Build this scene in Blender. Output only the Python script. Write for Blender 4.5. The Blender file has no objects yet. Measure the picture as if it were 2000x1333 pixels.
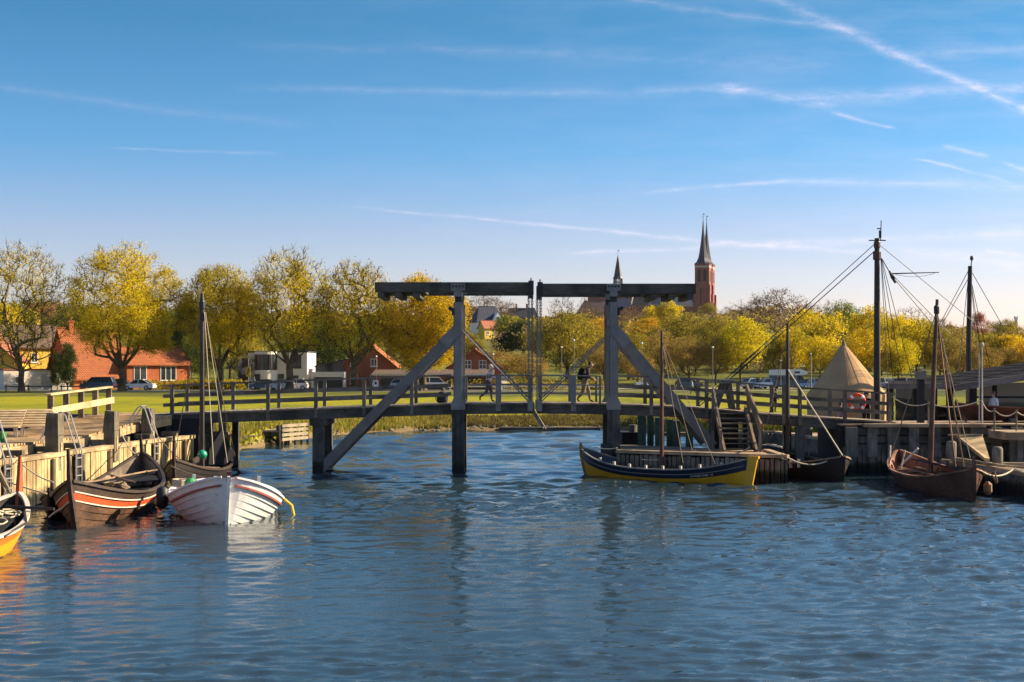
# Harbour with a wooden drawbridge, clinker boats, spring trees and a brick cathedral on the hill
import bpy, math, random
from mathutils import Vector, Matrix, noise
S = bpy.context.scene
C = S.collection
R = math.radians
V = Vector
F = 2750.0      # focal length in pixels of the 2000 px wide photograph
CAMZ = 4.4      # eye height above the water
HY = 720.0      # horizon row
rnd = random.Random(11)

def X(px, Y): return (px - 1000.0) / F * Y
def Z(py, Y): return CAMZ - (py - HY) / F * Y
def P(px, py, Y): return V((X(px, Y), Y, Z(py, Y)))

LOC = {}

def tag(o, label=None, cat=None, group=None, kind=None):
    if label: o['label'] = label
    if cat: o['category'] = cat
    if group: o['group'] = group
    if kind: o['kind'] = kind
    return o

def thing(name, loc, label, cat, group=None, rotz=0.0):
    o = bpy.data.objects.new(name, None)
    o.empty_display_size = 0.3
    C.objects.link(o)
    o.location = loc
    o.rotation_euler = (0, 0, rotz)
    LOC[o.name] = V((0, 0, 0)) if rotz else V(loc)
    tag(o, label, cat, group)
    return o

class MB:
    """collects shapes and links them as ONE mesh object"""
    def __init__(s): s.v = []; s.f = []; s.m = []; s.mi = 0; s.t = []; s.tint = 0.5
    def add(s, vs, fs):
        n = len(s.v)
        s.v.extend([tuple(p) for p in vs])
        for f in fs:
            s.f.append(tuple(i + n for i in f)); s.m.append(s.mi); s.t.append(s.tint)
    def box(s, c, size, rz=0.0, ry=0.0, rx=0.0):
        hx, hy, hz = size[0] / 2, size[1] / 2, size[2] / 2
        M = Matrix.Rotation(rz, 3, 'Z') @ Matrix.Rotation(ry, 3, 'Y') @ Matrix.Rotation(rx, 3, 'X')
        c = V(c)
        vs = [c + M @ V((a * hx, b * hy, d * hz)) for d in (-1, 1) for a, b in ((-1, -1), (1, -1), (1, 1), (-1, 1))]
        s.add(vs, [(3, 2, 1, 0), (4, 5, 6, 7), (0, 1, 5, 4), (1, 2, 6, 5), (2, 3, 7, 6), (3, 0, 4, 7)])
    def span(s, x0, x1, y0, y1, z0, z1):
        s.box(((x0 + x1) / 2, (y0 + y1) / 2, (z0 + z1) / 2), (abs(x1 - x0), abs(y1 - y0), abs(z1 - z0)))
    def beam(s, a, b, w, h, up=V((0, 0, 1)), w2=None, h2=None):
        """rectangular bar from a to b: w across, h along up"""
        a, b = V(a), V(b); d = b - a
        if d.length < 1e-6: return
        d = d.normalized(); up = V(up)
        side = d.cross(up)
        if side.length < 1e-3: side = d.cross(V((0, 1, 0)))
        side.normalize(); u = side.cross(d).normalized()
        w2 = w if w2 is None else w2; h2 = h if h2 is None else h2
        vs = [a + side * i * w / 2 + u * j * h / 2 for i, j in ((-1, -1), (1, -1), (1, 1), (-1, 1))]
        vs += [b + side * i * w2 / 2 + u * j * h2 / 2 for i, j in ((-1, -1), (1, -1), (1, 1), (-1, 1))]
        s.add(vs, [(0, 1, 2, 3), (7, 6, 5, 4), (4, 5, 1, 0), (5, 6, 2, 1), (6, 7, 3, 2), (7, 4, 0, 3)])
    def tube(s, pts, r, n=6, r2=None, caps=True):
        pts = [V(p) for p in pts]
        k = len(pts)
        if isinstance(r, (int, float)):
            r2 = r if r2 is None else r2
            r = [r + (r2 - r) * i / max(1, k - 1) for i in range(k)]
        ref = None; vs = []
        for i, p in enumerate(pts):
            d = (pts[min(i + 1, k - 1)] - pts[max(i - 1, 0)])
            if d.length < 1e-9: d = V((0, 0, 1))
            d.normalize()
            if ref is None:
                ref = d.cross(V((0, 0, 1)))
                if ref.length < 0.05: ref = d.cross(V((0, 1, 0)))
            ref = (ref - d * ref.dot(d))
            if ref.length < 1e-6: ref = d.orthogonal()
            ref.normalize(); u = d.cross(ref)
            for j in range(n):
                a = 2 * math.pi * j / n
                vs.append(p + (ref * math.cos(a) + u * math.sin(a)) * r[i])
        fs = []
        for i in range(k - 1):
            for j in range(n):
                fs.append((i * n + j, i * n + (j + 1) % n, (i + 1) * n + (j + 1) % n, (i + 1) * n + j))
        if caps:
            fs.append(tuple(range(n - 1, -1, -1))); fs.append(tuple((k - 1) * n + j for j in range(n)))
        s.add(vs, fs)
    def sweep(s, pts, w, h, up=V((0, 0, 1))):
        """rectangular section carried along a polyline"""
        pts = [V(p) for p in pts]; k = len(pts); vs = []
        for i, p in enumerate(pts):
            d = (pts[min(i + 1, k - 1)] - pts[max(i - 1, 0)]).normalized()
            side = d.cross(up)
            if side.length < 1e-3: side = V((1, 0, 0))
            side.normalize(); u = side.cross(d).normalized()
            ww = w[i] if isinstance(w, (list, tuple)) else w
            hh = h[i] if isinstance(h, (list, tuple)) else h
            vs += [p + side * a * ww / 2 + u * b * hh / 2 for a, b in ((-1, -1), (1, -1), (1, 1), (-1, 1))]
        fs = [(0, 1, 2, 3), tuple(4 * (k - 1) + j for j in (3, 2, 1, 0))]
        for i in range(k - 1):
            for j in range(4):
                fs.append((4 * i + (j + 1) % 4, 4 * i + j, 4 * i + 4 + j, 4 * i + 4 + (j + 1) % 4))
        s.add(vs, fs)
    def lathe(s, prof, n=16, c=(0, 0, 0), a0=0.0):
        c = V(c); k = len(prof); vs = []
        for r, z in prof:
            for j in range(n):
                a = 2 * math.pi * j / n + a0
                vs.append(c + V((r * math.cos(a), r * math.sin(a), z)))
        fs = []
        for i in range(k - 1):
            for j in range(n):
                fs.append((i * n + j, i * n + (j + 1) % n, (i + 1) * n + (j + 1) % n, (i + 1) * n + j))
        fs.append(tuple(range(n - 1, -1, -1))); fs.append(tuple((k - 1) * n + j for j in range(n)))
        s.add(vs, fs)
    def prism(s, poly, z0, z1):
        """poly: xy corners counter-clockwise"""
        n = len(poly)
        vs = [(x, y, z0) for x, y in poly] + [(x, y, z1) for x, y in poly]
        fs = [tuple(range(n - 1, -1, -1)), tuple(range(n, 2 * n))]
        for i in range(n):
            j = (i + 1) % n
            fs.append((i, j, n + j, n + i))
        s.add(vs, fs)
    def slab(s, pts, th, d=V((0, 0, -1))):
        """a planar polygon (3-D corners) given thickness th along d"""
        n = len(pts); pts = [V(p) for p in pts]
        vs = pts + [p + V(d) * th for p in pts]
        fs = [tuple(range(n)), tuple(range(2 * n - 1, n - 1, -1))]
        for i in range(n):
            j = (i + 1) % n
            fs.append((j, i, n + i, n + j))
        s.add(vs, fs)
    def xform(s, M):
        s.v = [tuple(M @ V(p)) for p in s.v]; return s
    def build(s, name, mat, parent=None, smooth=False, label=None, local=False):
        me = bpy.data.meshes.new(name)
        off = V((0, 0, 0))
        if parent is not None and not local: off = LOC[parent.name]
        me.from_pydata([(p[0] - off[0], p[1] - off[1], p[2] - off[2]) for p in s.v], [], s.f)
        mats = mat if isinstance(mat, (list, tuple)) else [mat]
        for m in mats: me.materials.append(m)
        if len(mats) > 1: me.polygons.foreach_set('material_index', s.m)
        if any(t != 0.5 for t in s.t):
            at = me.attributes.new('tint', 'FLOAT', 'FACE'); at.data.foreach_set('value', s.t)
        if smooth: me.polygons.foreach_set('use_smooth', [True] * len(me.polygons))
        me.update()
        o = bpy.data.objects.new(name, me)
        C.objects.link(o)
        if parent is not None:
            o.parent = parent; LOC[o.name] = off
        else:
            LOC[o.name] = V((0, 0, 0))
        if label: o['label'] = label
        return o

def recenter(o):
    """put a one-mesh thing's origin at the middle of its base"""
    me = o.data
    xs = [v.co for v in me.vertices]
    c = V((sum(p.x for p in xs) / len(xs), sum(p.y for p in xs) / len(xs), min(p.z for p in xs)))
    me.transform(Matrix.Translation(-c)); o.location = c
    LOC[o.name] = c
    return o

def solo(mb, name, mat, label, cat, group=None, smooth=False):
    return tag(recenter(mb.build(name, mat, None, smooth)), label, cat, group)

def struct(mb, name, mat, smooth=False):
    o = mb.build(name, mat, None, smooth); o['kind'] = 'structure'; return o

def copy_tree(o, parent=None):
    c = o.copy(); C.objects.link(c); c.parent = parent
    for k in list(o.children): copy_tree(k, c)
    return c

def sag(a, b, d, n=10):
    """points of a rope hanging d below the straight line"""
    a, b = V(a), V(b)
    return [a.lerp(b, i / n) - V((0, 0, d * 4 * (i / n) * (1 - i / n))) for i in range(n + 1)]

# ------------------------------------------------------------------ materials
def nodes(name):
    m = bpy.data.materials.new(name); m.use_nodes = True
    nt = m.node_tree; b = nt.nodes['Principled BSDF']
    return m, nt, b

def L(nt, a, b): nt.links.new(a, b)

def rgb(c): return (c[0], c[1], c[2], 1.0)

def ramp(nt, fac, stops):
    r = nt.nodes.new('ShaderNodeValToRGB')
    els = r.color_ramp.elements
    els[0].position, els[0].color = stops[0][0], rgb(stops[0][1])
    els[1].position, els[1].color = stops[-1][0], rgb(stops[-1][1])
    for p, c in stops[1:-1]:
        e = els.new(p); e.color = rgb(c)
    L(nt, fac, r.inputs[0]); return r.outputs[0]

def texco(nt, scale=(1, 1, 1), out='Object', rot=(0, 0, 0)):
    t = nt.nodes.new('ShaderNodeTexCoord'); mp = nt.nodes.new('ShaderNodeMapping')
    mp.inputs['Scale'].default_value = scale; mp.inputs['Rotation'].default_value = rot
    L(nt, t.outputs[out], mp.inputs[0]); return mp.outputs[0]

def noise_tex(nt, vec, scale, detail=4, rough=0.55):
    n = nt.nodes.new('ShaderNodeTexNoise'); n.inputs['Scale'].default_value = scale
    n.inputs['Detail'].default_value = detail; n.inputs['Roughness'].default_value = rough
    L(nt, vec, n.inputs['Vector']); return n.outputs[0]

def bump(nt, b, h, strength=0.3, dist=0.02):
    bm = nt.nodes.new('ShaderNodeBump'); bm.inputs['Strength'].default_value = strength
    bm.inputs['Distance'].default_value = dist
    L(nt, h, bm.inputs['Height']); L(nt, bm.outputs[0], b.inputs['Normal'])

def mixc(nt, fac, a, b, mode='MIX'):
    m = nt.nodes.new('ShaderNodeMix'); m.data_type = 'RGBA'; m.blend_type = mode
    if isinstance(fac, (int, float)): m.inputs['Factor'].default_value = fac
    else: L(nt, fac, m.inputs['Factor'])
    for k, v in (('A', a), ('B', b)):
        sock = [s for s in m.inputs if s.name == k and s.type == 'RGBA'][0]
        if isinstance(v, (tuple, list)): sock.default_value = rgb(v)
        else: L(nt, v, sock)
    return [s for s in m.outputs if s.type == 'RGBA'][0]

MATS = {}
def wood(name, c1, c2, scale=(1.2, 1.2, 14), rough=0.75, spec=0.3, stain=None):
    """weathered timber: grain stretched along one axis plus blotches"""
    if name in MATS: return MATS[name]
    m, nt, b = nodes(name)
    v = texco(nt, scale)
    g = noise_tex(nt, v, 1.6, 6, 0.6)
    v2 = texco(nt)
    bl = noise_tex(nt, v2, 0.9, 3, 0.6)
    col = ramp(nt, g, [(0.28, c2), (0.5, tuple((a + d) / 2 for a, d in zip(c1, c2))), (0.72, c1)])
    dark = tuple(0.45 * x for x in (stain or c2))
    f = ramp(nt, bl, [(0.38, (0.75, 0.75, 0.75)), (0.58, (0, 0, 0))])
    col = mixc(nt, f, col, dark)
    L(nt, col, b.inputs['Base Color']); b.inputs['Roughness'].default_value = rough
    b.inputs['Specular IOR Level'].default_value = spec
    bump(nt, b, g, 0.35, 0.015)
    MATS[name] = m; return m

def paint(name, c, rough=0.5, wear=None, var=0.25, spec=0.4, scale=3.0):
    """paint with uneven tone and worn patches"""
    if name in MATS: return MATS[name]
    m, nt, b = nodes(name)
    v = texco(nt)
    n = noise_tex(nt, v, scale, 5, 0.65)
    lo = tuple(max(0, x * (1 - var)) for x in c); hi = tuple(min(1, x * (1 + var * 0.6)) for x in c)
    col = ramp(nt, n, [(0.3, lo), (0.7, hi)])
    if wear:
        n2 = noise_tex(nt, texco(nt, (1, 1, 3)), scale * 2.3, 6, 0.7)
        f = ramp(nt, n2, [(0.58, (0, 0, 0)), (0.68, (0.8, 0.8, 0.8))])
        col = mixc(nt, f, col, wear)
    L(nt, col, b.inputs['Base Color']); b.inputs['Roughness'].default_value = rough
    b.inputs['Specular IOR Level'].default_value = spec
    bump(nt, b, n, 0.12, 0.01)
    MATS[name] = m; return m

def plain(name, c, rough=0.6, metal=0.0, spec=0.5):
    if name in MATS: return MATS[name]
    m, nt, b = nodes(name)
    n = noise_tex(nt, texco(nt), 7.0, 3)
    col = ramp(nt, n, [(0.3, tuple(x * 0.85 for x in c)), (0.7, tuple(min(1, x * 1.1) for x in c))])
    L(nt, col, b.inputs['Base Color'])
    b.inputs['Roughness'].default_value = rough; b.inputs['Metallic'].default_value = metal
    b.inputs['Specular IOR Level'].default_value = spec
    MATS[name] = m; return m

def glass(name, c=(0.02, 0.025, 0.03), rough=0.08):
    if name in MATS: return MATS[name]
    m, nt, b = nodes(name)
    n = noise_tex(nt, texco(nt), 0.8, 2)
    col = ramp(nt, n, [(0.35, c), (0.65, tuple(x * 2.2 for x in c))])
    L(nt, col, b.inputs['Base Color']); b.inputs['Roughness'].default_value = rough
    b.inputs['IOR'].default_value = 1.5
    MATS[name] = m; return m

def wallvec(nt, sx, sz):
    """object coordinates folded so that x+y runs along a wall and z goes up it"""
    t = nt.nodes.new('ShaderNodeTexCoord'); s = nt.nodes.new('ShaderNodeSeparateXYZ'); L(nt, t.outputs['Object'], s.inputs[0])
    a = nt.nodes.new('ShaderNodeMath'); L(nt, s.outputs[0], a.inputs[0]); L(nt, s.outputs[1], a.inputs[1])
    c = nt.nodes.new('ShaderNodeCombineXYZ'); L(nt, a.outputs[0], c.inputs[0]); L(nt, s.outputs[2], c.inputs[1])
    mp = nt.nodes.new('ShaderNodeMapping'); mp.inputs['Scale'].default_value = (sx, sz, 1); L(nt, c.outputs[0], mp.inputs[0])
    return mp.outputs[0]

def brick(name, c1, c2, mortar, scale=4.0):
    if name in MATS: return MATS[name]
    m, nt, b = nodes(name)
    v = wallvec(nt, 1, 1)
    t = nt.nodes.new('ShaderNodeTexBrick'); L(nt, v, t.inputs['Vector'])
    t.inputs['Scale'].default_value = scale; t.inputs['Color1'].default_value = rgb(c1); t.inputs['Color2'].default_value = rgb(c2)
    t.inputs['Mortar'].default_value = rgb(mortar); t.inputs['Mortar Size'].default_value = 0.012
    n = noise_tex(nt, texco(nt), 0.35, 4)
    f = ramp(nt, n, [(0.3, (0.68, 0.66, 0.64)), (0.7, (1.1, 1.1, 1.1))])
    col = mixc(nt, 1.0, t.outputs[0], f, 'MULTIPLY')
    L(nt, col, b.inputs['Base Color']); b.inputs['Roughness'].default_value = 0.85
    MATS[name] = m; return m

def tiles(name, c1, c2, scale=3.2):
    """clay roof tiles: rows and columns of rounded tiles"""
    if name in MATS: return MATS[name]
    m, nt, b = nodes(name)
    v = wallvec(nt, 1, 1.4)
    w = nt.nodes.new('ShaderNodeTexWave'); w.bands_direction = 'X'; w.inputs['Scale'].default_value = scale * 0.5; L(nt, v, w.inputs['Vector'])
    w2 = nt.nodes.new('ShaderNodeTexWave'); w2.bands_direction = 'Y'; w2.inputs['Scale'].default_value = scale * 0.45; w2.wave_profile = 'SAW'; L(nt, v, w2.inputs['Vector'])
    n = noise_tex(nt, texco(nt), 1.3, 6, 0.7)
    col = ramp(nt, n, [(0.3, c2), (0.7, c1)])
    col = mixc(nt, 1.0, col, ramp(nt, w2.outputs['Fac'], [(0.0, (0.62, 0.6, 0.6)), (0.35, (1.05, 1.05, 1.05))]), 'MULTIPLY')
    col = mixc(nt, 1.0, col, ramp(nt, w.outputs['Fac'], [(0.0, (0.75, 0.74, 0.74)), (0.5, (1.05, 1.05, 1.05))]), 'MULTIPLY')
    a = nt.nodes.new('ShaderNodeMath'); a.operation = 'ADD'; L(nt, w.outputs['Fac'], a.inputs[0]); L(nt, w2.outputs['Fac'], a.inputs[1])
    L(nt, col, b.inputs['Base Color']); b.inputs['Roughness'].default_value = 0.8
    bump(nt, b, a.outputs[0], 0.5, 0.05)
    MATS[name] = m; return m

def leafmat(name, stops, trans=0.52):
    if name in MATS: return MATS[name]
    m = bpy.data.materials.new(name); m.use_nodes = True; nt = m.node_tree; nt.nodes.clear()
    o = nt.nodes.new('ShaderNodeOutputMaterial')
    a = nt.nodes.new('ShaderNodeAttribute'); a.attribute_name = 'tint'
    col = ramp(nt, a.outputs['Fac'], stops)
    d = nt.nodes.new('ShaderNodeBsdfDiffuse'); t = nt.nodes.new('ShaderNodeBsdfTranslucent'); x = nt.nodes.new('ShaderNodeMixShader')
    x.inputs[0].default_value = trans
    L(nt, col, d.inputs[0]); L(nt, col, t.inputs[0]); L(nt, d.outputs[0], x.inputs[1]); L(nt, t.outputs[0], x.inputs[2]); L(nt, x.outputs[0], o.inputs[0])
    MATS[name] = m; return m
# ------------------------------------------------------------------ camera, sun, sky
cam = bpy.data.cameras.new('Camera'); camo = bpy.data.objects.new('Camera', cam); C.objects.link(camo)
cam.sensor_width = 36.0; cam.lens = 36.0 * F / 2000.0
cam.shift_y = (HY - 666.5) / 2000.0
cam.clip_start = 0.5; cam.clip_end = 20000
camo.location = (0, 0, CAMZ); camo.rotation_euler = (R(90), 0, 0)
S.camera = camo

SUN_AZ, SUN_EL = 75.0, 29.0      # azimuth from +Y towards +X
sd = V((math.sin(R(SUN_AZ)) * math.cos(R(SUN_EL)), math.cos(R(SUN_AZ)) * math.cos(R(SUN_EL)), math.sin(R(SUN_EL))))
sun = bpy.data.lights.new('Sun', 'SUN'); sun.energy = 4.4; sun.angle = R(0.55); sun.color = (1.0, 0.83, 0.58)
so = bpy.data.objects.new('Sun', sun); C.objects.link(so); so.location = (60, 30, 60)
so.rotation_euler = (-sd).to_track_quat('-Z', 'Y').to_euler()

W = bpy.data.worlds.new('World'); S.world = W; W.use_nodes = True
wn = W.node_tree; bg = wn.nodes['Background']
sky = wn.nodes.new('ShaderNodeTexSky'); sky.sky_type = 'NISHITA'; sky.sun_disc = False
sky.sun_elevation = R(SUN_EL); sky.sun_rotation = R(SUN_AZ)
sky.altitude = 0; sky.air_density = 1.0; sky.dust_density = 0.8; sky.ozone_density = 4.0
def wm(op, a, b=None, clamp=False):
    n = wn.nodes.new('ShaderNodeMath'); n.operation = op; n.use_clamp = clamp
    for i, v in enumerate((a, b)):
        if v is None: continue
        if isinstance(v, (int, float)): n.inputs[i].default_value = v
        else: wn.links.new(v, n.inputs[i])
    return n.outputs[0]
hs = wn.nodes.new('ShaderNodeHueSaturation'); hs.inputs['Saturation'].default_value = 1.0; hs.inputs['Value'].default_value = 1.0
wb = wn.nodes.new('ShaderNodeMix'); wb.data_type = 'RGBA'; wb.blend_type = 'MULTIPLY'; wb.inputs['Factor'].default_value = 1.0
_w = [s for s in wb.inputs if s.type == 'RGBA']
# thicker, rosier air near the horizon and a deep clear blue above
_tc = wn.nodes.new('ShaderNodeTexCoord'); _sx = wn.nodes.new('ShaderNodeSeparateXYZ'); wn.links.new(_tc.outputs['Generated'], _sx.inputs[0])
_rp = wn.nodes.new('ShaderNodeValToRGB'); wn.links.new(_sx.outputs[2], _rp.inputs[0]); _e = _rp.color_ramp.elements
_e[0].position, _e[0].color = 0.03, (1.27, 0.99, 1.02, 1); _e[1].position, _e[1].color = 0.62, (1.0, 1.02, 1.02, 1)
for _p, _c in ((0.098, (0.89, 0.83, 0.95, 1)), (0.151, (0.46, 0.755, 0.94, 1)), (0.24, (0.27, 0.625, 0.75, 1)), (0.36, (0.66, 0.86, 0.96, 1))): _k = _e.new(_p); _k.color = _c
wn.links.new(_rp.outputs[0], _w[1]); wn.links.new(sky.outputs[0], _w[0]); wn.links.new([s for s in wb.outputs if s.type == 'RGBA'][0], hs.inputs['Color'])
# thin ice clouds and old aircraft trails, laid out by direction (slope right / slope up seen towards +Y)
tc = wn.nodes.new('ShaderNodeTexCoord'); sx = wn.nodes.new('ShaderNodeSeparateXYZ'); wn.links.new(tc.outputs['Generated'], sx.inputs[0])
yy = wm('MAXIMUM', sx.outputs[1], 0.05)
U = wm('DIVIDE', sx.outputs[0], yy); VV = wm('DIVIDE', sx.outputs[2], yy)
cv = wn.nodes.new('ShaderNodeCombineXYZ'); wn.links.new(U, cv.inputs[0]); wn.links.new(VV, cv.inputs[1])
def wnoise(scale, detail, rough, stretch):
    mp = wn.nodes.new('ShaderNodeMapping'); mp.inputs['Scale'].default_value = stretch; wn.links.new(cv.outputs[0], mp.inputs[0])
    n = wn.nodes.new('ShaderNodeTexNoise'); n.inputs['Scale'].default_value = scale; n.inputs['Detail'].default_value = detail; n.inputs['Roughness'].default_value = rough
    wn.links.new(mp.outputs[0], n.inputs['Vector']); return n.outputs[0]
rag = wnoise(120, 7, 0.72, (0.6, 1.6, 1))
rag2 = wnoise(14, 6, 0.6, (1, 5, 1))
wob = wnoise(9, 4, 0.6, (1, 1, 1))
VW = wm('ADD', VV, wm('MULTIPLY', wm('SUBTRACT', wob, 0.5), 0.010))
def trail(x0, y0, x1, y1, w0, w1, amp0, amp1, soft=0.5):
    """a streak between two directions, width and strength changing along it"""
    ax, ay, bx, by = (x0 - 1000) / F, (HY - y0) / F, (x1 - 1000) / F, (HY - y1) / F
    dx, dy = bx - ax, by - ay; l2 = dx * dx + dy * dy; ln = math.sqrt(l2)
    ra = wm('SUBTRACT', U, ax); rb = wm('SUBTRACT', VW, ay)
    t = wm('DIVIDE', wm('ADD', wm('MULTIPLY', ra, dx), wm('MULTIPLY', rb, dy)), l2)
    d = wm('ABSOLUTE', wm('DIVIDE', wm('SUBTRACT', wm('MULTIPLY', ra, dy), wm('MULTIPLY', rb, dx)), ln))
    tcl = wm('ADD', t, 0.0, True)
    w = wm('ADD', wm('MULTIPLY', tcl, (w1 - w0) / F), w0 / F)
    prof = wm('SUBTRACT', 1.0, wm('DIVIDE', d, w), True)
    prof = wm('MULTIPLY', prof, prof)
    ends = wm('MULTIPLY', wm('MULTIPLY', t, 7.0, True), wm('MULTIPLY', wm('SUBTRACT', 1.0, t), 7.0, True))
    a = wm('ADD', wm('MULTIPLY', tcl, amp1 - amp0), amp0)
    return wm('MULTIPLY', wm('MULTIPLY', prof, ends), a)
TR = [trail(1380, -60, 1830, 140, 26, 22, 0.2, 0.55), trail(1700, 88, 2120, 262, 15, 22, 0.25, 1.1),
      trail(1180, -8, 1720, 68, 14, 14, 0.25, 0.22),
      trail(430, 172, 1330, 186, 14, 18, 0.10, 0.22), trail(1230, 180, 1480, 176, 24, 24, 0.25, 0.3), trail(1390, 168, 1640, 205, 18, 22, 0.38, 0.38), trail(1500, 192, 2150, 168, 26, 34, 0.35, 0.5),
      trail(1750, 110, 2150, 84, 26, 34, 0.18, 0.3),
      trail(660, 402, 1420, 473, 5, 11, 0.28, 0.62), trail(1360, 474, 1760, 498, 12, 12, 0.62, 0.4), trail(1700, 480, 2150, 540, 22, 30, 0.28, 0.4),
      trail(1100, 496, 1420, 479, 7, 11, 0.5, 0.4), trail(1400, 482, 2150, 448, 10, 30, 0.35, 0.5),
      trail(1240, 380, 1560, 352, 7, 9, 0.3, 0.5), trail(1500, 354, 2150, 366, 12, 24, 0.35, 0.3),
      trail(1620, 216, 1756, 252, 9, 6, 0.45, 0.65), trail(1775, 308, 2000, 362, 5, 8, 0.7, 0.2), trail(1835, 288, 1935, 308, 10, 9, 0.5, 0.6), trail(1955, 318, 2080, 350, 8, 12, 0.5, 0.5),
      trail(200, 288, 560, 302, 5, 8, 0.28, 0.15), trail(-80, 160, 640, 252, 16, 22, 0.12, 0.10), trail(1920, 488, 1995, 497, 9, 9, 0.5, 0.5), trail(440, 90, 1150, 104, 16, 22, 0.08, 0.10),
      trail(1020, 108, 1700, 130, 40, 50, 0.06, 0.12)]
acc = TR[0]
for t_ in TR[1:]: acc = wm('ADD', acc, t_)
rr = wm('ADD', wm('MULTIPLY', wm('SUBTRACT', rag, 0.5), 3.4), 0.75, True)
r3 = wm('ADD', wm('MULTIPLY', wm('SUBTRACT', rag2, 0.5), 1.6), 0.9, True)
cl = wm('MULTIPLY', acc, wm('MULTIPLY', rr, r3))
# faint veil growing towards the sun side
veil = wm('MULTIPLY', wm('ADD', wm('MULTIPLY', U, 0.45), 0.10, True), wm('MULTIPLY', wm('SUBTRACT', rag2, 0.42, True), 1.6))
cl = wm('MULTIPLY', wm('ADD', cl, veil), 0.62, True)
cmx = wn.nodes.new('ShaderNodeMix'); cmx.data_type = 'RGBA'
A_ = [s for s in cmx.inputs if s.type == 'RGBA']
wn.links.new(cl, cmx.inputs['Factor']); wn.links.new(hs.outputs[0], A_[0])
CLOUD_COL = (7.6, 6.6, 7.4, 1)
A_[1].default_value = CLOUD_COL
wn.links.new([s for s in cmx.outputs if s.type == 'RGBA'][0], bg.inputs['Color'])
bg.inputs['Strength'].default_value = 0.062

S.view_settings.view_transform = 'Standard'; S.view_settings.look = 'None'
S.view_settings.exposure = 1.45; S.view_settings.gamma = 1.0
S.render.engine = 'CYCLES'
S.cycles.use_denoising = True; S.cycles.denoiser = 'OPENIMAGEDENOISE'; S.cycles.denoising_input_passes = 'RGB_ALBEDO_NORMAL'; S.cycles.denoising_prefilter = 'NONE'
S.cycles.max_bounces = 6; S.cycles.diffuse_bounces = 3; S.cycles.glossy_bounces = 3; S.cycles.transmission_bounces = 4
S.cycles.caustics_reflective = False; S.cycles.caustics_refractive = False
# ------------------------------------------------------------------ water, land, hill
import numpy as np
nr = np.random.RandomState(5)

SHORE = [(-200, 84.6), (-19.5, 84.6), (-18.6, 80), (-17, 73.5), (-15.4, 71.5), (-14.6, 74.5), (-14.1, 80.5), (-12.75, 87.7), (-10.3, 94.3), (-7.2, 98.2), (-3.6, 100.4),
         (2, 101.4), (6.7, 102.4), (8.6, 101), (12, 92), (16, 80), (19, 70.2), (21, 67.2), (200, 67.2)]
def shoreY(x):
    for (a, ya), (b, yb) in zip(SHORE, SHORE[1:]):
        if a <= x <= b: return ya + (yb - ya) * (x - a) / (b - a)
    return 84.6
PROF = [(-3, -0.9), (0, -0.05), (0.5, 0.22), (1.6, 0.5), (3.2, 0.86), (5.5, 1.08), (9, 1.24), (16, 1.35), (30, 1.4)]
PROF_W = [(-0.2, -0.9), (0, -0.9), (0.05, 1.45), (1.6, 1.5), (3.2, 1.5), (5.5, 1.5), (9, 1.5), (16, 1.45), (30, 1.4)]
def interp(pr, d):
    if d <= pr[0][0]: return pr[0][1]
    for (a, za), (b, zb) in zip(pr, pr[1:]):
        if d <= b: return za + (zb - za) * (d - a) / (b - a)
    return pr[-1][1]
def hill_h(x, y):
    s = min(1.0, max(0.0, (y - 215) / 730.0))
    k = x / max(y, 1)
    side = 1.0 - 0.35 * min(1, max(0, (k - 0.20) / 0.12))
    lump = noise.noise(V((x * 0.006, y * 0.006, 3.3))) * 5 * s
    return 1.4 + (38.0 * s ** 1.0) * side + lump
def ground_z(x, y):
    if y < 149: 
        d = y - shoreY(x)
        return interp(PROF_W if (x < -19 or x > 20) else PROF, d)
    return hill_h(x, y)

def grid_mesh(name, rows, mat, kind='structure', smooth=True):
    n = len(rows[0]); vs = [p for r in rows for p in r]
    fs = [(i * n + j, i * n + j + 1, (i + 1) * n + j + 1, (i + 1) * n + j) for i in range(len(rows) - 1) for j in range(n - 1)]
    me = bpy.data.meshes.new(name); me.from_pydata(vs, [], fs); me.materials.append(mat)
    if smooth: me.polygons.foreach_set('use_smooth', [True] * len(fs))
    o = bpy.data.objects.new(name, me); C.objects.link(o); o['kind'] = kind
    LOC[o.name] = V((0, 0, 0))
    return o

def ground_mat(name, g1, g2, dirt):
    m, nt, b = nodes(name)
    v = texco(nt)
    n1 = noise_tex(nt, texco(nt, (0.8, 0.3, 1)), 0.16, 6, 0.65); n2 = noise_tex(nt, v, 2.2, 6, 0.75)
    col = ramp(nt, n1, [(0.40, g2), (0.56, g1)])
    f = ramp(nt, n2, [(0.3, (0.55, 0.55, 0.5)), (0.7, (1.15, 1.15, 1.1))])
    col = mixc(nt, 1.0, col, f, 'MULTIPLY')
    t = nt.nodes.new('ShaderNodeTexCoord'); s = nt.nodes.new('ShaderNodeSeparateXYZ'); L(nt, t.outputs['Object'], s.inputs[0])
    ad = nt.nodes.new('ShaderNodeMath'); ad.operation = 'MULTIPLY_ADD'; L(nt, n2, ad.inputs[0]); ad.inputs[1].default_value = 0.9; L(nt, s.outputs[2], ad.inputs[2])
    fz = ramp(nt, ad.outputs[0], [(0.62, (1, 1, 1)), (1.0, (0, 0, 0))])
    col = mixc(nt, fz, col, dirt)
    L(nt, col, b.inputs['Base Color']); b.inputs['Roughness'].default_value = 0.9; b.inputs['Specular IOR Level'].default_value = 0.1
    bump(nt, b, n2, 0.6, 0.08)
    return m
M_LAWN = ground_mat('lawn_grass', (0.30, 0.27, 0.010), (0.165, 0.18, 0.010), (0.17, 0.12, 0.06))
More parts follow.
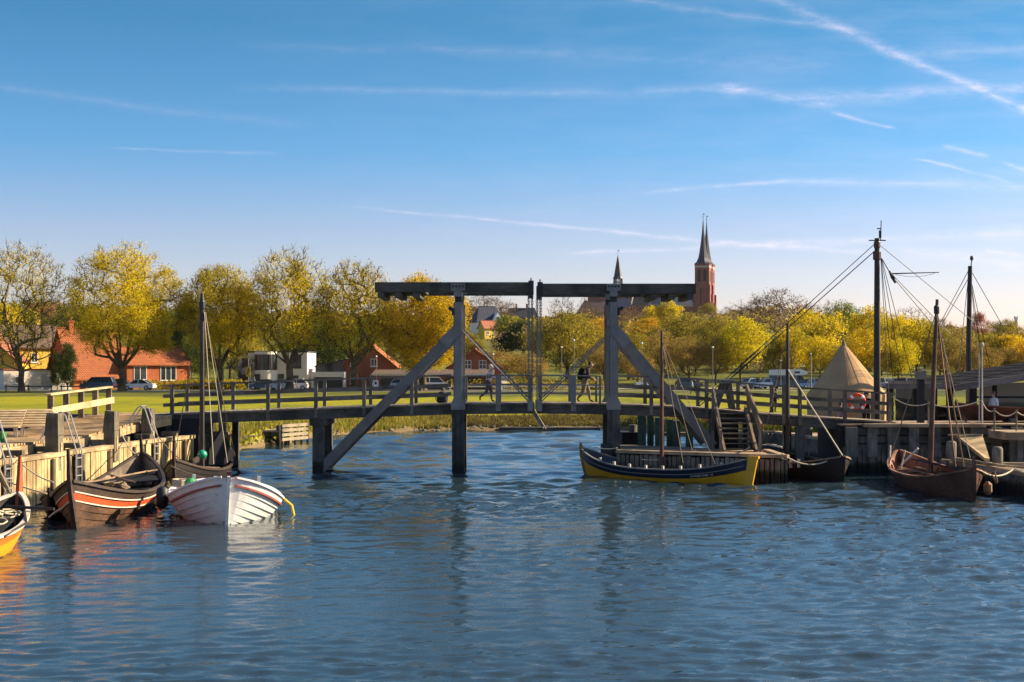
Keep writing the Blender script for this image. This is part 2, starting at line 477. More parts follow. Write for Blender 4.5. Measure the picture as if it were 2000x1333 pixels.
M_HILL = ground_mat('hill_grass', (0.16, 0.16, 0.025), (0.09, 0.10, 0.02), (0.14, 0.10, 0.05))
xs = sorted(set([-140, -110, -90, -70, -55, -45, -36, -30] + [-26 + 0.4 * i for i in range(130)] + [26.2, 30, 36, 45, 55, 70, 90, 110, 140]))
doff = [-2.2, -1.0, -0.3, 0.0, 0.06, 0.3, 0.6, 1.1, 1.7, 2.4, 3.2, 4.2, 5.5, 7, 9, 12, 16, 21, 28, 36]
rows = []
for d in doff:
    r_ = []
    for x in xs:
        y = shoreY(x) + d; pr = PROF_W if (x < -19 or x > 20) else PROF
        z = interp(pr, d)
        if pr is PROF and d > -0.5:
            k = min(1, (d + 0.5) / 2) * (0.16 if d < 6 else 0.06)
            z += k * noise.noise(V((x * 0.8, y * 0.8, 0))) * 1.3
            y += 0.5 * noise.noise(V((x * 0.6, 7, d * 0.3)))
        r_.append((x, y, z))
    rows.append(r_)
rows.append([(x, 150.0, 1.4) for x in xs])
grid_mesh('lawn', rows, M_LAWN)
rows = []
for y in [150, 165, 180, 195, 210, 220, 235, 250, 270, 290, 320, 350, 390, 430, 480, 540, 600, 670, 740, 820, 900, 960, 1050, 1300, 2000, 4000]:
    rows.append([(k * 0.02 * max(y, 320) * 0.9, float(y), hill_h(k * 0.018 * max(y, 320), y) if y > 150 else 1.4) for k in range(-45, 46)])
grid_mesh('hill', rows, M_HILL)

# road along the houses, at the far side of the lawn
def asphalt(name, c):
    m, nt, b = nodes(name); n = noise_tex(nt, texco(nt), 1.5, 6, 0.7)
    L(nt, ramp(nt, n, [(0.3, tuple(x * 0.75 for x in c)), (0.7, tuple(x * 1.2 for x in c))]), b.inputs['Base Color']); b.inputs['Roughness'].default_value = 0.9; return m
mb = MB(); mb.span(-110, 6, 187.5, 193.5, 1.2, 1.46); struct(mb, 'road', asphalt('asphalt', (0.12, 0.115, 0.11)))
mb = MB(); mb.span(6, 130, 203, 213, 1.2, 1.47); struct(mb, 'car_park', asphalt('gravel', (0.34, 0.28, 0.2)))
mb = MB(); mb.prism([(-60, 176), (62, 189), (62, 191), (-60, 178)], 1.2, 1.45); struct(mb, 'path', asphalt('path_gravel', (0.42, 0.34, 0.22)))

# ---- water: a real rippled surface, finer towards the camera
wx = np.concatenate([np.linspace(-200, -42, 20)[:-1], np.arange(-42, 30.01, 0.14), np.linspace(30, 200, 20)[1:]])
wy = [-60.0, -20.0, 0.0, 10.0]; y = 15.0
while y < 106: wy.append(y); y += 0.068 + 0.0045 * (y - 14)
wy.append(108.0); wy = np.array(wy)
GX, GY = np.meshgrid(wx, wy)
step = np.gradient(wy)[:, None] * np.ones_like(GX)
gust = np.zeros_like(GX)
for i in range(10):
    a = nr.uniform(0, 6.28); lam = nr.uniform(9, 40); gust += np.sin(2 * np.pi / lam * (GX * 0.55 * np.cos(a) + GY * np.sin(a)) + nr.uniform(0, 6.28))
gust = 0.95 + 0.20 * gust
Zw = np.zeros_like(GX)
NW = 130
foot = np.maximum(step * 1.15, GY ** 2 / (1408 * 4.4) * 0.8)      # ripples finer than what the eye resolves at a distance melt away
acc_s = np.zeros_like(GX)
for i in range(NW):
    lam = 0.2 * (5.0 / 0.2) ** (i / (NW - 1)) * nr.uniform(0.9, 1.1)
    a = R(90) + R(8) + nr.normal(0, 0.68)
    k = 2 * np.pi / lam
    slope = 0.0185 / (1.0 + (lam / (3.8 * foot)) ** 2)
    fade = np.clip((lam / foot - 1.3) / 1.3, 0, 1)
    wx_ = GX + 0.35 * np.sin(GY * 0.21 + i); wy_ = GY + 0.3 * np.sin(GX * 0.17 + 2.1 * i)
    Zw += slope / k * np.sin(k * (wx_ * np.cos(a) + wy_ * np.sin(a)) + nr.uniform(0, 6.28)) * fade
    acc_s += 0.5 * (slope * fade) ** 2
Zw *= np.clip(0.235 / np.sqrt(acc_s + 1e-6), 0.6, 3.2)
Zw *= np.clip(gust, 0.45, 1.5)
inner = (GX > -41.9) & (GX < 29.9) & (GY > 14.5) & (GY < 105)
Zw[~inner] = 0
me = bpy.data.meshes.new('water'); nx_, ny_ = len(wx), len(wy)
co = np.stack([GX, GY, Zw], -1).reshape(-1, 3)
idx = np.arange(nx_ * ny_).reshape(ny_, nx_)
q = np.stack([idx[:-1, :-1], idx[:-1, 1:], idx[1:, 1:], idx[1:, :-1]], -1).reshape(-1, 4)
me.vertices.add(len(co)); me.vertices.foreach_set('co', co.ravel().astype(np.float32))
me.loops.add(q.size); me.loops.foreach_set('vertex_index', q.ravel().astype(np.int32))
me.polygons.add(len(q)); me.polygons.foreach_set('loop_start', np.arange(0, q.size, 4, dtype=np.int32)); me.polygons.foreach_set('loop_total', np.full(len(q), 4, dtype=np.int32))
me.polygons.foreach_set('use_smooth', np.ones(len(q), dtype=bool)); me.update(calc_edges=True)
wo = bpy.data.objects.new('water', me); C.objects.link(wo); wo['kind'] = 'structure'
m, nt, b = nodes('harbour_water')
b.inputs['Base Color'].default_value = (0.019, 0.036, 0.046, 1); b.inputs['Roughness'].default_value = 0.02; b.inputs['IOR'].default_value = 1.33
b.inputs['Specular IOR Level'].default_value = 0.5
n1 = noise_tex(nt, texco(nt, (1.5, 3.4, 1)), 2.6, 4, 0.62); n2 = noise_tex(nt, texco(nt, (0.55, 1.3, 1)), 1.1, 3, 0.5)
ad = nt.nodes.new('ShaderNodeMath'); ad.operation = 'MULTIPLY_ADD'; L(nt, n1, ad.inputs[0]); ad.inputs[1].default_value = 0.55; L(nt, n2, ad.inputs[2])
bump(nt, b, n1, 0.14, 0.05)
me.materials.append(m)

# ---- stones and rough grass on the bank
M_STONE = wood('stone', (0.34, 0.29, 0.22), (0.14, 0.12, 0.10), (2, 2, 2), 0.9)
mb = MB()
def lump(mb, c, r, fl=0.7):
    vs = []; 
    for z, k in ((-0.5, 0.8), (0.1, 1.0), (0.6, 0.6)):
        for j in range(6):
            a = j * math.pi / 3 + rnd.uniform(-0.3, 0.3); q_ = r * k * rnd.uniform(0.75, 1.2)
            vs.append((c[0] + q_ * math.cos(a), c[1] + q_ * math.sin(a), c[2] + r * fl * z))
    fs = [tuple(range(12, 18))]
    for i in range(2):
        for j in range(6): fs.append((i * 6 + j, i * 6 + (j + 1) % 6, i * 6 + 6 + (j + 1) % 6, i * 6 + 6 + j))
    mb.add(vs, fs)
for i in range(380):
    x = rnd.uniform(-18.2, 19); d = rnd.uniform(-0.35, 1.1)
    y = shoreY(x) + d
    lump(mb, (x, y, interp(PROF, d) + 0.02), rnd.uniform(0.06, 0.19))
for i in range(90):
    x = rnd.uniform(-17.6, -14.3); d = rnd.uniform(-0.3, 2.5); lump(mb, (x, shoreY(x) + d, interp(PROF, d)), rnd.uniform(0.08, 0.22))
o = mb.build('stones', M_STONE); o['kind'] = 'stuff'; tag(o, 'brown stones lying along the water edge of the grassy bank', 'stones')
def blades(name, n, fx, label, mat, hmin, hmax, dmin, dmax):
    mb = MB()
    for i in range(n):
        x = fx(); d = rnd.uniform(dmin, dmax); y = shoreY(x) + d; z = interp(PROF, d) - 0.03
        mb.tint = rnd.random()
        h = rnd.uniform(hmin, hmax) * (0.6 + 0.8 * max(0, noise.noise(V((x * 0.5, y * 0.5, 2)))) + 0.2)
        for k in range(4):
            a = rnd.uniform(0, 6.28); r0 = rnd.uniform(0, 0.16); l = rnd.uniform(0.1, 0.4) * h
            bx, by = x + r0 * math.cos(a), y + r0 * math.sin(a); w = 0.035
            b2 = a + rnd.uniform(-1, 1)
            mb.add([(bx - w * math.sin(a), by + w * math.cos(a), z), (bx + w * math.sin(a), by - w * math.cos(a), z), (bx + l * math.cos(b2), by + l * math.sin(b2), z + h)], [(0, 1, 2)])
    o = mb.build(name, mat); o['kind'] = 'stuff'; tag(o, label, 'grass'); return o
M_DRY = leafmat('dry_grass', [(0.0, (0.15, 0.17, 0.015)), (0.5, (0.28, 0.25, 0.04)), (1.0, (0.50, 0.37, 0.12))], 0.3)
M_BRN = leafmat('brown_weeds', [(0.0, (0.10, 0.08, 0.035)), (0.5, (0.22, 0.15, 0.06)), (1.0, (0.20, 0.20, 0.03))], 0.3)
blades('rough_grass', 5200, lambda: rnd.uniform(-18, -3.5), 'dry straw coloured grass tufts on the left bank', M_DRY, 0.18, 0.5, 0.4, 7.0)
blades('bank_weeds', 3200, lambda: rnd.uniform(-6, 9), 'low brown weeds along the middle of the far bank', M_BRN, 0.15, 0.4, 0.5, 3.2)
blades('shore_grass', 2200, lambda: rnd.uniform(7.5, 19), 'olive and straw grass behind the green mooring piles', M_DRY, 0.2, 0.55, 0.6, 6.0)
# ------------------------------------------------------------------ trees
M_BARK = wood('bark', (0.21, 0.155, 0.085), (0.10, 0.074, 0.044), (5, 5, 1.2), 0.95, 0.1)
M_BARK_B = wood('bark_brown', (0.15, 0.095, 0.065), (0.075, 0.05, 0.038), (5, 5, 1.2), 0.95, 0.1)
LEAF = {
 'maple': leafmat('leaf_maple', [(0.0, (0.30, 0.25, 0.02)), (0.45, (0.59, 0.46, 0.022)), (1.0, (0.86, 0.62, 0.022))]),
 'gold': leafmat('leaf_gold', [(0.0, (0.28, 0.19, 0.014)), (0.4, (0.54, 0.37, 0.014)), (1.0, (0.80, 0.53, 0.016))]),
 'olive': leafmat('leaf_olive', [(0.0, (0.121, 0.104, 0.017)), (0.5, (0.270, 0.217, 0.026)), (1.0, (0.454, 0.341, 0.036))]),
 'tan': leafmat('leaf_tan', [(0.0, (0.185, 0.123, 0.036)), (0.5, (0.327, 0.225, 0.054)), (1.0, (0.483, 0.341, 0.066))]),
 'brown': leafmat('leaf_brown', [(0.0, (0.121, 0.080, 0.050)), (0.5, (0.199, 0.128, 0.074)), (1.0, (0.284, 0.181, 0.096))]),
 'green': leafmat('leaf_green', [(0.0, (0.064, 0.090, 0.017)), (0.5, (0.135, 0.167, 0.024)), (1.0, (0.270, 0.275, 0.031))]),
 'dark': leafmat('leaf_dark', [(0.0, (0.026, 0.043, 0.016)), (0.5, (0.057, 0.084, 0.024)), (1.0, (0.114, 0.138, 0.031))]),
 'lime': leafmat('leaf_lime', [(0.0, (0.26, 0.225, 0.014)), (0.4, (0.52, 0.43, 0.016)), (1.0, (0.78, 0.62, 0.02))]),
 'red': leafmat('leaf_red', [(0.0, (0.170, 0.058, 0.036)), (0.5, (0.284, 0.094, 0.054)), (1.0, (0.383, 0.145, 0.072))]),
 'orange': leafmat('leaf_orange', [(0.0, (0.284, 0.160, 0.014)), (0.5, (0.511, 0.290, 0.018)), (1.0, (0.710, 0.420, 0.024))]),
}
def mesh_np(name, verts, k, tints, mats):
    """faces of k consecutive corners each"""
    me = bpy.data.meshes.new(name); n = len(verts)
    me.vertices.add(n); me.vertices.foreach_set('co', np.asarray(verts, dtype=np.float32).ravel())
    me.loops.add(n); me.loops.foreach_set('vertex_index', np.arange(n, dtype=np.int32))
    me.polygons.add(n // k); me.polygons.foreach_set('loop_start', np.arange(0, n, k, dtype=np.int32)); me.polygons.foreach_set('loop_total', np.full(n // k, k, dtype=np.int32))
    me.update(calc_edges=True)
    at = me.attributes.new('tint', 'FLOAT', 'FACE'); at.data.foreach_set('value', np.asarray(tints, dtype=np.float32))
    for m_ in mats: me.materials.append(m_)
    return me

def leaves_np(rs, centers, counts, spread, size, ctint, tvar=0.22):
    idx = np.repeat(np.arange(len(centers)), counts)
    n = len(idx)
    p = centers[idx] + np.clip(rs.normal(0, 1, (n, 3)), -1.8, 1.8) * spread * np.array([1, 1, 0.8])
    a = rs.normal(0, 1, (n, 3)); a /= np.linalg.norm(a, axis=1)[:, None]
    b = rs.normal(0, 1, (n, 3)); b -= a * np.sum(a * b, 1)[:, None]; b /= np.linalg.norm(b, axis=1)[:, None]
    s = size * rs.uniform(0.6, 1.3, (n, 1)); a *= s * 0.5; b *= s * 0.36
    vs = np.stack([p - a, p + b, p + a, p - b], 1).reshape(-1, 3)
    t = np.clip(ctint[idx] + rs.normal(0, tvar, n), 0, 1)
    return vs, t

def make_tree(seed, H, Rad, fork, tr, natt, nleaf, lsize, kind, bark=None, flat=1.0, dens=None, limbs=6, twig=2, bottom=0.9, spread=0.55, sq=1.0):
    """a crown grown from a trunk towards points spread through its volume; returns trunk and crown meshes"""
    rs = np.random.RandomState(seed)
    zc = fork * bottom + (H - fork * bottom) * 0.5; hz = (H - fork * bottom) * 0.5
    att = []
    while len(att) < natt:
        p = rs.uniform(-1, 1, 3); r = np.linalg.norm(p)
        if r > 1 or r < 0.25: continue
        if rs.rand() > 0.25 + 0.75 * r: continue
        if p[2] < -0.55 and np.hypot(p[0], p[1]) < 0.4: continue
        if noise.noise(V((p[0] * 1.9 + seed, p[1] * 1.9, p[2] * 2.3))) < -0.16 and rs.rand() < 0.75: continue
        ang = math.atan2(p[1], p[0])
        wob = 1 + 0.13 * math.sin(3 * ang + seed) + 0.10 * math.sin(5 * ang + 2 * seed + 3 * p[2])
        q = np.array([p[0] * Rad * wob, p[1] * Rad * wob * flat, zc + p[2] * hz * (1 + 0.06 * math.sin(4 * ang + seed))])
        att.append(q)
    att = np.array(att)
    base = np.array([0, 0, fork])
    nodes_ = [np.array([0, 0, 0.0]), np.array([rs.normal(0, .1), rs.normal(0, .1), fork * 0.55]), base]; par = [-1, 0, 1]
    for i in range(limbs):
        a = 2 * math.pi * (i + rs.uniform(-.25, .25)) / limbs; e = rs.uniform(0.6, 1.25)
        l = hz * rs.uniform(0.5, 0.8)
        nodes_.append(base + np.array([math.cos(a) * math.cos(e), math.sin(a) * math.cos(e) * flat, math.sin(e)]) * l * 0.6); par.append(2)
        nodes_.append(nodes_[-1] + np.array([math.cos(a) * math.cos(e) * 0.6, math.sin(a) * math.cos(e) * 0.6 * flat, math.sin(e) * 1.2]) * l * 0.7); par.append(len(nodes_) - 2)
    order = np.argsort(np.linalg.norm(att - base, axis=1))
    tips = []
    for k in order:
        a = att[k]; N = np.array(nodes_[2:])
        d = np.linalg.norm(N - a, axis=1)
        cost = d + 0.9 * np.maximum(0, N[:, 2] - a[2] + 0.15 * d) + 0.5 * np.maximum(0, np.hypot(N[:, 0], N[:, 1]) - np.hypot(a[0], a[1]))
        j = int(np.argmin(cost)) + 2
        p0 = nodes_[j]; dd = a - p0; l = np.linalg.norm(dd)
        if l > 0.6:
            out = np.array([dd[0], dd[1], 0]); mid = p0 + dd * 0.5 + out * 0.05 + np.array([0, 0, -0.03 * l]) + rs.normal(0, 0.028 * l, 3)
            nodes_.append(mid); par.append(j); j = len(nodes_) - 1
        nodes_.append(a); par.append(j); tips.append(len(nodes_) - 1)
    n = len(nodes_); area = np.zeros(n); kids = [[] for _ in range(n)]
    for i in range(n - 1, 0, -1):
        if not kids[i]: area[i] = 1.0
        area[par[i]] += area[i]; kids[par[i]].append(i)
    rad = tr * (area / area[1]) ** 0.50
    rad = np.maximum(rad, 0.018)
    mb = MB()
    mb.tube([(0, 0, -0.3), (0, 0, 0.25), (0, 0, 0.9)] + [nodes_[1], nodes_[2]], [tr * 1.55, tr * 1.3, tr * 1.05, tr, tr * 0.95], 9, caps=False)
    for i in range(3, n):
        p = par[i]; r0 = min(rad[p], rad[i] * 1.45); sides = 7 if rad[i] > 0.12 else (4 if rad[i] > 0.05 else 3)
        mb.tube([nodes_[p], nodes_[i]], [r0, rad[i]], sides, caps=False)
    tipv = np.array([nodes_[i] for i in tips])
    for i in tips:
        if twig:
            o_ = nodes_[i] - np.array([0, 0, zc - hz * 0.4]); o_ /= np.linalg.norm(o_)
            for k in range(twig):
                dd = o_ + rs.normal(0, 0.5, 3) + np.array([0, 0, 0.25]); l = rs.uniform(0.4, 1.0) * lsize * 3.2
                mb.tube([nodes_[i], nodes_[i] + dd * l], [0.028, 0.012], 3, caps=False)
    tm = bpy.data.meshes.new('trunk'); tm.from_pydata(mb.v, [], mb.f); tm.materials.append(bark or M_BARK)
    tm.polygons.foreach_set('use_smooth', [True] * len(mb.f))
    zr = (tipv[:, 2] - (zc - hz)) / (2 * hz); sr = tipv[:, 0] / Rad
    w = np.array([dens(z_, s_) for z_, s_ in zip(zr, sr)]) if dens else np.ones(len(tips))
    clump = np.array([0.6 + 0.9 * (0.5 + noise.noise(V(tuple(t * 0.35))) ) for t in tipv])
    w = np.maximum(w * clump, 0.0); cnt = rs.poisson(nleaf * w / len(tips) / max(0.3, 1.0))
    ct = np.clip(0.45 + 0.55 * np.array([noise.noise(V(tuple(t * 0.22 + seed))) for t in tipv]) + rs.normal(0, 0.10, len(tips)), 0, 1)
    vs, t = leaves_np(rs, tipv, cnt, spread, lsize, ct)
    cm = mesh_np('crown', vs, 4, t, [LEAF[kind]])
    return tm, cm

def put_tree(meshes, name, x, y, label, group, scale=1.0, rot=0.0, z=None, sz=None):
    t = thing(name, (x, y, (ground_z(x, y) if z is None else z)), label, 'tree', group)
    t.rotation_euler = (0, 0, rot); t.scale = (scale, scale, sz or scale)
    for nm, me in zip(('trunk', 'crown'), meshes):
        o = bpy.data.objects.new(nm, me); C.objects.link(o); o.parent = t
    return t

# the six big maples across the lawn
def dm(top, low, right):
    return lambda z, s: max(0.05, (top * z + low * (1 - z)) * (1 + right * s))
BIG = [
 # px, base Y, height, radius, fork, leaves, kind, density, label
 (42, 178, 19.2, 5.3, 2.6, 3000, 'maple', dm(0.9, 0.5, 0.0), 'sparse young green maple with open branches in front of the pale garage'),
 (238, 182, 18.8, 7.5, 3.0, 13500, 'maple', dm(0.62, 1.3, 0.5), 'broad round maple in front of the orange tiled brick house'),
 (430, 186, 16.4, 4.9, 3.0, 8600, 'maple', dm(1.1, 1.1, 0.35), 'low dense yellow maple behind the dark mast by the pier'),
 (565, 184, 18.6, 5.6, 3.4, 7000, 'maple', dm(0.4, 1.3, 0.35), 'tall maple with twiggy top in front of the white flat roofed house'),
 (692, 186, 17.2, 4.6, 3.4, 5200, 'maple', dm(0.4, 1.2, 0.2), 'twiggy topped maple beside the brick gable house'),
 (826, 188, 15.4, 5.6, 2.6, 12500, 'gold', dm(1.2, 1.1, 0.25), 'dense golden maple behind the left bridge tower'),
]
for i, (px, Y, h, r, fk, nl, kd, dn, lb) in enumerate(BIG):
    ms = make_tree(100 + i * 7, h, r, fk, 0.46 if i else 0.38, 700, int(nl * 4.4), 0.185, kd, dens=dn, limbs=9, twig=4, bottom=(0.95 if i in (0, 5) else 1.35), spread=0.52)
    put_tree(ms, 'maple_tree', X(px, Y), Y, lb, 'big maples on the lawn')
# prototypes for the hillside
PRO = {}
def proto(key, *a, **k): PRO[key] = make_tree(*a, **k)
for j in range(2):
    proto(('olive', j), 300 + j, 12, 5.2, 2.2, 0.28, 150, 10336, 0.288, 'olive', twig=1, spread=0.6, limbs=5)
    proto(('tan', j), 320 + j, 12, 4.2, 2.4, 0.22, 170, 8160, 0.245, 'tan', twig=2, spread=0.6, limbs=5)
    proto(('brown', j), 340 + j, 12, 5.0, 2.2, 0.26, 240, 6256, 0.194, 'brown', M_BARK_B, twig=4, spread=0.6, limbs=6)
    proto(('green', j), 360 + j, 12, 4.8, 2.0, 0.26, 150, 11696, 0.288, 'green', twig=1, spread=0.6, limbs=5)
    proto(('lime', j), 380 + j, 10, 3.6, 2.6, 0.16, 130, 9792, 0.245, 'lime', twig=1, spread=0.5, limbs=5)
    proto(('orange', j), 400 + j, 11, 4.0, 2.2, 0.2, 130, 8160, 0.259, 'orange', twig=1, spread=0.55, limbs=5)
proto(('bare', 0), 420, 12, 5.0, 2.4, 0.26, 330, 272, 0.216, 'tan', M_BARK_B, twig=3, limbs=6)
proto(('bare', 1), 421, 12, 4.4, 2.4, 0.26, 330, 272, 0.216, 'tan', M_BARK_B, twig=3, limbs=6)
proto(('dark', 0), 430, 12, 3.6, 0.8, 0.3, 170, 17680, 0.288, 'dark', twig=0, spread=0.6, limbs=5, bottom=0.6)
proto(('dark', 1), 431, 12, 4.6, 1.2, 0.3, 170, 17680, 0.288, 'dark', twig=0, spread=0.6, limbs=5, bottom=0.6)
proto(('red', 0), 440, 12, 5.4, 2.2, 0.28, 170, 14144, 0.259, 'red', twig=1, spread=0.6, limbs=5)
for k_ in ('gold', 'maple'):
    proto((k_, 0), 460 + len(k_), 11, 4.2, 2.6, 0.18, 140, 7140, 0.302, k_, twig=1, spread=0.5, limbs=5)
    proto((k_, 1), 470 + len(k_), 11, 3.6, 2.4, 0.18, 140, 6120, 0.302, k_, twig=1, spread=0.5, limbs=5)
PH = {'lime': 10, 'orange': 11, 'gold': 11, 'maple': 11}
KIND_TXT = {'olive': 'olive green tree coming into leaf', 'tan': 'tan budding tree with slim trunk', 'brown': 'bare purplish brown tree', 'green': 'mid green leafy tree', 'lime': 'bright yellow leafed young tree',
            'orange': 'orange tinted budding tree', 'bare': 'leafless tree with an open twiggy crown', 'dark': 'dark evergreen tree', 'red': 'dark red leafed tree', 'gold': 'golden leafed tree', 'maple': 'yellow green leafed tree'}
NTREE = [0]
def wood_tree(kind, px, ytop, Y, wpx, label=None, where=None, ybase=None):
    """one tree of the far bank or hillside, sized from what is seen of it"""
    j = NTREE[0] % 2; NTREE[0] += 1
    if (kind, j) not in PRO: j = 0
    x = X(px, Y); z = ground_z(x, Y) if ybase is None else Z(ybase, Y)
    h = Z(ytop, Y) - z
    ph = PH.get(kind, 12); s = max(0.3, h / ph); 
    pr = PRO[(kind, j)][1]
    wdt = wpx / F * Y
    own = {'olive': 10.4, 'tan': 8.4, 'brown': 10, 'green': 9.6, 'lime': 7.2, 'orange': 8, 'bare': 9.4, 'dark': 8.2, 'red': 10.8, 'gold': 8, 'maple': 8}[kind]
    sh = wdt / own
    return put_tree(PRO[(kind, j)], kind_name(kind), x, Y, label or (KIND_TXT[kind] + ' ' + (where or 'on the far hillside')), (KIND_TXT[kind] + 's on the hillside').replace('trees', 'trees'), sh, rnd.uniform(0, 6.28), z, s)
def kind_name(k):
    return {'dark': 'evergreen_tree', 'bare': 'leafless_tree', 'lime': 'young_tree'}.get(k, 'broadleaf_tree')
# ------------------------------------------------------------------ hillside trees
for a in [
 ('brown', 95, 572, 430, 120, 'bare brown tree above the brown roofed house on the left hill'), ('green', 30, 596, 330, 90, 'green tree behind the yellow house chimneys'), ('maple', 8, 585, 260, 80, 'yellow green tree at the left end of the far row'),
 ('green', 150, 600, 300, 100, 'green tree behind the left end of the orange tiled roof'), ('dark', 132, 668, 196, 34, 'dark evergreen beside the left wall of the orange tiled house'), ('dark', 112, 690, 198, 26, 'small dark evergreen beside the pale garage'),
 ('green', 325, 598, 260, 110, 'green tree behind the orange tiled house between two maples'), ('dark', 366, 585, 225, 46, 'tall dark evergreen between the round maple and the mast'),
 ('green', 395, 640, 215, 80, 'green tree right of the brick house behind the mast'), ('olive', 450, 620, 240, 110, 'olive tree behind the low yellow maple'), ('brown', 480, 690, 203, 70, 'brown budding shrub tree left of the white house'),
 ('dark', 640, 640, 230, 70, 'dark evergreen right of the white flat roofed house'), ('green', 600, 610, 280, 100, 'green tree behind the white house roof'), ('olive', 740, 610, 270, 100, 'olive tree behind the brick gable house'), ('green', 690, 620, 260, 80, 'green tree between the white house and the brick gable'),
 ('brown', 880, 585, 560, 80, None), ('brown', 945, 574, 600, 110, 'spreading brown tree above the blue roofed hill house'), ('brown', 985, 590, 620, 60, 'small brown tree left of the long dark roof'),
 ('green', 1002, 614, 340, 78, 'round green tree below the blue roofed hill house'), ('dark', 1022, 628, 330, 60, 'dark green tree below the long dark roof'), ('dark', 985, 652, 330, 44, 'low dark bushy tree in front of the green hillside tree'), ('tan', 965, 682, 216, 130, 'wide tan shrub tree behind the walking woman'), ('tan', 1030, 690, 212, 90, 'tan shrub tree behind the hanging chains'),
 ('olive', 1108, 607, 235, 140, 'big olive tree standing between the two bridge towers'), ('bare', 1099, 577, 560, 54, 'small leafless tree on the skyline between the chains and the cathedral'), ('bare', 1142, 580, 560, 34, 'thin leafless tree beside the cathedral east end'),
 ('orange', 1158, 622, 300, 90, 'orange tinted tree left of the right bridge tower'), ('brown', 1165, 602, 520, 100, None), ('brown', 1240, 600, 470, 110, None), ('brown', 1215, 604, 500, 70, None),
 ('maple', 1278, 596, 430, 46, 'slim yellow green tree below the cathedral nave'), ('maple', 1310, 588, 430, 56, 'taller yellow green tree below the cathedral dome'), ('orange', 1262, 620, 310, 74, 'orange tree below the cathedral beside the thin mast'),
 ('olive', 1228, 650, 235, 90, 'olive tree right of the right bridge tower'), ('olive', 1335, 612, 262, 140, 'wide olive tree in front of the cathedral towers'), ('olive', 1392, 620, 250, 90, 'olive tree left of the bright yellow tree'),
 ('tan', 1295, 645, 226, 76, None), ('tan', 1345, 655, 222, 80, None), ('tan', 1398, 655, 222, 66, None), ('tan', 1245, 684, 214, 66, None), ('tan', 1180, 668, 226, 80, None),
 ('olive', 1382, 592, 760, 34, 'small olive tree at the foot of the cathedral towers'), ('brown', 1425, 601, 620, 70, None), ('brown', 1466, 600, 600, 70, None), ('green', 1420, 640, 300, 70, 'green tree behind the bright yellow tree'),
 ('lime', 1447, 624, 222, 92, 'bright yellow young tree left of the slanting mast stay'), ('brown', 1516, 569, 420, 150, 'large bare purplish tree on the skyline right of the cathedral'), ('brown', 1482, 585, 430, 70, None),
 ('maple', 1590, 602, 262, 100, 'tall yellow green tree behind the thin dark boat mast'), ('maple', 1545, 640, 232, 76, 'yellow green tree left of the tent'), ('bare', 1612, 588, 440, 56, 'leafless tree peeping over the yellow tree by the tent'), ('green', 1646, 592, 330, 82, 'green tree behind the tent top'), ('maple', 1602, 655, 226, 60, 'low yellow green tree behind the tent'),
 ('maple', 1700, 597, 272, 96, 'twiggy yellow green tree behind the tallest mast'), ('gold', 1690, 645, 226, 84, 'golden tree right of the tent'), ('bare', 1778, 601, 400, 90, 'leafless tree on the skyline right of the tallest mast'), ('maple', 1748, 612, 252, 66, 'yellow green tree between the stays of the tallest mast'),
 ('maple', 1790, 622, 238, 90, 'yellow green tree behind the dark building roof'), ('olive', 1836, 640, 236, 70, 'olive tree behind the leaning mast'), ('brown', 1838, 622, 360, 60, 'brown tree behind the leaning mast top'), ('tan', 1872, 640, 262, 84, None),
 ('red', 1912, 611, 470, 42, 'dark red tree beside the second tall mast'), ('brown', 1945, 630, 480, 50, None), ('olive', 1962, 624, 430, 62, 'olive tree left of the far round tower'), ('olive', 1930, 650, 242, 80, 'olive tree right of the second tall mast'), ('gold', 1972, 652, 240, 90, 'golden tree behind the building ridge'),
 ('tan', 2000, 640, 262, 80, None), ('orange', 2015, 668, 232, 80, 'orange tree at the right end of the far row'), ('lime', 1755, 664, 226, 76, 'low bright yellow tree behind the left end of the dark building'), ('tan', 1872, 660, 230, 70, 'low tan tree left of the second tall mast'),
 ('olive', 1060, 640, 280, 80, 'olive tree behind the hanging chains'), ('olive', 880, 640, 300, 90, 'olive tree right of the left bridge tower'), ('olive', 920, 650, 300, 60, 'olive tree left of the yellow hill house'),
]:
    wood_tree(*a[:5], label=a[5])

for k in range(34):
    px = 1160 + 25.5 * k + rnd.uniform(-9, 9)
    if 1545 < px < 1570: continue
    kd = ('tan', 'olive', 'tan', 'brown', 'olive')[k % 5]
    wood_tree(kd, px, rnd.uniform(658, 690), rnd.uniform(226, 290), rnd.uniform(52, 74))
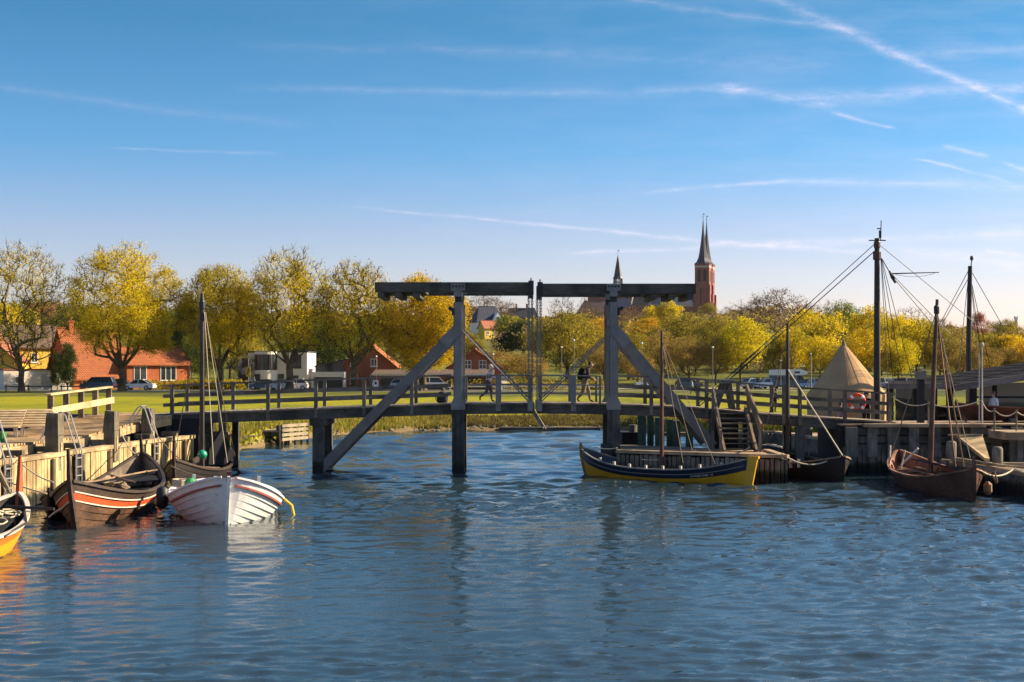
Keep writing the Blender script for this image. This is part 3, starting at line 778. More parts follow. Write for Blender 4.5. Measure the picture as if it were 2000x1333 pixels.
# ---- the far wood that reads as one mass
SKY_ = [(-200, 590), (0, 588), (100, 578), (200, 592), (350, 604), (880, 608), (930, 596), (1000, 616), (1060, 618), (1140, 610), (1200, 616), (1400, 609), (1460, 604), (1520, 588), (1580, 604), (1700, 616), (1800, 624), (1900, 642), (2000, 648), (2300, 650)]
rs = np.random.RandomState(77)
cen, cnts, tints, sizes = [], [], [], []
allv, allt = [], []
for i in range(520):
    px = rs.uniform(-120, 2120); Y = rs.uniform(265, 840); x = X(px, Y); z = hill_h(x, Y)
    lim = Z(interp(SKY_, px) + rs.uniform(0, 10), Y)
    top = min(z + rs.uniform(8, 13), lim)
    if top - z < 2.5: continue
    if 885 < px < 1000 and Y < 490: continue
    if px < 130 and Y < 450: continue
    hz = (top - z) / 2; r = min(6, 2 + hz * 0.8)
    n = 46
    p = rs.normal(0, 1, (n, 3)); p /= np.linalg.norm(p, axis=1)[:, None]; p *= rs.uniform(0.5, 1, (n, 1)) ** 0.5
    c = np.array([x, Y, z + hz * 1.05]) + p * np.array([r, r, hz * 0.95])
    base = rs.choice([0.15, 0.35, 0.55, 0.75, 0.9]) + rs.normal(0, 0.05)
    v_, t_ = leaves_np(rs, c, np.full(n, 6), 0.55, 0.42 * Y / 300 + 0.15, np.full(n, base), 0.06)
    allv.append(v_); allt.append(t_)
M_FAR = leafmat('far_wood', [(0.0, (0.13, 0.088, 0.066)), (0.25, (0.23, 0.155, 0.085)), (0.45, (0.14, 0.14, 0.035)), (0.6, (0.29, 0.21, 0.055)), (0.8, (0.34, 0.27, 0.04)), (1.0, (0.46, 0.32, 0.045))], 0.4)
me = mesh_np('far_wood', np.concatenate(allv), 4, np.concatenate(allt), [M_FAR])
o = bpy.data.objects.new('far_wood', me); C.objects.link(o); tag(o, 'mixed olive and brown wood covering the hillside below the cathedral', 'wood', kind='stuff')
# hedge and shrubs in front of the houses
mb = MB(); 
cv_, tv_ = [], []
for i in range(240):
    px = rs.choice([rs.uniform(360, 470), rs.uniform(860, 1180), rs.uniform(280, 470)]); Y = rs.uniform(196, 200); h = rs.uniform(0.5, 1.3)
    cv_.append((X(px, Y), Y, 1.4 + h * 0.6)); tv_.append(rs.uniform(0.2, 1))
v_, t_ = leaves_np(rs, np.array(cv_), np.full(len(cv_), 50), 0.5, 0.3, np.array(tv_), 0.1)
o = bpy.data.objects.new('garden_shrubs', mesh_np('garden_shrubs', v_, 4, t_, [LEAF['olive']])); C.objects.link(o); tag(o, 'low olive garden shrubs along the road in front of the houses', 'shrubs', kind='stuff')

# ------------------------------------------------------------------ houses
M_BRICK = brick('red_brick', (0.34, 0.105, 0.05), (0.26, 0.075, 0.04), (0.30, 0.2, 0.14), 3.0)
M_BRICK_O = brick('orange_brick', (0.54, 0.125, 0.03), (0.44, 0.095, 0.024), (0.42, 0.17, 0.08), 2.0)
M_TILE_O = tiles('orange_tiles', (0.40, 0.115, 0.022), (0.24, 0.055, 0.013), 1.7)
M_TILE_R = tiles('red_tiles', (0.40, 0.12, 0.06), (0.26, 0.08, 0.045), 3.0)
M_TILE_B = tiles('brown_tiles', (0.16, 0.10, 0.065), (0.09, 0.06, 0.045), 3.0)
M_SLATE = tiles('blue_slate', (0.032, 0.04, 0.075), (0.018, 0.022, 0.045), 3.0)
M_DKROOF = paint('tarred_roof', (0.035, 0.038, 0.045), 0.7)
M_WHITE = paint('white_render', (0.86, 0.79, 0.72), 0.8, var=0.08, spec=0.2, scale=0.5)
M_CREAM = paint('cream_render', (0.72, 0.62, 0.5), 0.8, var=0.06, spec=0.2, scale=0.5)
M_YEL = paint('yellow_render', (0.66, 0.44, 0.07), 0.8, var=0.08, spec=0.2, scale=0.5)
M_FRAME = plain('white_frame', (0.75, 0.72, 0.66), 0.5)
M_DFRAME = plain('dark_frame', (0.03, 0.035, 0.04), 0.5)
M_GLASS = glass('window_glass')
M_GDOOR = plain('garage_door', (0.42, 0.38, 0.35), 0.6)
M_DARK = plain('dark_opening', (0.02, 0.02, 0.022), 0.8)

def window(parent, face, u, v, w, h, off, cols=2, rows=1, frame=None, t=0.09, label=None):
    """a framed window on a wall; face: 'f' front (-y), 'r' right (+x), 'l' left; off = wall distance from the thing's middle"""
    fr = MB()
    def put(u0, u1, v0, v1, d0, d1, mbx):
        if face == 'f': mbx.span(u + u0, u + u1, -off - d1, -off - d0, v + v0, v + v1)
        elif face == 'r': mbx.span(off + d0, off + d1, u + u0, u + u1, v + v0, v + v1)
        else: mbx.span(-off - d1, -off - d0, u + u0, u + u1, v + v0, v + v1)
    W2 = w / 2
    put(-W2, -W2 + t, 0, h, 0.0, 0.07, fr); put(W2 - t, W2, 0, h, 0.0, 0.07, fr)
    put(-W2 + t, W2 - t, 0, t, 0.0, 0.07, fr); put(-W2 + t, W2 - t, h - t, h, 0.0, 0.07, fr)
    for i in range(1, cols): 
        x = -W2 + w * i / cols; put(x - t / 2, x + t / 2, t, h - t, 0.0, 0.06, fr)
    for i in range(1, rows):
        z = h * i / rows; put(-W2 + t, W2 - t, z - t * .4, z + t * .4, 0.0, 0.055, fr)
    put(-W2 - 0.08, W2 + 0.08, -0.1, 0, 0.0, 0.12, fr)
    fo = fr.build('window', frame or M_FRAME, parent, local=True, label=label)
    p = MB(); put(-W2 + t * .5, W2 - t * .5, t * .5, h - t * .5, -0.05, 0.025, p); p.build('pane', M_GLASS, fo, local=True)
    return fo

def gable(parent, x0, x1, y0, y1, zb, ze, zr, wallm, roofm, axis='x', ov=0.35, hip=0.0, wname='wall'):
    """walls with gable ends and a pitched roof; ridge along axis"""
    w = MB()
    if hip: w.span(x0, x1, y0, y1, zb, ze)
    elif axis == 'x':
        ym = (y0 + y1) / 2
        sec = [(y0, zb), (y1, zb), (y1, ze), (ym, zr - 0.12), (y0, ze)]
        vs = [(x0, a, b) for a, b in sec] + [(x1, a, b) for a, b in sec]
    else:
        xm = (x0 + x1) / 2
        sec = [(x0, zb), (x1, zb), (x1, ze), (xm, zr - 0.12), (x0, ze)]
        vs = [(a, y1, b) for a, b in sec] + [(a, y0, b) for a, b in sec]
    if not hip: w.add(vs, [(4, 3, 2, 1, 0), (5, 6, 7, 8, 9)] + [(i, (i + 1) % 5, 5 + (i + 1) % 5, 5 + i) for i in range(5)])
    wo = w.build(wname, wallm, parent, local=True)
    r = MB(); sl = (zr - ze)
    if axis == 'x':
        ym = (y0 + y1) / 2; k = sl / (ym - y0) * ov
        for ya, s in ((y0 - ov, 1), (y1 + ov, -1)):
            pts = [(x0 - ov + 0, ya, ze - k), (x1 + ov, ya, ze - k), (x1 + ov - hip, ym, zr), (x0 - ov + hip, ym, zr)]
            if s < 0: pts = pts[::-1]
            r.slab(pts, 0.16)
        if hip:
            r.slab([(x1 + ov, y0 - ov, ze - k), (x1 + ov, y1 + ov, ze - k), (x1 + ov - hip, ym, zr)], 0.15)
            r.slab([(x0 - ov, y1 + ov, ze - k), (x0 - ov, y0 - ov, ze - k), (x0 - ov + hip, ym, zr)], 0.15)
        r.beam((x0 - ov + hip, ym, zr + .04), (x1 + ov - hip, ym, zr + .04), 0.3, 0.14)
    else:
        xm = (x0 + x1) / 2; k = sl / (xm - x0) * ov
        r.slab([(x0 - ov, y0 - ov, ze - k), (xm, y0 - ov, zr), (xm, y1 + ov, zr), (x0 - ov, y1 + ov, ze - k)][::-1], 0.16)
        r.slab([(xm, y0 - ov, zr), (x1 + ov, y0 - ov, ze - k), (x1 + ov, y1 + ov, ze - k), (xm, y1 + ov, zr)][::-1], 0.16)
        r.beam((xm, y0 - ov, zr + .04), (xm, y1 + ov, zr + .04), 0.3, 0.14)
    ro = r.build('roof', roofm, parent, local=True)
    return wo, ro
def chimney(parent, x, y, z0, z1, m, s=0.7):
    c = MB(); c.span(x - s / 2, x + s / 2, y - s / 2, y + s / 2, z0, z1); c.span(x - s / 2 - .08, x + s / 2 + .08, y - s / 2 - .08, y + s / 2 + .08, z1, z1 + .2)
    c.tube([(x, y, z1 + .2), (x, y, z1 + .55)], 0.14, 8); c.build('chimney', m, parent, local=True)
G0 = 1.4
# yellow house and its garage at the left edge
t = thing('yellow_house', (X(55, 214), 214, G0), 'yellow rendered house with brown roof behind the sparse maple', 'house', rotz=R(40))
gable(t, -6, 4.2, -4, 4, -0.3, 6.4, 9.6, M_YEL, M_TILE_B)
for u in (-3.6, -0.6, 2.2): window(t, 'f', u, 3.9, 1.0, 1.4, 4.0)
for u in (-3.6, 2.2): window(t, 'f', u, 1.0, 1.0, 1.4, 4.0)
chimney(t, -3.2, 0.3, 9, 11.2, M_YEL); chimney(t, 1.5, 0.3, 9, 11.0, M_YEL)
t = thing('gabled_house', (X(6, 206), 206, G0), 'olive yellow gable house with pinkish roof edge at the left border', 'house', rotz=R(6))
gable(t, -5.5, 2.6, -4, 5, -0.3, 4.4, 8.4, M_YEL, M_TILE_R, 'y')
window(t, 'f', -1.2, 4.2, 1.2, 1.3, 4.0); window(t, 'f', -1.4, 1.2, 1.6, 1.4, 4.0, 3)
t = thing('garage', (X(66, 199), 199, G0), 'pale cream flat roofed garage with grey door', 'garage', rotz=R(38))
mb = MB(); mb.span(-5, 4.6, -2.4, 3, -0.2, 2.75); mb.build('wall', M_CREAM, t, local=True)
mb = MB(); mb.span(-5.1, 4.7, -2.5, 3.1, 2.75, 2.95); mb.build('roof', M_TILE_R, t, local=True)
mb = MB(); mb.span(0.2, 3.6, -2.46, -2.36, -0.1, 2.2); mb.build('door', M_GDOOR, t, local=True)
for u in (-2.9,): window(t, 'f', u, 0.9, 1.2, 1.0, 2.4)
# orange brick house with the big tiled roof
t = thing('brick_house', (X(250, 207), 207, G0), 'orange brick house with large orange tiled roof behind the round maple', 'house', rotz=R(38))
gable(t, -8.6, -0.6, -0.5, 9.5, -0.3, 1.9, 8.9, M_BRICK_O, M_TILE_O)
gable(t, -0.55, 9.4, -0.9, 7.5, -0.3, 3.75, 6.2, M_BRICK_O, M_TILE_O, wname='wing_wall')
for u, w, c in ((1.5, 2.0, 2), (5.9, 2.5, 3)): window(t, 'f', u, 1.2, w, 2.1, 0.9, c)
window(t, 'f', -6.5, 0.3, 1.2, 1.2, 0.5, 2)
chimney(t, -6.9, 4.5, 8.4, 9.8, M_BRICK_O); chimney(t, -2.2, 4.5, 8.4, 9.8, M_BRICK_O)
mb = MB(); mb.tube([(9.55, -1.1, -.2), (9.55, -1.1, 3.7)], 0.06, 6); mb.build('downpipe', M_DFRAME, t, local=True)
# white modern house with a rounded bay
t = thing('white_house', (X(545, 206), 206, G0), 'white rendered flat roofed house with a rounded glazed bay', 'house')
mb = MB(); mb.span(-3.8, 4.7, -4, 5, -0.2, 5.3); mb.span(-5.6, -3.8, -2, 5, -0.2, 5.0)
wo = mb.build('wall', M_WHITE, t, local=True)
mb = MB(); mb.span(-3.9, 4.8, -4.1, 5.1, 5.3, 5.5); mb.span(-5.7, -3.9, -2.1, 5.1, 5.0, 5.2); mb.build('roof', M_DKROOF, t, local=True)
mb = MB(); mb.lathe([(1.62, -0.2), (1.62, 2.75)], 20, (-1.2, -4, 0)); bo = mb.build('bay', M_WHITE, t, local=True)
mb = MB(); mb.lathe([(1.62, 5.0), (1.62, 5.4)], 20, (-1.2, -4, 0)); mb.build('bay_parapet', M_WHITE, t, local=True)
mb = MB(); mb.lathe([(1.56, 2.75), (1.56, 5.0)], 20, (-1.2, -4, 0)); mb.build('bay_glass', M_GLASS, bo, local=True)
mb = MB()
for k in range(7):
    a = R(180 + 15 + 25 * k); mb.box((-1.2 + 1.58 * math.cos(a), -4 + 1.58 * math.sin(a), 3.87), (0.08, 0.08, 2.25))
mb.build('bay_frame', M_DFRAME, bo, local=True)
window(t, 'f', 3.2, 3.1, 1.3, 1.9, 4.0, 2, 1, M_DFRAME); window(t, 'f', 2.6, 0.5, 1.7, 1.5, 4.0, 2, 2, M_DFRAME); window(t, 'f', 0.95, 0.0, 0.9, 2.2, 4.0, 1, 1, M_DFRAME)
window(t, 'f', -4.6, 3.4, 0.9, 1.1, 2.0, 1, 1, M_DFRAME); window(t, 'f', -4.7, 0.3, 1.2, 1.8, 2.0, 2, 1, M_DFRAME)
mb = MB(); mb.span(-2.6, -1.8, -5.7, -5.55, 0, 2.2); mb.build('door', M_DFRAME, t, local=True)
t = thing('carport', (X(646, 205), 205, G0), 'white carport wing with dark opening and glazed roof terrace', 'carport')
mb = MB(); mb.span(-2.4, 2.4, -3, 3, 1.75, 2.5); mb.span(-2.4, -2.1, -3, 3, -.2, 1.75); mb.span(2.1, 2.4, -3, 3, -.2, 1.75); mb.span(-2.1, 2.1, 2, 3, -.2, 1.75); mb.build('wall', M_WHITE, t, local=True)
mb = MB(); mb.span(-2.0, 2.0, -2.6, -2.5, -0.15, 1.75); mb.build('garage_door', M_DFRAME, t, local=True)
mb = MB(); mb.slab([(-2.2, -1.5, 3.4), (2.3, -1.5, 4.4), (2.3, 3, 4.4), (-2.2, 3, 3.4)], 0.2); mb.build('roof', M_DKROOF, t, local=True)
mb = MB(); mb.add([(-2.1, -1.2, 2.5), (2.1, -1.2, 2.5), (2.1, -1.2, 4.15), (-2.1, -1.2, 3.2), (-2.1, 2.8, 2.5), (2.1, 2.8, 2.5), (2.1, 2.8, 4.15), (-2.1, 2.8, 3.2)], [(0, 1, 2, 3), (7, 6, 5, 4), (1, 5, 6, 2), (0, 3, 7, 4)]); mb.build('glazing', M_GLASS, t, local=True)
mb = MB()
for k in range(8): mb.span(-2.3 + k * .65, -2.27 + k * .65, -2.95, -2.9, 2.5, 3.2)
mb.span(-2.35, 2.35, -2.96, -2.89, 3.2, 3.25); mb.build('terrace_rail', M_DFRAME, t, local=True)
# brick gable houses
t = thing('brick_gable_house', (X(726, 208), 208, G0), 'red brick gable house with orange tiled verge left of the bridge tower', 'house')
gable(t, -3.8, 3.8, -4, 5, -0.3, 3.5, 6.6, M_BRICK, M_TILE_O, 'y')
for u in (-2.2, 0.75): window(t, 'f', u, 3.3, 1.0, 1.1, 4.0); window(t, 'f', u, 0.8, 1.1, 1.4, 4.0, 2, 2)
t = thing('brick_cottage', (X(928, 210), 210, G0), 'dark red brick cottage with white windows behind the walking woman', 'house')
gable(t, -3.9, 3.9, -4, 5, -0.3, 3.3, 5.9, M_BRICK, M_TILE_R, 'y')
for u in (-1.0, 1.2): window(t, 'f', u, 2.9, 1.1, 1.3, 4.0, 2, 2)
for u in (-2.4, 0.4, 2.6): window(t, 'f', u, 0.5, 1.0, 1.2, 4.0, 2, 2)
t = thing('garage_row', (X(850, 200), 200, G0), 'long low red brick garage row with pale roof edge behind the bridge rails', 'garage')
mb = MB(); mb.span(-8.5, 8.0, -2, 3, -0.2, 2.1); mb.build('wall', M_BRICK, t, local=True)
mb = MB(); mb.slab([(-8.8, -2.4, 2.1), (8.4, -2.4, 2.1), (8.4, 3.2, 2.7), (-8.8, 3.2, 2.7)], .14, V((0, 0, 1))); mb.build('roof', M_TILE_B, t, local=True)
mb = MB(); mb.span(-8.8, 8.4, -2.52, -2.4, 2.0, 2.2); mb.build('gutter', M_FRAME, t, local=True)
for u in (-6.4, -3.4, -.4, 2.6, 5.6):
    mb = MB(); mb.span(u - 1.1, u + 1.1, -2.07, -2.0, -.1, 1.8); mb.build('door', M_DFRAME, t, local=True)
t = thing('shed', (X(978, 197), 197, G0), 'small straw yellow shed with a low roof on the lawn edge', 'shed', rotz=R(30))
mb = MB(); mb.span(-1.4, 1.4, -1, 1, -.2, 1.55); mb.build('wall', M_YEL, t, local=True)
mb = MB(); mb.slab([(-1.6, -1.2, 1.55), (1.6, -1.2, 1.55), (1.6, 1.2, 1.8), (-1.6, 1.2, 1.8)], .1, V((0, 0, 1))); mb.build('roof', M_DKROOF, t, local=True)
mb = MB(); mb.span(-.5, .4, -1.05, -1, -.1, 1.4); mb.build('door', M_CREAM, t, local=True)
# hillside houses
x, Y = X(951, 480), 480; t = thing('hill_house', (x, Y, hill_h(x, Y)), 'white hill house with steep dark blue roof above the yellow house', 'house', rotz=R(20))
gable(t, -4.8, 4.8, -4, 4, -1, 5.2, 10.2, M_WHITE, M_SLATE, hip=2.2)
mb = MB(); mb.add([(0.4, -4.6, 5.0), (4.2, -4.6, 5.0), (2.3, -4.6, 8.0), (0.4, -1, 5.0), (4.2, -1, 5.0), (2.3, -1, 8.0)], [(0, 1, 2), (5, 4, 3), (0, 2, 5, 3), (1, 4, 5, 2)]); mb.build('dormer', M_WHITE, t, local=True)
for u in (-3.2, -1, 1.4, 3.4): window(t, 'f', u, 2.6, 1.1, 1.6, 4.0); 
window(t, 'f', 2.3, 5.4, 1.2, 1.2, 4.6)
chimney(t, -2, 0.4, 9.4, 11.4, M_WHITE); chimney(t, 2.4, .4, 9.4, 11.4, M_WHITE)
x, Y = X(953, 452), 452; t = thing('yellow_cottage', (x, Y, hill_h(x, Y) - .4), 'small bright yellow house with red roof below the blue roofed hill house', 'house', rotz=R(35))
gable(t, -2.6, 2.6, -1.9, 1.9, -1, 4.0, 6.2, M_YEL, M_TILE_R)
for u in (-1.3, 1.2): window(t, 'f', u, 1.6, .9, 1.2, 1.9)
x, Y = X(1019, 620), 620; t = thing('long_roof_house', (x, Y, hill_h(x, Y)), 'long dark roofed building with two chimneys on the skyline left of the chains', 'house')
gable(t, -7, 7, -4, 4, -1, 5.5, 9.4, M_BRICK, M_DKROOF, hip=1.5)
for u in (-4.5, -1.5, 1.5, 4.5): window(t, 'f', u, 2.4, 1.1, 1.6, 4.0)
chimney(t, -2.4, 0, 9, 11, M_BRICK); chimney(t, 2.2, 0, 9, 11, M_BRICK)
x, Y = X(82, 440), 440; t = thing('villa', (x, Y, hill_h(x, Y)), 'brown roofed villa with a row of bluish windows on the left hill', 'house', rotz=R(15))
gable(t, -5.5, 4.5, -4, 4, -1, 7.0, 11.2, M_BRICK, M_TILE_R, hip=1.5)
for u in (-4.0, -2, 0, 2): window(t, 'f', u, 4.6, 1.3, 1.6, 4.0, 2)
for u in (-4.0, -1, 2): window(t, 'f', u, 1.6, 1.2, 1.5, 4.0, 2)
x, Y = X(1985, 700), 700; t = thing('round_tower', (x, Y, hill_h(x, Y)), 'far grey round tower with a wider top on the right skyline', 'tower')
zt = Z(618, Y) - hill_h(x, Y)
mb = MB(); mb.lathe([(0.95, -1), (0.9, zt - 1.5), (1.15, zt - 1.3), (1.15, zt - .5)], 14); mb.build('shaft', M_WHITE, t, local=True)
mb = MB()
for k in range(8): a = k * math.pi / 4; mb.box((1.0 * math.cos(a), 1.0 * math.sin(a), zt - .25), (.4, .4, .5), a)
mb.build('battlement', M_WHITE, t, local=True)
x, Y = X(1966, 690), 690; t = thing('ridge_house', (x, Y, hill_h(x, Y)), 'low grey roofed house beside the far round tower', 'house'); zt = Z(636, Y) - hill_h(x, Y)
gable(t, -4, 4, -3, 3, -1, zt - 3, zt, M_BRICK, M_DKROOF); window(t, 'f', -1.5, zt - 5, 1, 1.2, 3.0); window(t, 'f', 1.5, zt - 5, 1, 1.2, 3.0)

# ------------------------------------------------------------------ cathedral
YC = 940.0; bx = X(1371, YC); bz = 36.0
t = thing('cathedral', (bx, YC, bz), 'red brick cathedral with twin slender spires on the hill', 'cathedral', rotz=R(-17))
M_CB = brick('cathedral_brick', (0.30, 0.085, 0.06), (0.23, 0.065, 0.05), (0.22, 0.11, 0.09), 1.6)
M_COP = paint('green_copper', (0.07, 0.13, 0.115), 0.6); M_LEAD = paint('spire_slate', (0.028, 0.031, 0.045), 0.5)
M_STRIP = plain('pale_band', (0.42, 0.36, 0.33), 0.8)
zT = Z(515, YC) - bz; zR = Z(554, YC) - bz; zE = Z(578, YC) - bz; zS = Z(426, YC) - bz
for k, (ox, oy) in enumerate(((0, 0), (0, 14.5))):
    mb = MB(); mb.span(ox - 4.8, ox + 4.8, oy, oy + 9.6, -4, zT - 2.6)
    mb.span(ox - 5.15, ox - 4.1, oy - .4, oy + .8, -4, zT - 14); mb.span(ox + 4.1, ox + 5.5, oy - .5, oy + .9, -4, zT - 14); mb.span(ox + 4.1, ox + 6.6, oy - .55, oy + .9, -4, zT - 26); mb.span(ox + 4.1, ox + 6.0, oy + 8.6, oy + 10, -4, zT - 20)
    mb.span(ox - 0.5, ox + 0.5, oy - .25, oy + .5, -4, zT - 18)
    tw = mb.build('tower', M_CB, t, local=True)
    mb = MB(); mb.span(ox - 4.9, ox + 4.9, oy - .1, oy + 9.7, zT - 2.6, zT - 1.4); mb.build('band', M_STRIP, tw, local=True)
    mb = MB(); mb.span(ox - 5.0, ox + 5.0, oy - .2, oy + 9.8, zT - 1.4, zT); mb.build('cornice', M_CB, tw, local=True)
    for u in (-1.9, 1.9):
        mb = MB(); mb.span(ox + u - 1.0, ox + u + 1.0, oy - .12, oy - .04, zT - 12, zT - 5); mb.lathe([(1.0, 0), (1.0, .08)], 14, (0, 0, 0)); n_ = len(mb.v)
        mb.v[8:] = [(ox + u + p[0], oy - .12 + p[2], zT - 5 + p[1]) for p in mb.v[8:]]
        mb.build('belfry_window', M_DARK, tw, local=True)
    mb = MB(); mb.span(ox - 1.2, ox + .1, oy - .1, oy - .03, zT - 30, zT - 17); mb.span(ox + 4.82, ox + 4.9, oy + 2.4, oy + 4.2, zT - 12, zT - 5); mb.span(ox + 4.82, ox + 4.9, oy + 5.6, oy + 7.4, zT - 12, zT - 5); mb.build('blind_window', M_DARK, tw, local=True)
    sp = MB(); hh = zS - zT; c_ = (ox, oy + 4.8, zT)
    sp.lathe([(6.2, 0), (4.6, 1.3), (3.3, 4.0), (2.5, 8), (1.55, 15), (0.75, 22), (0.28, hh * 0.93), (0.12, hh)], 8, c_, R(22.5))
    so_ = sp.build('spire', M_LEAD, tw, local=True)
    mb = MB(); mb.tube([(ox, oy + 4.8, zT + hh - .5), (ox, oy + 4.8, zT + hh + 3.6)], 0.12, 6); mb.lathe([(0.05, 0), (0.5, .4), (0.05, .8)], 8, (ox, oy + 4.8, zT + hh + .6)); mb.box((ox + .5, oy + 4.8, zT + hh + 3), (1.0, .1, .6)); mb.build('finial', M_LEAD, so_, local=True)
# nave, choir, aisles
gable(t, -73, -4.8, 5.5, 18.5, -4, zE + 2, zR, M_CB, M_COP, 'x', .3, wname='nave_wall')
mb = MB(); mb.span(-80, -73, 6.5, 17.5, -4, zE + 1.5); mb.build('choir_wall', M_CB, t, local=True)
mb = MB(); mb.slab([(-80.3, 6.2, zE + 1.5), (-73, 6.2, zE + 1.5), (-73, 12, zR - 1), (-78, 12, zR - 1)], .3); mb.slab([(-80.3, 17.8, zE + 1.5), (-80.3, 6.2, zE + 1.5), (-78, 12, zR - 1)], .3); mb.build('choir_roof', M_COP, t, local=True)
mb = MB(); mb.slab([(-64, -1, zE - 7), (-5, -1, zE - 7), (-5, 5.6, zE - .5), (-64, 5.6, zE - .5)], .3); mb.build('aisle_roof', paint('lead_roof', (0.20, 0.15, 0.155), .7), t, local=True)
mb = MB(); mb.span(-64, -5, -.7, 5.6, -4, zE - 7.4); 
for k in range(10): mb.span(-62 + 6 * k, -61 + 6 * k, -1.5, -.5, -4, zE - 9)
mb.build('aisle_wall', M_CB, t, local=True)
for k in range(9):
    mb = MB(); mb.span(-59.2 + 6 * k, -57.6 + 6 * k, -.78, -.7, zE - 14, zE - 9); mb.build('aisle_window', M_DARK, t, local=True)
    mb = MB(); mb.span(-59.2 + 6 * k, -57.6 + 6 * k, 5.42, 5.5, zE - 1, zE + 1.4); mb.build('clerestory_window', M_DARK, t, local=True)
# chapel with stepped gables and the domed chapel
cx_ = (1258 - 1371) / F * YC * 1.03
wo, ro = gable(t, cx_ - 7, cx_ + 5, -6, 4, -4, zE - 6, zE - 1.2, M_CB, M_TILE_B, 'x', .1, wname='chapel_wall')
mb = MB()
for s in (-7.2, 5.2):
    for i in range(6):
        w = 5.6 * (1 - i / 6.0); mb.span(cx_ + s - .3, cx_ + s + .3, -1 - w, -1 + w, zE - 6 + i * .95, zE - 5.05 + i * .95)
mb.build('stepped_gable', M_STRIP, wo, local=True)
mb = MB()
for i in range(5): mb.span(cx_ - 5.6 + i * 2.1, cx_ - 4.6 + i * 2.1, -6.1, -6.02, zE - 11, zE - 7)
mb.build('chapel_window', M_DARK, wo, local=True)
dx_ = (1334 - 1371) / F * YC * 1.03
mb = MB(); mb.lathe([(7.4, -4), (7.4, zE - 7.5)], 20, (dx_, 1, 0)); mb.build('drum', M_CB, t, local=True)
mb = MB(); mb.lathe([(7.7 * math.cos(R(a)) + .05, zE - 7.5 + 8.2 * math.sin(R(a))) for a in range(0, 91, 9)], 24, (dx_, 1, 0)); do = mb.build('dome', paint('pale_copper', (0.36, 0.30, 0.27), .6), t, smooth=True, local=True)
mb = MB(); mb.tube([(dx_, 1, zE + .5), (dx_, 1, zE + 2.6)], .35, 8); mb.build('lantern', M_STRIP, do, local=True)
fx_ = (1207 - 1371) / F * YC * 1.06 - 0.6; zf = Z(492, YC) - bz
mb = MB()
for k in range(8):
    a = k * math.pi / 4; mb.beam((fx_ + 3.2 * math.cos(a), 12 + 3.2 * math.sin(a), zR - .5), (fx_ + 2.8 * math.cos(a), 12 + 2.8 * math.sin(a), zR + 5), .6, .6)
mb.lathe([(4.2, zR - 2.5), (3.2, zR + .8)], 8, (fx_, 12, 0)); mb.lathe([(2.9, zR + 2.3), (2.9, zR + 2.8)], 8, (fx_, 12, 0))
fl = mb.build('ridge_turret', M_LEAD, t, local=True)
mb = MB(); mb.lathe([(3.8, zR + 5), (2.9, zR + 6.5), (2.3, zR + 10), (.8, zf - 3), (.15, zf)], 8, (fx_, 12, 0)); mb.tube([(fx_, 12, zf - .5), (fx_, 12, zf + 3.4)], .1, 6); mb.box((fx_ + .5, 12, zf + 3), (1, .1, .6)); mb.build('turret_spire', M_LEAD, fl, local=True)
# lower brown roofed building left of the cathedral
x, Y = X(1160, 760), 760; t = thing('chapter_house', (x, Y, hill_h(x, Y)), 'brown hipped roof house below the cathedral east end', 'house'); zt = Z(588, Y) - hill_h(x, Y)
gable(t, -9, 9, -4, 4, -1, zt - 6, zt, M_BRICK, paint('brown_roof', (0.16, 0.10, 0.085), .8), hip=4)
for u in (-6, -3, 0, 3, 6): window(t, 'f', u, zt - 9, 1.2, 1.6, 4.0)
# ------------------------------------------------------------------ drawbridge
YN, YF = 59.5, 62.3
M_STEEL = paint('blue_grey_paint', (0.20, 0.195, 0.185), 0.55, (0.22, 0.22, 0.2), 0.3, 0.4, 1.5)
M_STEEL2 = paint('dark_grey_paint', (0.165, 0.155, 0.142), 0.6, (0.17, 0.16, 0.14), 0.3, 0.4, 1.5)
M_BEAM = wood('dark_beam', (0.125, 0.115, 0.092), (0.052, 0.052, 0.043), (1.2, 8, 8), 0.75)
M_GIRD = wood('girder_timber', (0.135, 0.12, 0.096), (0.055, 0.053, 0.045), (1.2, 8, 8), 0.8)
M_RAIL = wood('grey_rail', (0.25, 0.21, 0.165), (0.11, 0.098, 0.08), (1.5, 8, 8), 0.85)
M_RPOST = wood('grey_post', (0.25, 0.215, 0.17), (0.11, 0.098, 0.08), (8, 8, 1.5), 0.85)
M_DECK = wood('bridge_deck', (0.42, 0.34, 0.24), (0.22, 0.17, 0.12), (6, 0.8, 6), 0.85)
M_PILE = wood('wet_pile', (0.13, 0.125, 0.115), (0.05, 0.05, 0.046), (6, 6, 0.8), 0.7)
def tidemark(m):
    """weed and wet wood just above the water on piles"""
    nt = m.node_tree; b = nt.nodes['Principled BSDF']; src = b.inputs['Base Color'].links[0].from_socket
    t = nt.nodes.new('ShaderNodeTexCoord'); s = nt.nodes.new('ShaderNodeSeparateXYZ'); L(nt, t.outputs['Object'], s.inputs[0])
    n = noise_tex(nt, texco(nt), 3.5, 4); a = nt.nodes.new('ShaderNodeMath'); a.operation = 'MULTIPLY_ADD'; L(nt, n, a.inputs[0]); a.inputs[1].default_value = -0.5; L(nt, s.outputs[2], a.inputs[2])
    f = ramp(nt, a.outputs[0], [(0.0, (1, 1, 1)), (0.14, (1, 1, 1)), (0.32, (0, 0, 0))])
    g = ramp(nt, a.outputs[0], [(0.0, (0.010, 0.011, 0.009)), (0.08, (0.016, 0.019, 0.010)), (0.30, (0.05, 0.06, 0.024))])
    L(nt, mixc(nt, f, src, g), b.inputs['Base Color'])
tidemark(M_PILE)
M_CHAIN = plain('grey_chain', (0.17, 0.165, 0.17), 0.55, 0.3)
M_BLACK = plain('black_iron', (0.012, 0.013, 0.015), 0.55)
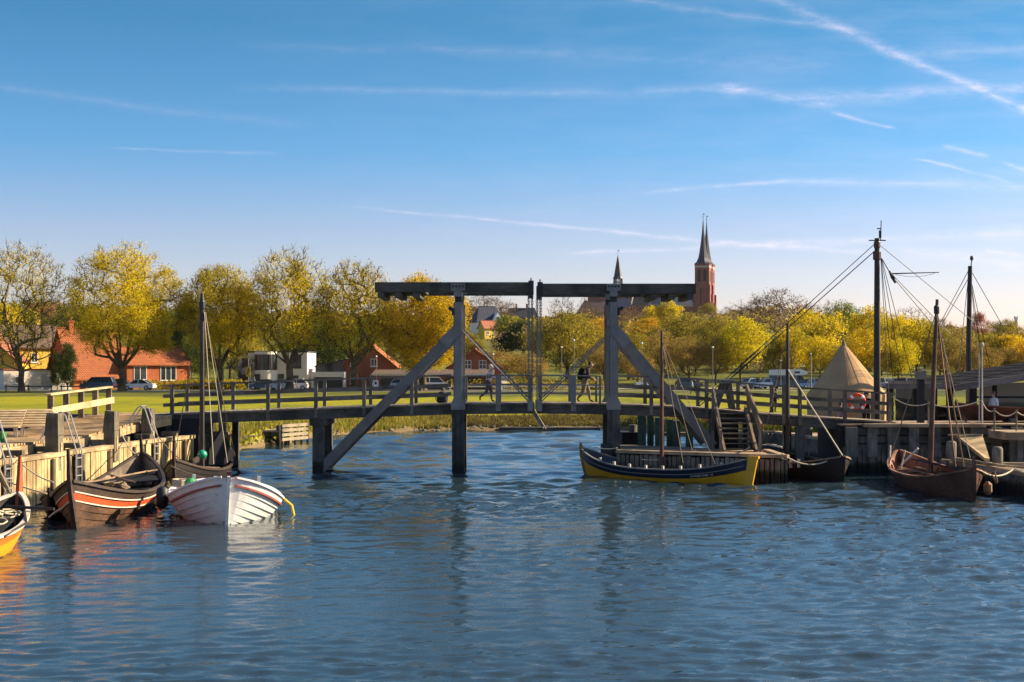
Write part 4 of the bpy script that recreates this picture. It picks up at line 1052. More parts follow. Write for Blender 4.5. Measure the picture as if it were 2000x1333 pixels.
M_WHITEP = plain('white_paint', (0.75, 0.75, 0.75), 0.5)
DZ = [(-15.6, 2.44), (-14.4, 2.5), (-8.2, 2.73), (-2.4, 2.93), (0.9, 2.96), (4.1, 2.92), (7.75, 2.78), (10.4, 2.53), (14.0, 2.28), (16.3, 2.14)]
dz = lambda x: interp(DZ, x)
br = thing('drawbridge', ((-14.4 + 16) / 2, 61, 0), 'long blue grey wooden drawbridge with twin towers and overhead balance beams', 'drawbridge')
def chainline(mb, a, b, s=0.12, r=0.026):
    a, b = V(a), V(b); d = b - a; n = max(2, int(d.length / s)); u = d.normalized(); sd_ = u.cross(V((0, 1, 0))).normalized(); up_ = u.cross(sd_)
    for i in range(n):
        c = a + d * ((i + .5) / n); w = sd_ if i % 2 else up_
        for k in (-1, 1): mb.beam(c - u * s * .55 + w * k * 0.022, c + u * s * .55 + w * k * 0.022, r, r)
        for k in (-1, 1): mb.beam(c + u * k * s * .5 - w * .03, c + u * k * s * .5 + w * .03, r, r)
# girders and decks: left span, two leaves, right span
def spanpart(name, xs_, m_g):
    for y in (YN + .1, YF - .1):
        mb = MB()
        mb.sweep([(x, y, dz(x) - 0.27) for x in xs_], 0.2, 0.40)
        mb.build('girder', m_g, br)
    mb = MB(); x0, x1 = xs_[0], xs_[-1]; n = int((x1 - x0) / 0.155)
    for i in range(n):
        xa = x0 + (x1 - x0) * (i + .5) / n
        sl = math.atan2(dz(xa + .05) - dz(xa - .05), .1)
        mb.box((xa, (YN + YF) / 2, dz(xa) - 0.035 + rnd.uniform(-.006, .006)), (0.145, YF - YN + 0.16 + rnd.uniform(-.04, .04), 0.065), 0, -sl)
    mb.build(name, M_DECK, br)
    mb = MB(); n = max(2, int((x1 - x0) / 1.1))
    for i in range(n + 1):
        xa = x0 + .1 + (x1 - x0 - .2) * i / n; mb.span(xa - .07, xa + .07, YN + .22, YF - .22, dz(xa) - .42, dz(xa) - .08)
    mb.build('joist', m_g, br)
spanpart('deck', [-15.5, -14.4, -11, -8.2, -5, -2.30], M_GIRD)
spanpart('leaf_deck', [-2.22, -.5, 0.96], M_GIRD)
spanpart('leaf_deck', [1.06, 2.6, 4.2], M_GIRD)
spanpart('deck', [4.28, 6, 7.75, 9, 10.4, 12.2, 14.0, 16.2], M_GIRD)
def rails(pxs, y, sgn, steel=False, ends=(0, 0), tops=(1.13, .74, .36), skip=False):
    xs_ = [X(p, YN) for p in pxs]
    for x in xs_:
        mb = MB(); mb.span(x - .075, x + .075, y - .06, y + .06, dz(x) - 0.42, dz(x) + 1.16); mb.build('railing_post', M_RPOST, br)
    xa, xb = xs_[0] - ends[0], xs_[-1] + ends[1]
    pts = [xa] + [x for x, _ in DZ if xa < x < xb] + [xb]
    o_ = .09 * sgn
    for k, h in enumerate(tops):
        mb = MB(); 
        if k == 0: mb.sweep([(x, y, dz(x) + h + .055) for x in pts], .16, .07)
        else: mb.sweep([(x, y - o_, dz(x) + h) for x in pts], .045, .15)
        mb.build('handrail' if k == 0 else 'rail_board', M_RAIL, br)
LP = [336, 430, 523.5, 617, 711, 804]
for y, s in ((YN, -1), (YF, 1)):
    rails(LP, y, s, ends=(.4, 1.55))
    rails([1272, 1380, 1462, 1531, 1562, 1650, 1738], y, s, ends=(1.45, .2))
for y in (YN + .02, YF - .02):       # slim steel railings on the leaves
    for pxs, wide in (((907, 973, 1036), 973), ((1056, 1120, 1172), 1120)):
        for p in pxs:
            x = X(p, YN); mb = MB(); w = .11 if p == wide else .045
            mb.span(x - w, x + w, y - .04, y + .04, dz(x) - .35 * (p == wide), dz(x) + 1.14); mb.build('leaf_rail_post', M_STEEL if p == wide else M_STEEL2, br)
        xa, xb = X(pxs[0], YN), X(pxs[2], YN)
        mb = MB()
        for h in (1.15, .76, .38): mb.tube([(xa, y, dz(xa) + h), (xb, y, dz(xb) + h)], .028, 6)
        mb.build('leaf_rail', M_STEEL2, br)
# towers
XL, XR = X(895, YN), X(1198, YN)
for xt, sg in ((XL, -1), (XR, 1)):
    for y in (YN, YF):
        near = y == YN
        mb = MB(); zt_ = 7.55
        mb.span(xt - .155, xt + .155, y - .15, y + .15, 2.75, zt_ - .35)
        mb.span(xt - .20, xt + .20, y - .06, y + .06, 2.75, zt_ - .35)
        post = mb.build('tower_post', M_STEEL if near else M_STEEL2, br)
        mb = MB(); mb.span(xt - .26, xt + .26, y - .22, y + .22, -1.2, 2.72); mb.span(xt - .09, xt + .09, y - .27, y - .2, -1, 2.6); mb.build('tower_pile', M_PILE, br)
        mb = MB(); q = [(-.22, 0), (.22, 0), (.3, -.05), (.3, -.36), (-.3, -.36), (-.3, -.05)]
        mb.slab([(xt - .3, y - .26, 2.66), (xt + .3, y - .26, 2.66), (xt + .3, y - .26, 2.9), (xt + .17, y - .26, 3.2), (xt - .17, y - .26, 3.2), (xt - .3, y - .26, 2.9)], .52, V((0, 1, 0)))
        mb.build('shoe', M_STEEL, post)
        mb = MB(); mb.span(xt - .14, xt + .14, y - .12, y + .12, zt_ - .36, zt_ + .1); mb.build('hinge', M_BLACK, post)
        mb = MB(); mb.span(xt - .17, xt + .17, y - .23, y + .23, zt_ - .12, zt_ + .2); mb.span(xt - .30, xt + .30, y - .25, y - .19, zt_ + .12, zt_ + .42); mb.span(xt - .30, xt + .30, y + .19, y + .25, zt_ + .12, zt_ + .42)
        mb.build('beam_bracket', M_STEEL, post)
        mb = MB()
        for k in range(4): mb.tube([(xt - .21 + .14 * k, y - .27, zt_ + .3), (xt - .21 + .14 * k, y - .23, zt_ + .3)], .05, 6)
        mb.build('bolt', M_BLACK, post)
        mb = MB(); mb.box((xt + .2 * sg, y - .05, zt_ - .75), (.14, .2, .3)); mb.tube([(xt + .33 * sg, y - .2, zt_ - .62), (xt + .33 * sg, y + .2, zt_ - .62)], .09, 8); mb.build('pulley', M_BLACK, post)
    # cross pieces between the two legs, high enough to walk under
    mb = MB(); mb.span(xt - .1, xt + .1, YN + .15, YF - .15, 6.3, 6.55); mb.build('cross_tie', M_STEEL2, br)
    # balance beams
    zo = 0 if sg < 0 else -.06
    xa, xb = (X(733, YN), X(1040, YN)) if sg < 0 else (X(1052, YN), X(1358, YN))
    for y in (YN, YF):
        mb = MB(); mb.span(xa, xb, y - .17, y + .17, 7.62 + zo, 8.035 + zo); bo = mb.build('balance_beam', M_BEAM, br)
        mb = MB(); tip = xb - .06 if sg < 0 else xa + .06
        mb.span(tip - .11, tip + .11, y - .2, y + .2, 7.5 + zo, 8.1 + zo); mb.tube([(tip, y, 8.05 + zo), (tip, y, 8.22 + zo)], .03, 6); mb.build('end_fitting', M_BLACK, bo)
    ow = xa if sg < 0 else xb
    mb = MB()
    for k in (.25, 1.0, 1.75): mb.span(ow - sg * k - .14, ow - sg * k + .14, YN - .15, YF + .15, 7.40 + zo, 7.6 + zo)
    mb.span(min(ow - sg * .3, ow - sg * 2.1), max(ow - sg * .3, ow - sg * 2.1), YN + .25, YF - .25, 7.62 + zo, 7.95 + zo)
    mb.build('counterweight', M_BEAM, br)
    # braces
    foot = X(622, YN) if sg < 0 else X(1393, YN); zb = 0.05 if sg < 0 else 1.12
    for y in (YN - .02, YF + .02):
        mb = MB(); a = V((xt + sg * .1, y, 5.98)); b = V((foot, y, zb)); 
        mb.beam(a, b, .2, .40, V((0, 0, 1))); bo = mb.build('brace', M_STEEL2, br)
        mb = MB(); d = (b - a).normalized(); mb.beam(a + d * -.1, a + d * .75, .35, .46); mb.build('brace_plate', M_STEEL, bo)
    # suspension chains and stay chains
    tip = X(1036, YN) if sg < 0 else X(1053, YN)
    for y in (YN, YF):
        for q_ in (-.06, .09):
            mb = MB(); chainline(mb, (tip + q_, y + q_, 7.6 + zo), (tip + q_, y + q_, dz(tip))); mb.build('lifting_chain', M_CHAIN, br)
        mb = MB(); mb.box((tip, y - .13, dz(tip) - .15), (.24, .16, .42)); mb.build('leaf_bracket', M_STEEL, br)
        mb = MB(); mb.tube([(xt - sg * .17, y - .1, 6.0 if sg < 0 else 5.75), (tip + sg * .1, y - .1, dz(tip) + .05)], .026, 6); chainline(mb, (xt - sg * .17, y + .06, 6.1 if sg < 0 else 5.85), (tip + sg * .1, y + .06, dz(tip) + .2), .14, .024); mb.build('stay_chain', M_CHAIN, br)
# bent under the left span
for y in (YN, YF):
    x = X(622, YN); mb = MB(); mb.span(x - .23, x + .23, y - .2, y + .2, -1.2, dz(x) - .5); mb.build('bent_pile', M_PILE, br)
x = X(622, YN); mb = MB(); mb.span(x - .34, x + .34, YN - .3, YF + .3, dz(x) - .74, dz(x) - .475); mb.build('bent_cap', M_GIRD, br)
for px in (1480, 1562, 1650):
    for y in (YN, YF):
        x = X(px, YN); mb = MB(); mb.span(x - .17, x + .17, y - .16, y + .16, -1, dz(x) - .48); mb.build('bent_pile', M_PILE, br)
for px in (345, 435):
    for y in (YN, YF): x = X(px, YN); mb = MB(); mb.span(x - .14, x + .14, y - .14, y + .14, -1, dz(x) - .48); mb.build('bent_pile', M_PILE, br)
mb = MB(); x = X(722, YN); mb.box((x, YF - .12, dz(x) + .92), (.22, .1, .3)); so_ = mb.build('notice_plate', M_WHITEP, br)
mb = MB(); mb.box((x, YF - .18, dz(x) + .95), (.09, .012, .11)); mb.build('notice_mark', M_BLACK, so_)
mb = MB(); mb.beam((X(1044, YN), YN - .1, dz(1) - .45), (X(1060, YN), YN - .1, 1.95), .09, .09); mb.build('hanging_bar', M_RAIL, br)

# a bag lying on the deck by the left tower
t = thing('rucksack', (X(864, 61), 61, dz(-3)), 'dark navy rucksack standing on the bridge deck beside the left tower', 'bag')
mb = MB(); mb.lathe([(.20, 0), (.24, .1), (.25, .25), (.2, .42), (.1, .5)], 12, (0, 0, 0)); mb.xform(Matrix.Diagonal((1.0, .7, 1, 1))); mb.build('bag', plain('navy_cloth', (0.012, 0.018, 0.035), .9), t, local=True, smooth=True)
mb = MB(); mb.box((0, -.17, .18), (.26, .1, .22)); mb.build('pocket', MATS['navy_cloth'], t, local=True)
mb = MB(); mb.tube([(-.22, 0, .04), (-.30, -.02, .2), (-.2, 0, .4)], .02, 5); mb.tube([(-.05, 0, .48), (0, 0, .55), (.05, 0, .48)], .015, 5); mb.build('strap', MATS['navy_cloth'], t, local=True)

# small jetty far behind the left span
t = thing('jetty', (X(560, 83), 83, 0), 'small plank jetty on thin piles near the far left bank', 'jetty')
M_PLK = wood('jetty_plank', (0.42, 0.34, 0.22), (0.22, 0.17, 0.11), (1.2, 8, 8), .8)
xa, xb, xc = X(428, 83), X(522, 83), X(596, 83)
mb = MB(); mb.span(xa, xb, 82.4, 83.4, Z(838, 83), Z(833, 83)); mb.span(xb - .1, xc - 1.1, 80.6, 83.6, Z(841, 83), Z(837.5, 83)); 
mb.build('deck', M_PLK, t)
for x, y in [(X(475, 83), 82.5), (X(475, 83), 83.3), (X(440, 83), 82.5), (xb, 80.7), (xb, 82.2), (xb, 83.5), (xb + 1, 80.7), (xb + 1, 83.5), (xc - 1.15, 80.7), (xc - 1.15, 83.5)]:
    mb = MB(); mb.tube([(x, y, -1), (x, y, Z(833 if x < -14.6 else 828, 83))], .09, 7); mb.build('pile', M_PILE, t)
mb = MB()
for k in range(4): mb.beam((xc - 1.0, 80.7, 1.1 - .26 * k), (xc + .12, 83.2, 1.1 - .26 * k), .08, .17)
mb.build('fender_boards', M_PLK, t)
for k in range(5): 
    mb = MB(); u = k / 4; mb.tube([(xc - 1.0 + 1.1 * u, 80.85 + 2.5 * u, -1), (xc - 1.0 + 1.1 * u, 80.85 + 2.5 * u, Z(828, 83))], .07, 7); mb.build('fender_post', M_PILE, t)
mb = MB(); mb.beam((xb, 80.7, .9), (xc - 1.15, 80.7, .1), .08, .14); mb.beam((xb, 80.7, .1), (xc - 1.15, 80.7, .9), .08, .14); mb.build('cross_brace', M_PILE, t)
t = thing('landing_plank', (1.0, 100.6, .2), 'low timber landing edge at the water beyond the bridge leaves', 'landing')
mb = MB(); mb.span(X(975, 100.4), X(1172, 100.4), 100.2, 101.2, -.3, .2); mb.build('edge_beam', wood('wet_plank', (0.16, 0.13, 0.1), (0.08, 0.065, 0.05), (1, 6, 6), .8), t)
mb = MB(); mb.beam((X(1036, 101), 101, 1.45), (X(1062, 100), 100.1, .1), .07, .12); mb.beam((X(1043, 101), 101, 1.45), (X(1066, 100), 100.1, .1), .05, .1); mb.build('ramp_pole', M_PLK, t)
# ------------------------------------------------------------------ left pier
M_PLANK = wood('wall_plank', (0.66, 0.48, 0.24), (0.40, 0.27, 0.12), (9, 9, 1.0), 0.8)
M_PDECK = wood('pier_deck', (0.64, 0.44, 0.23), (0.42, 0.27, 0.13), (7, 0.8, 7), 0.85)
M_CAP = wood('cap_timber', (0.60, 0.45, 0.24), (0.34, 0.23, 0.12), (6, 0.8, 6), 0.85)
M_MPOST = wood('mooring_timber', (0.33, 0.26, 0.16), (0.12, 0.105, 0.075), (7, 7, 0.9), 0.85)
M_TARWALL = wood('tarred_timber', (0.030, 0.030, 0.034), (0.014, 0.015, 0.018), (6, 6, 1), 0.8)
for m_ in (M_PLANK,): tidemark(m_)
M_GALV = plain('galvanised_steel', (0.45, 0.44, 0.42), 0.4, 0.6)
WL = [(-17.9, 24), (-17.0, 31), (-15.5, 42.6), (-14.1, 55.5), (-13.3, 58.9)]
def wl(y):
    for (xa, ya), (xb, yb) in zip(WL, WL[1:]):
        if y <= yb: return xa + (xb - xa) * (y - ya) / (yb - ya)
    return WL[-1][0]
HW, PZ = 1.5, 1.95
pier = thing('timber_pier', (-17, 48, 0), 'sunlit timber pier with vertical plank wall along the left boats', 'pier')
mb = MB(); y = 24.0
while y < 58.8:
    w = rnd.uniform(.17, .26); x = wl(y)
    mb.tint = rnd.random()
    mb.box((x + rnd.uniform(-.02, .02), y + w / 2, .35), (.07, w - .028, 2 * (HW - .35) + rnd.uniform(-.03, .0)), R(-6))
    y += w
mb.build('wall_planks', M_PLANK, pier)
mb = MB(); mb.sweep([(x - .13, y, .3) for x, y in WL], .1, 2.3); mb.build('wall_backing', M_TARWALL, pier)
mb = MB(); mb.sweep([(x - .10, y, HW + .05) for x, y in WL], .34, .14); mb.build('wall_cap', M_CAP, pier)
y = 25.0
while y < 58.6: mb = MB(); mb.tube([(wl(y) + .10, y, -1), (wl(y) + .10, y, HW - .06)], .07, 7); y += 2.35; mb.build('wall_pile', M_MPOST, pier)
# deck planks rising at the far end to the bridge
def pdz(y): return PZ if y < 51 else PZ + (2.44 - PZ) * min(1, (y - 51) / 8.0)
mb = MB(); y = 24.0
while y < 62.3:
    xf = wl(min(y, 58.9)) - .95; xb = -20.0 if y < 52.6 else -18.6 + (y - 53) * .1
    xb = xb - (8 if y < 52.4 else 0)
    if y > 58.9: xf = -15.52
    mb.box(((xf + xb) / 2, y + .08, pdz(y) - .04 + rnd.uniform(-.006, .006)), (xf - xb + rnd.uniform(-.06, .06), .15, .07))
    y += .16
mb.build('deck_planks', M_PDECK, pier)
mb = MB(); mb.sweep([(wl(y) - .98, y, pdz(y) - .23) for y in (24, 31, 37, 42.6, 47, 51, 53, 55.5, 58.8)], .2, .30); mb.build('edge_beam', M_CAP, pier)
y = 25.0
while y < 58.5:
    mb = MB(); mb.span(wl(y) - .92, wl(y) - .28, y - .14, y + .14, HW + .12, HW + .30); y += 2.2; mb.build('spacer_block', M_MPOST, pier)
mb = MB(); y = 26.0
while y < 60: mb.span(wl(min(y, 58.9)) - 1.2, wl(min(y, 58.9)) - 1.0, y - .1, y + .1, -1, pdz(y) - .09); mb.span(-18.5, -18.3, y - .1, y + .1, -1, pdz(y) - .09); y += 3.0
mb.build('support_pile', M_PILE, pier)
mb = MB(); mb.span(-15.6, -13.1, 58.95, 59.15, -.8, 2.3); mb.span(-13.4, -13.2, 59.15, 62.4, -.8, 2.2); mb.span(-18.7, -18.55, 52.7, 62, -.5, 2.0); mb.span(-28, -18.7, 52.5, 52.65, -.5, 1.86); mb.build('tarred_end_wall', M_TARWALL, pier)
mb = MB()
for k in range(7): mb.tube([(-13.05 + .0 * k, 59.0 + .5 * k, -1), (-13.05, 59.0 + .5 * k, 1.62)], .12, 7)
mb.build('corner_pile', M_MPOST, pier)
mb = MB()
for k in range(5): mb.tube([(-13.0 + .18 * k, 62.75 + .02 * k, -1), (-13.0 + .18 * k, 62.75, 1.55 + rnd.uniform(-.06, .06))], .075, 7)
mb.build('end_pile', M_PLANK, pier)
# big square mooring posts with bevelled heads
def mooring_post(px, yb, ytop, label, w=.42):
    Y = (CAMZ - HW) * F / (yb - HY); x = X(px, Y); zt_ = Z(ytop, Y)
    t = thing('mooring_post', (x, Y, HW - .5), label, 'mooring post', 'square mooring posts on the left pier', R(-6))
    h = zt_ - HW + .5; mb = MB(); a = w / 2
    mb.prism([(-a, -a * .9), (a, -a * .9), (a, a * .9), (-a, a * .9)], 0, h * .62)
    mb.add([(-a * 1.12, -a, h * .60), (a, -a, h * .60), (a, a, h * .60), (-a * 1.12, a, h * .60), (-a * .72, -a, h), (a, -a, h - .04), (a, a, h - .04), (-a * .72, a, h)], [(3, 2, 1, 0), (4, 5, 6, 7), (0, 1, 5, 4), (1, 2, 6, 5), (2, 3, 7, 6), (3, 0, 4, 7)])
    mb.build('post', M_MPOST, t, local=True)
    mb = MB(); mb.box((a + .015, 0, h * .35), (.03, .1, .5)); mb.build('wear_strip', M_CAP, t, local=True)
    return t
mooring_post(106, 890, 806, 'square mooring post at the left with a wedge shaped head', .46)
mooring_post(217, 875, 802, 'square mooring post between the ladder hoops, second from the left')
mooring_post(289, 862, 797, 'square mooring post nearest the bridge end of the left pier')
# ladders with hooped grab rails
def ladder(px, yw, label):
    Y = (CAMZ - HW) * F / (yw - HY); x = wl(Y)
    t = thing('pier_ladder', (x, Y, 0), label, 'ladder', 'steel ladders on the left pier', R(-6))
    for s in (-.22, .22):
        mb = MB(); mb.tube([(.14, s, -.4), (.14, s, HW + .1), (-.25, s, PZ + .85), (-.40, s, PZ + .97), (-.55, s, PZ + .92), (-1.15, s, PZ + .02)], .026, 7); mb.build('grab_rail', M_GALV, t, local=True)
    mb = MB(); mb.tube([(-.40, -.22, PZ + .97), (-.40, .22, PZ + .97)], .022, 6); mb.build('cross_bar', M_GALV, t, local=True)
    for k in range(6):
        z = -.15 + .3 * k; mb = MB(); mb.span(.11, .17, -.22, .22, z - .02, z + .02); mb.build('rung', M_GALV, t, local=True)
    mb = MB(); mb.span(.05, .09, -.24, .24, -.4, HW - .05); mb.build('back_board', M_TARWALL, t, local=True)
ladder(80, 906, 'steel pier ladder with hooped rails nearest the yellow boat'); ladder(192, 886, 'steel pier ladder behind the tall stem of the red striped boat'); ladder(280, 864, 'steel pier ladder nearest the bridge')
# railing along the back of the rising deck
t = thing('pier_railing', (-18.3, 57.5, 2.0), 'timber railing with a wide pale mid board rising along the pier ramp', 'railing')
M_PALE = wood('pale_rail', (0.70, 0.52, 0.28), (0.48, 0.33, 0.17), (6, 1.0, 6), .8)
A_, B_ = V((-18.15, 55.4, 0)), V((-17.35, 60.6, 0))
for k in range(5):
    p = A_.lerp(B_, k / 4); z = pdz(p.y); mb = MB(); mb.span(p.x - .11, p.x + .11, p.y - .07, p.y + .07, z - .3, z + 1.12); mb.build('post', M_MPOST, t)
a, b = A_ + V((.0, -.35, pdz(A_.y) + 1.16)), B_ + V((0, .2, pdz(B_.y) + 1.16)); mb = MB(); mb.beam(a, b, .26, .07); mb.build('handrail', M_PALE, t)
a, b = A_ + V((.15, -.3, pdz(A_.y) + .52)), B_ + V((.15, .2, pdz(B_.y) + .60)); mb = MB(); mb.beam(a, b, .05, .26); mb.build('mid_board', M_PALE, t)
# slatted benches
M_SLAT = wood('bench_slat', (0.62, 0.46, 0.26), (0.42, 0.29, 0.16), (1.0, 7, 7), .75)
def bench(x, y, label, rz):
    t = thing('slatted_bench', (x, y, PZ), label, 'bench', 'slatted timber benches on the pier', rz)
    mb = MB()
    for k in range(7): mb.box((0, -.28 + .15 * k, .40 + .085 * k), (1.15, .115, .035), 0, 0, R(28))
    mb.build('slats', M_SLAT, t, local=True)
    mb = MB()
    for k in range(3): mb.box((0, -.72 + .14 * k, .36), (1.15, .12, .035))
    mb.build('seat', M_SLAT, t, local=True)
    for sx_ in (-.5, .5):
        mb = MB(); mb.beam((sx_, -.7, 0), (sx_, -.7, .34), .05, .05); mb.build('leg', M_GALV, t, local=True)
        mb = MB(); mb.beam((sx_, .5, 0), (sx_, .5, .86), .05, .05); mb.build('leg', M_GALV, t, local=True)
    mb = MB(); mb.beam((-.5, -.2, .36), (.5, .5, .84), .03, .03); mb.build('brace', M_BLACK, t, local=True)
bench(X(64, 51.2), 51.2, 'slatted timber bench at the right, next to the mooring post', R(8)); bench(X(12, 50.6), 50.6, 'slatted timber bench cut by the left border', R(8))
mb = MB(); mb.lathe([(.16, 0), (.19, .3), (.19, .34)], 12, (X(2, 46.8), 46.8, PZ)); solo(mb, 'bucket', plain('green_plastic', (0.03, 0.20, 0.03), .5), 'green plastic bucket at the left border of the pier', 'bucket')
# near-black planked quay wall on the far side of the basin behind the pier
t = thing('quay_wall', (-40, 84, 0), 'dark quay wall below the lawn behind the left pier', 'quay wall')
mb = MB(); x = -75.0
while x < -19.5: mb.span(x, x + .42, 84.15, 84.5, -.8, 1.5); x += .45
mb.build('planks', M_TARWALL, t)
mb = MB(); mb.span(-75, -19.4, 84.0, 84.6, 1.5, 1.66); mb.build('cap', M_GIRD, t)
mb = MB(); mb.span(-19.6, -19.4, 74, 84.1, -.8, 1.4); mb.build('return_wall', M_TARWALL, t)

# ------------------------------------------------------------------ right side: platform, stairs, quay
M_GPLANK = wood('grey_plank', (0.30, 0.245, 0.19), (0.11, 0.095, 0.078), (9, 9, 1), 0.8)
M_GCAP = wood('grey_cap', (0.52, 0.38, 0.24), (0.30, 0.21, 0.13), (1.2, 5, 6), 0.85)
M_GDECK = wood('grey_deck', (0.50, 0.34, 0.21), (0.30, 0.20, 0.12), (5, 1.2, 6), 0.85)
M_QUAY = wood('quay_timber', (0.26, 0.225, 0.18), (0.09, 0.085, 0.072), (7, 7, .7), .8)
tidemark(M_GPLANK); tidemark(M_QUAY)
M_TEAL = wood('green_pile', (0.10, 0.17, 0.15), (0.05, 0.085, 0.075), (6, 6, .8), .8)
plat = thing('landing_stage', (7.5, 58.5, 0), 'low planked landing stage under the right bridge tower', 'landing stage')
p0, p1, p2 = V((4.25, 57.25, 0)), V((9.1, 54.55, 0)), V((10.45, 53.85, 0))
mb = MB(); d = (p2 - p0); n = int(d.length / .2); rz = math.atan2(d.y, d.x)
for i in range(n):
    c = p0 + d * ((i + .5) / n); w_ = .165 if rnd.random() < .8 else .12
    mb.box((c.x, c.y, .12 + rnd.uniform(-.04, .02)), (w_, .08, 1.6), rz)
for i in range(18): c = V((10.5, 53.9 + .21 * i, .1)); mb.box(c, (.08, .17, 1.6))
mb.build('face_planks', M_GPLANK, plat)
mb = MB(); nrm = V((d.y, -d.x, 0)).normalized(); 
mb.beam(p0 + V((0, 0, 1.03)) - nrm * .06, p2 + V((0, 0, 1.03)) - nrm * .06 + d.normalized() * .1, .3, .13); mb.beam((10.42, 53.9, 1.03), (10.42, 57.7, 1.03), .28, .13); mb.build('edge_cap', M_GCAP, plat)
mb = MB()
for i in range(40):
    u = (i + .5) / 40; a = V((4.35, 57.35, 0)).lerp(V((10.3, 54.05, 0)), u); b = V((4.35, 63, 0)).lerp(V((10.3, 58, 0)), u)
    mb.beam(a + V((0, 0, .99 + rnd.uniform(-.008, .008))), b + V((0, 0, .99)), .155, .06)
mb.build('deck_planks', M_GDECK, plat)
mb = MB(); mb.prism([(4.5, 57.4), (10.3, 54.2), (10.3, 57.8), (4.5, 62.8)], -.8, .9); mb.build('core', M_TARWALL, plat)
mb = MB(); mb.span(3.72, 4.22, 58.9, 59.1, -.6, 1.25); mb.build('fender', M_BLACK, plat)
for p in (1590, 1530): pass
# steps up to the bridge
t = thing('timber_steps', (9.2, 58.3, 1.05), 'open timber steps from the landing stage to the bridge deck', 'steps')
M_STR = wood('stringer', (0.36, 0.25, 0.15), (0.2, 0.14, 0.09), (6, 1.2, 2), .8)
for xb_, xt_ in ((8.62, 8.55), (9.92, 9.84)):
    mb = MB(); mb.beam((xb_, 57.1, .98), (xt_, 59.45, 2.72), .1, .3); mb.build('stringer', M_STR, t)
for k in range(8):
    u = (k + .6) / 8.2; y = 57.1 + 2.35 * u; z = 1.0 + 1.62 * u
    mb = MB(); mb.span(8.64 - .07 * u, 9.87 - .07 * u, y - .14, y + .14, z - .025, z + .025); mb.build('tread', M_GPLANK, t)
mb = MB(); mb.beam((10.05, 56.9, 2.0), (9.86, 59.2, 3.55), .08, .42); mb.build('side_board', M_STR, t)
mb = MB(); mb.beam((8.45, 57.0, 2.0), (8.45, 59.2, 3.6), .07, .12); mb.build('handrail', M_RAIL, t)
for xx, y0_, z0_ in ((10.04, 57.0, 1.9), (8.45, 57.05, 1.9), (9.95, 59.2, 3.5), (8.45, 59.2, 3.5)):
    mb = MB(); mb.beam((xx, y0_, 1.0), (xx, y0_, z0_), .11, .11); mb.build('newel', M_RPOST, t)
t = thing('trestle', (9.4, 63.6, 2.0), 'dark splayed timber trestle standing behind the steps', 'trestle')
for a, b in (((9.1, 63.6, 2.2), (9.6, 63.6, 3.75)), ((10.05, 63.6, 2.2), (9.8, 63.6, 3.75)), ((9.1, 64.3, 2.2), (9.6, 64.3, 3.75)), ((10.05, 64.3, 2.2), (9.8, 64.3, 3.75))):
    mb = MB(); mb.beam(a, b, .2, .2); mb.build('leg', M_RPOST, t)
mb = MB(); mb.span(9.45, 10.0, 63.4, 64.5, 3.72, 3.9); mb.build('top_beam', M_STEEL, t)
mb = MB(); mb.span(9.0, 10.2, 63.45, 64.45, -.6, 2.2); mb.build('base', M_TARWALL, t)
# green mooring piles behind the landing stage
for k, (px, yt, w, lb) in enumerate(((1253, 811, .34, 'green mooring pile at the left of the cluster'), (1270, 812, .26, 'slim green mooring pile second from the left in the cluster'), (1288, 816, .38, 'wide green mooring pile in the middle of the cluster'), (1308, 820, .28, 'green mooring pile second from the right in the cluster'), (1321, 822, .30, 'green mooring pile at the right of the cluster'), (1346, 830, .3, 'short grey green pile under the right bridge brace'))):
    Y = 65.2 + .5 * (k % 2); x = X(px, Y); mb = MB(); mb.span(x - w / 2, x + w / 2, Y - w / 2, Y + w / 2, -1, Z(yt, Y)); mb.span(x + w / 2, x + w / 2 + .03, Y - .06, Y + .06, -.2, Z(yt, Y) - .1)
    solo(mb, 'mooring_pile', M_TEAL, lb, 'pile', 'green piles behind the landing stage')
t = thing('fender_raft', (X(1235, 66), 66, .5), 'dark timber fender block with a grey bollard left of the green piles', 'fender')
mb = MB(); mb.span(X(1213, 66), X(1248, 66), 65.4, 67, -.4, Z(844, 66)); mb.build('block', M_TARWALL, t)
mb = MB(); mb.tube([(X(1236, 66), 66, Z(845, 66)), (X(1236, 66), 66, Z(830, 66))], .2, 10); mb.build('bollard', M_RPOST, t)
mb = MB(); mb.span(X(1298, 66), X(1355, 66), 65.9, 66.2, Z(852, 66), Z(845, 66)); mb.build('rail', M_GCAP, t)

quay = thing('timber_quay', (22, 60, 0), 'dark timber quay with broad wall piles at the right', 'quay')
QY = 58.5
mb = MB(); mb.span(13.65, 45, QY + .25, QY + .5, -1, 1.98); mb.span(13.65, 13.9, QY + .3, 62.9, -1, 1.9); mb.build('wall', M_TARWALL, quay)
mb = MB(); x = 13.8
while x < 24: 
    mb.span(x, x + .16, QY + .12, QY + .26, -1, 1.1); x += .2
mb.build('sheet_planks', M_GPLANK, quay)
mb = MB()
for k in range(3):
    z = .95 + .34 * k; mb.span(14.4, 24, QY + .16, QY + .27, z, z + .28)
mb.build('waling', M_QUAY, quay)
for k in range(12):
    x = 14.1 + .86 * k; w = .2 if k % 2 else .24
    mb = MB(); mb.span(x - w, x + w, QY - .12, QY + .12, .72, 1.96); mb.span(x - w * .6, x + w * .6, QY - .05, QY + .12, -1, .72); mb.build('wall_pile', M_QUAY, quay)
mb = MB(); mb.span(14.6, 19.62, QY - .22, QY + .14, 1.96, 2.10); mb.span(19.4, 19.62, QY + .14, 62, 1.96, 2.1); mb.build('edge_cap', M_GCAP, quay)
mb = MB(); x = 13.7
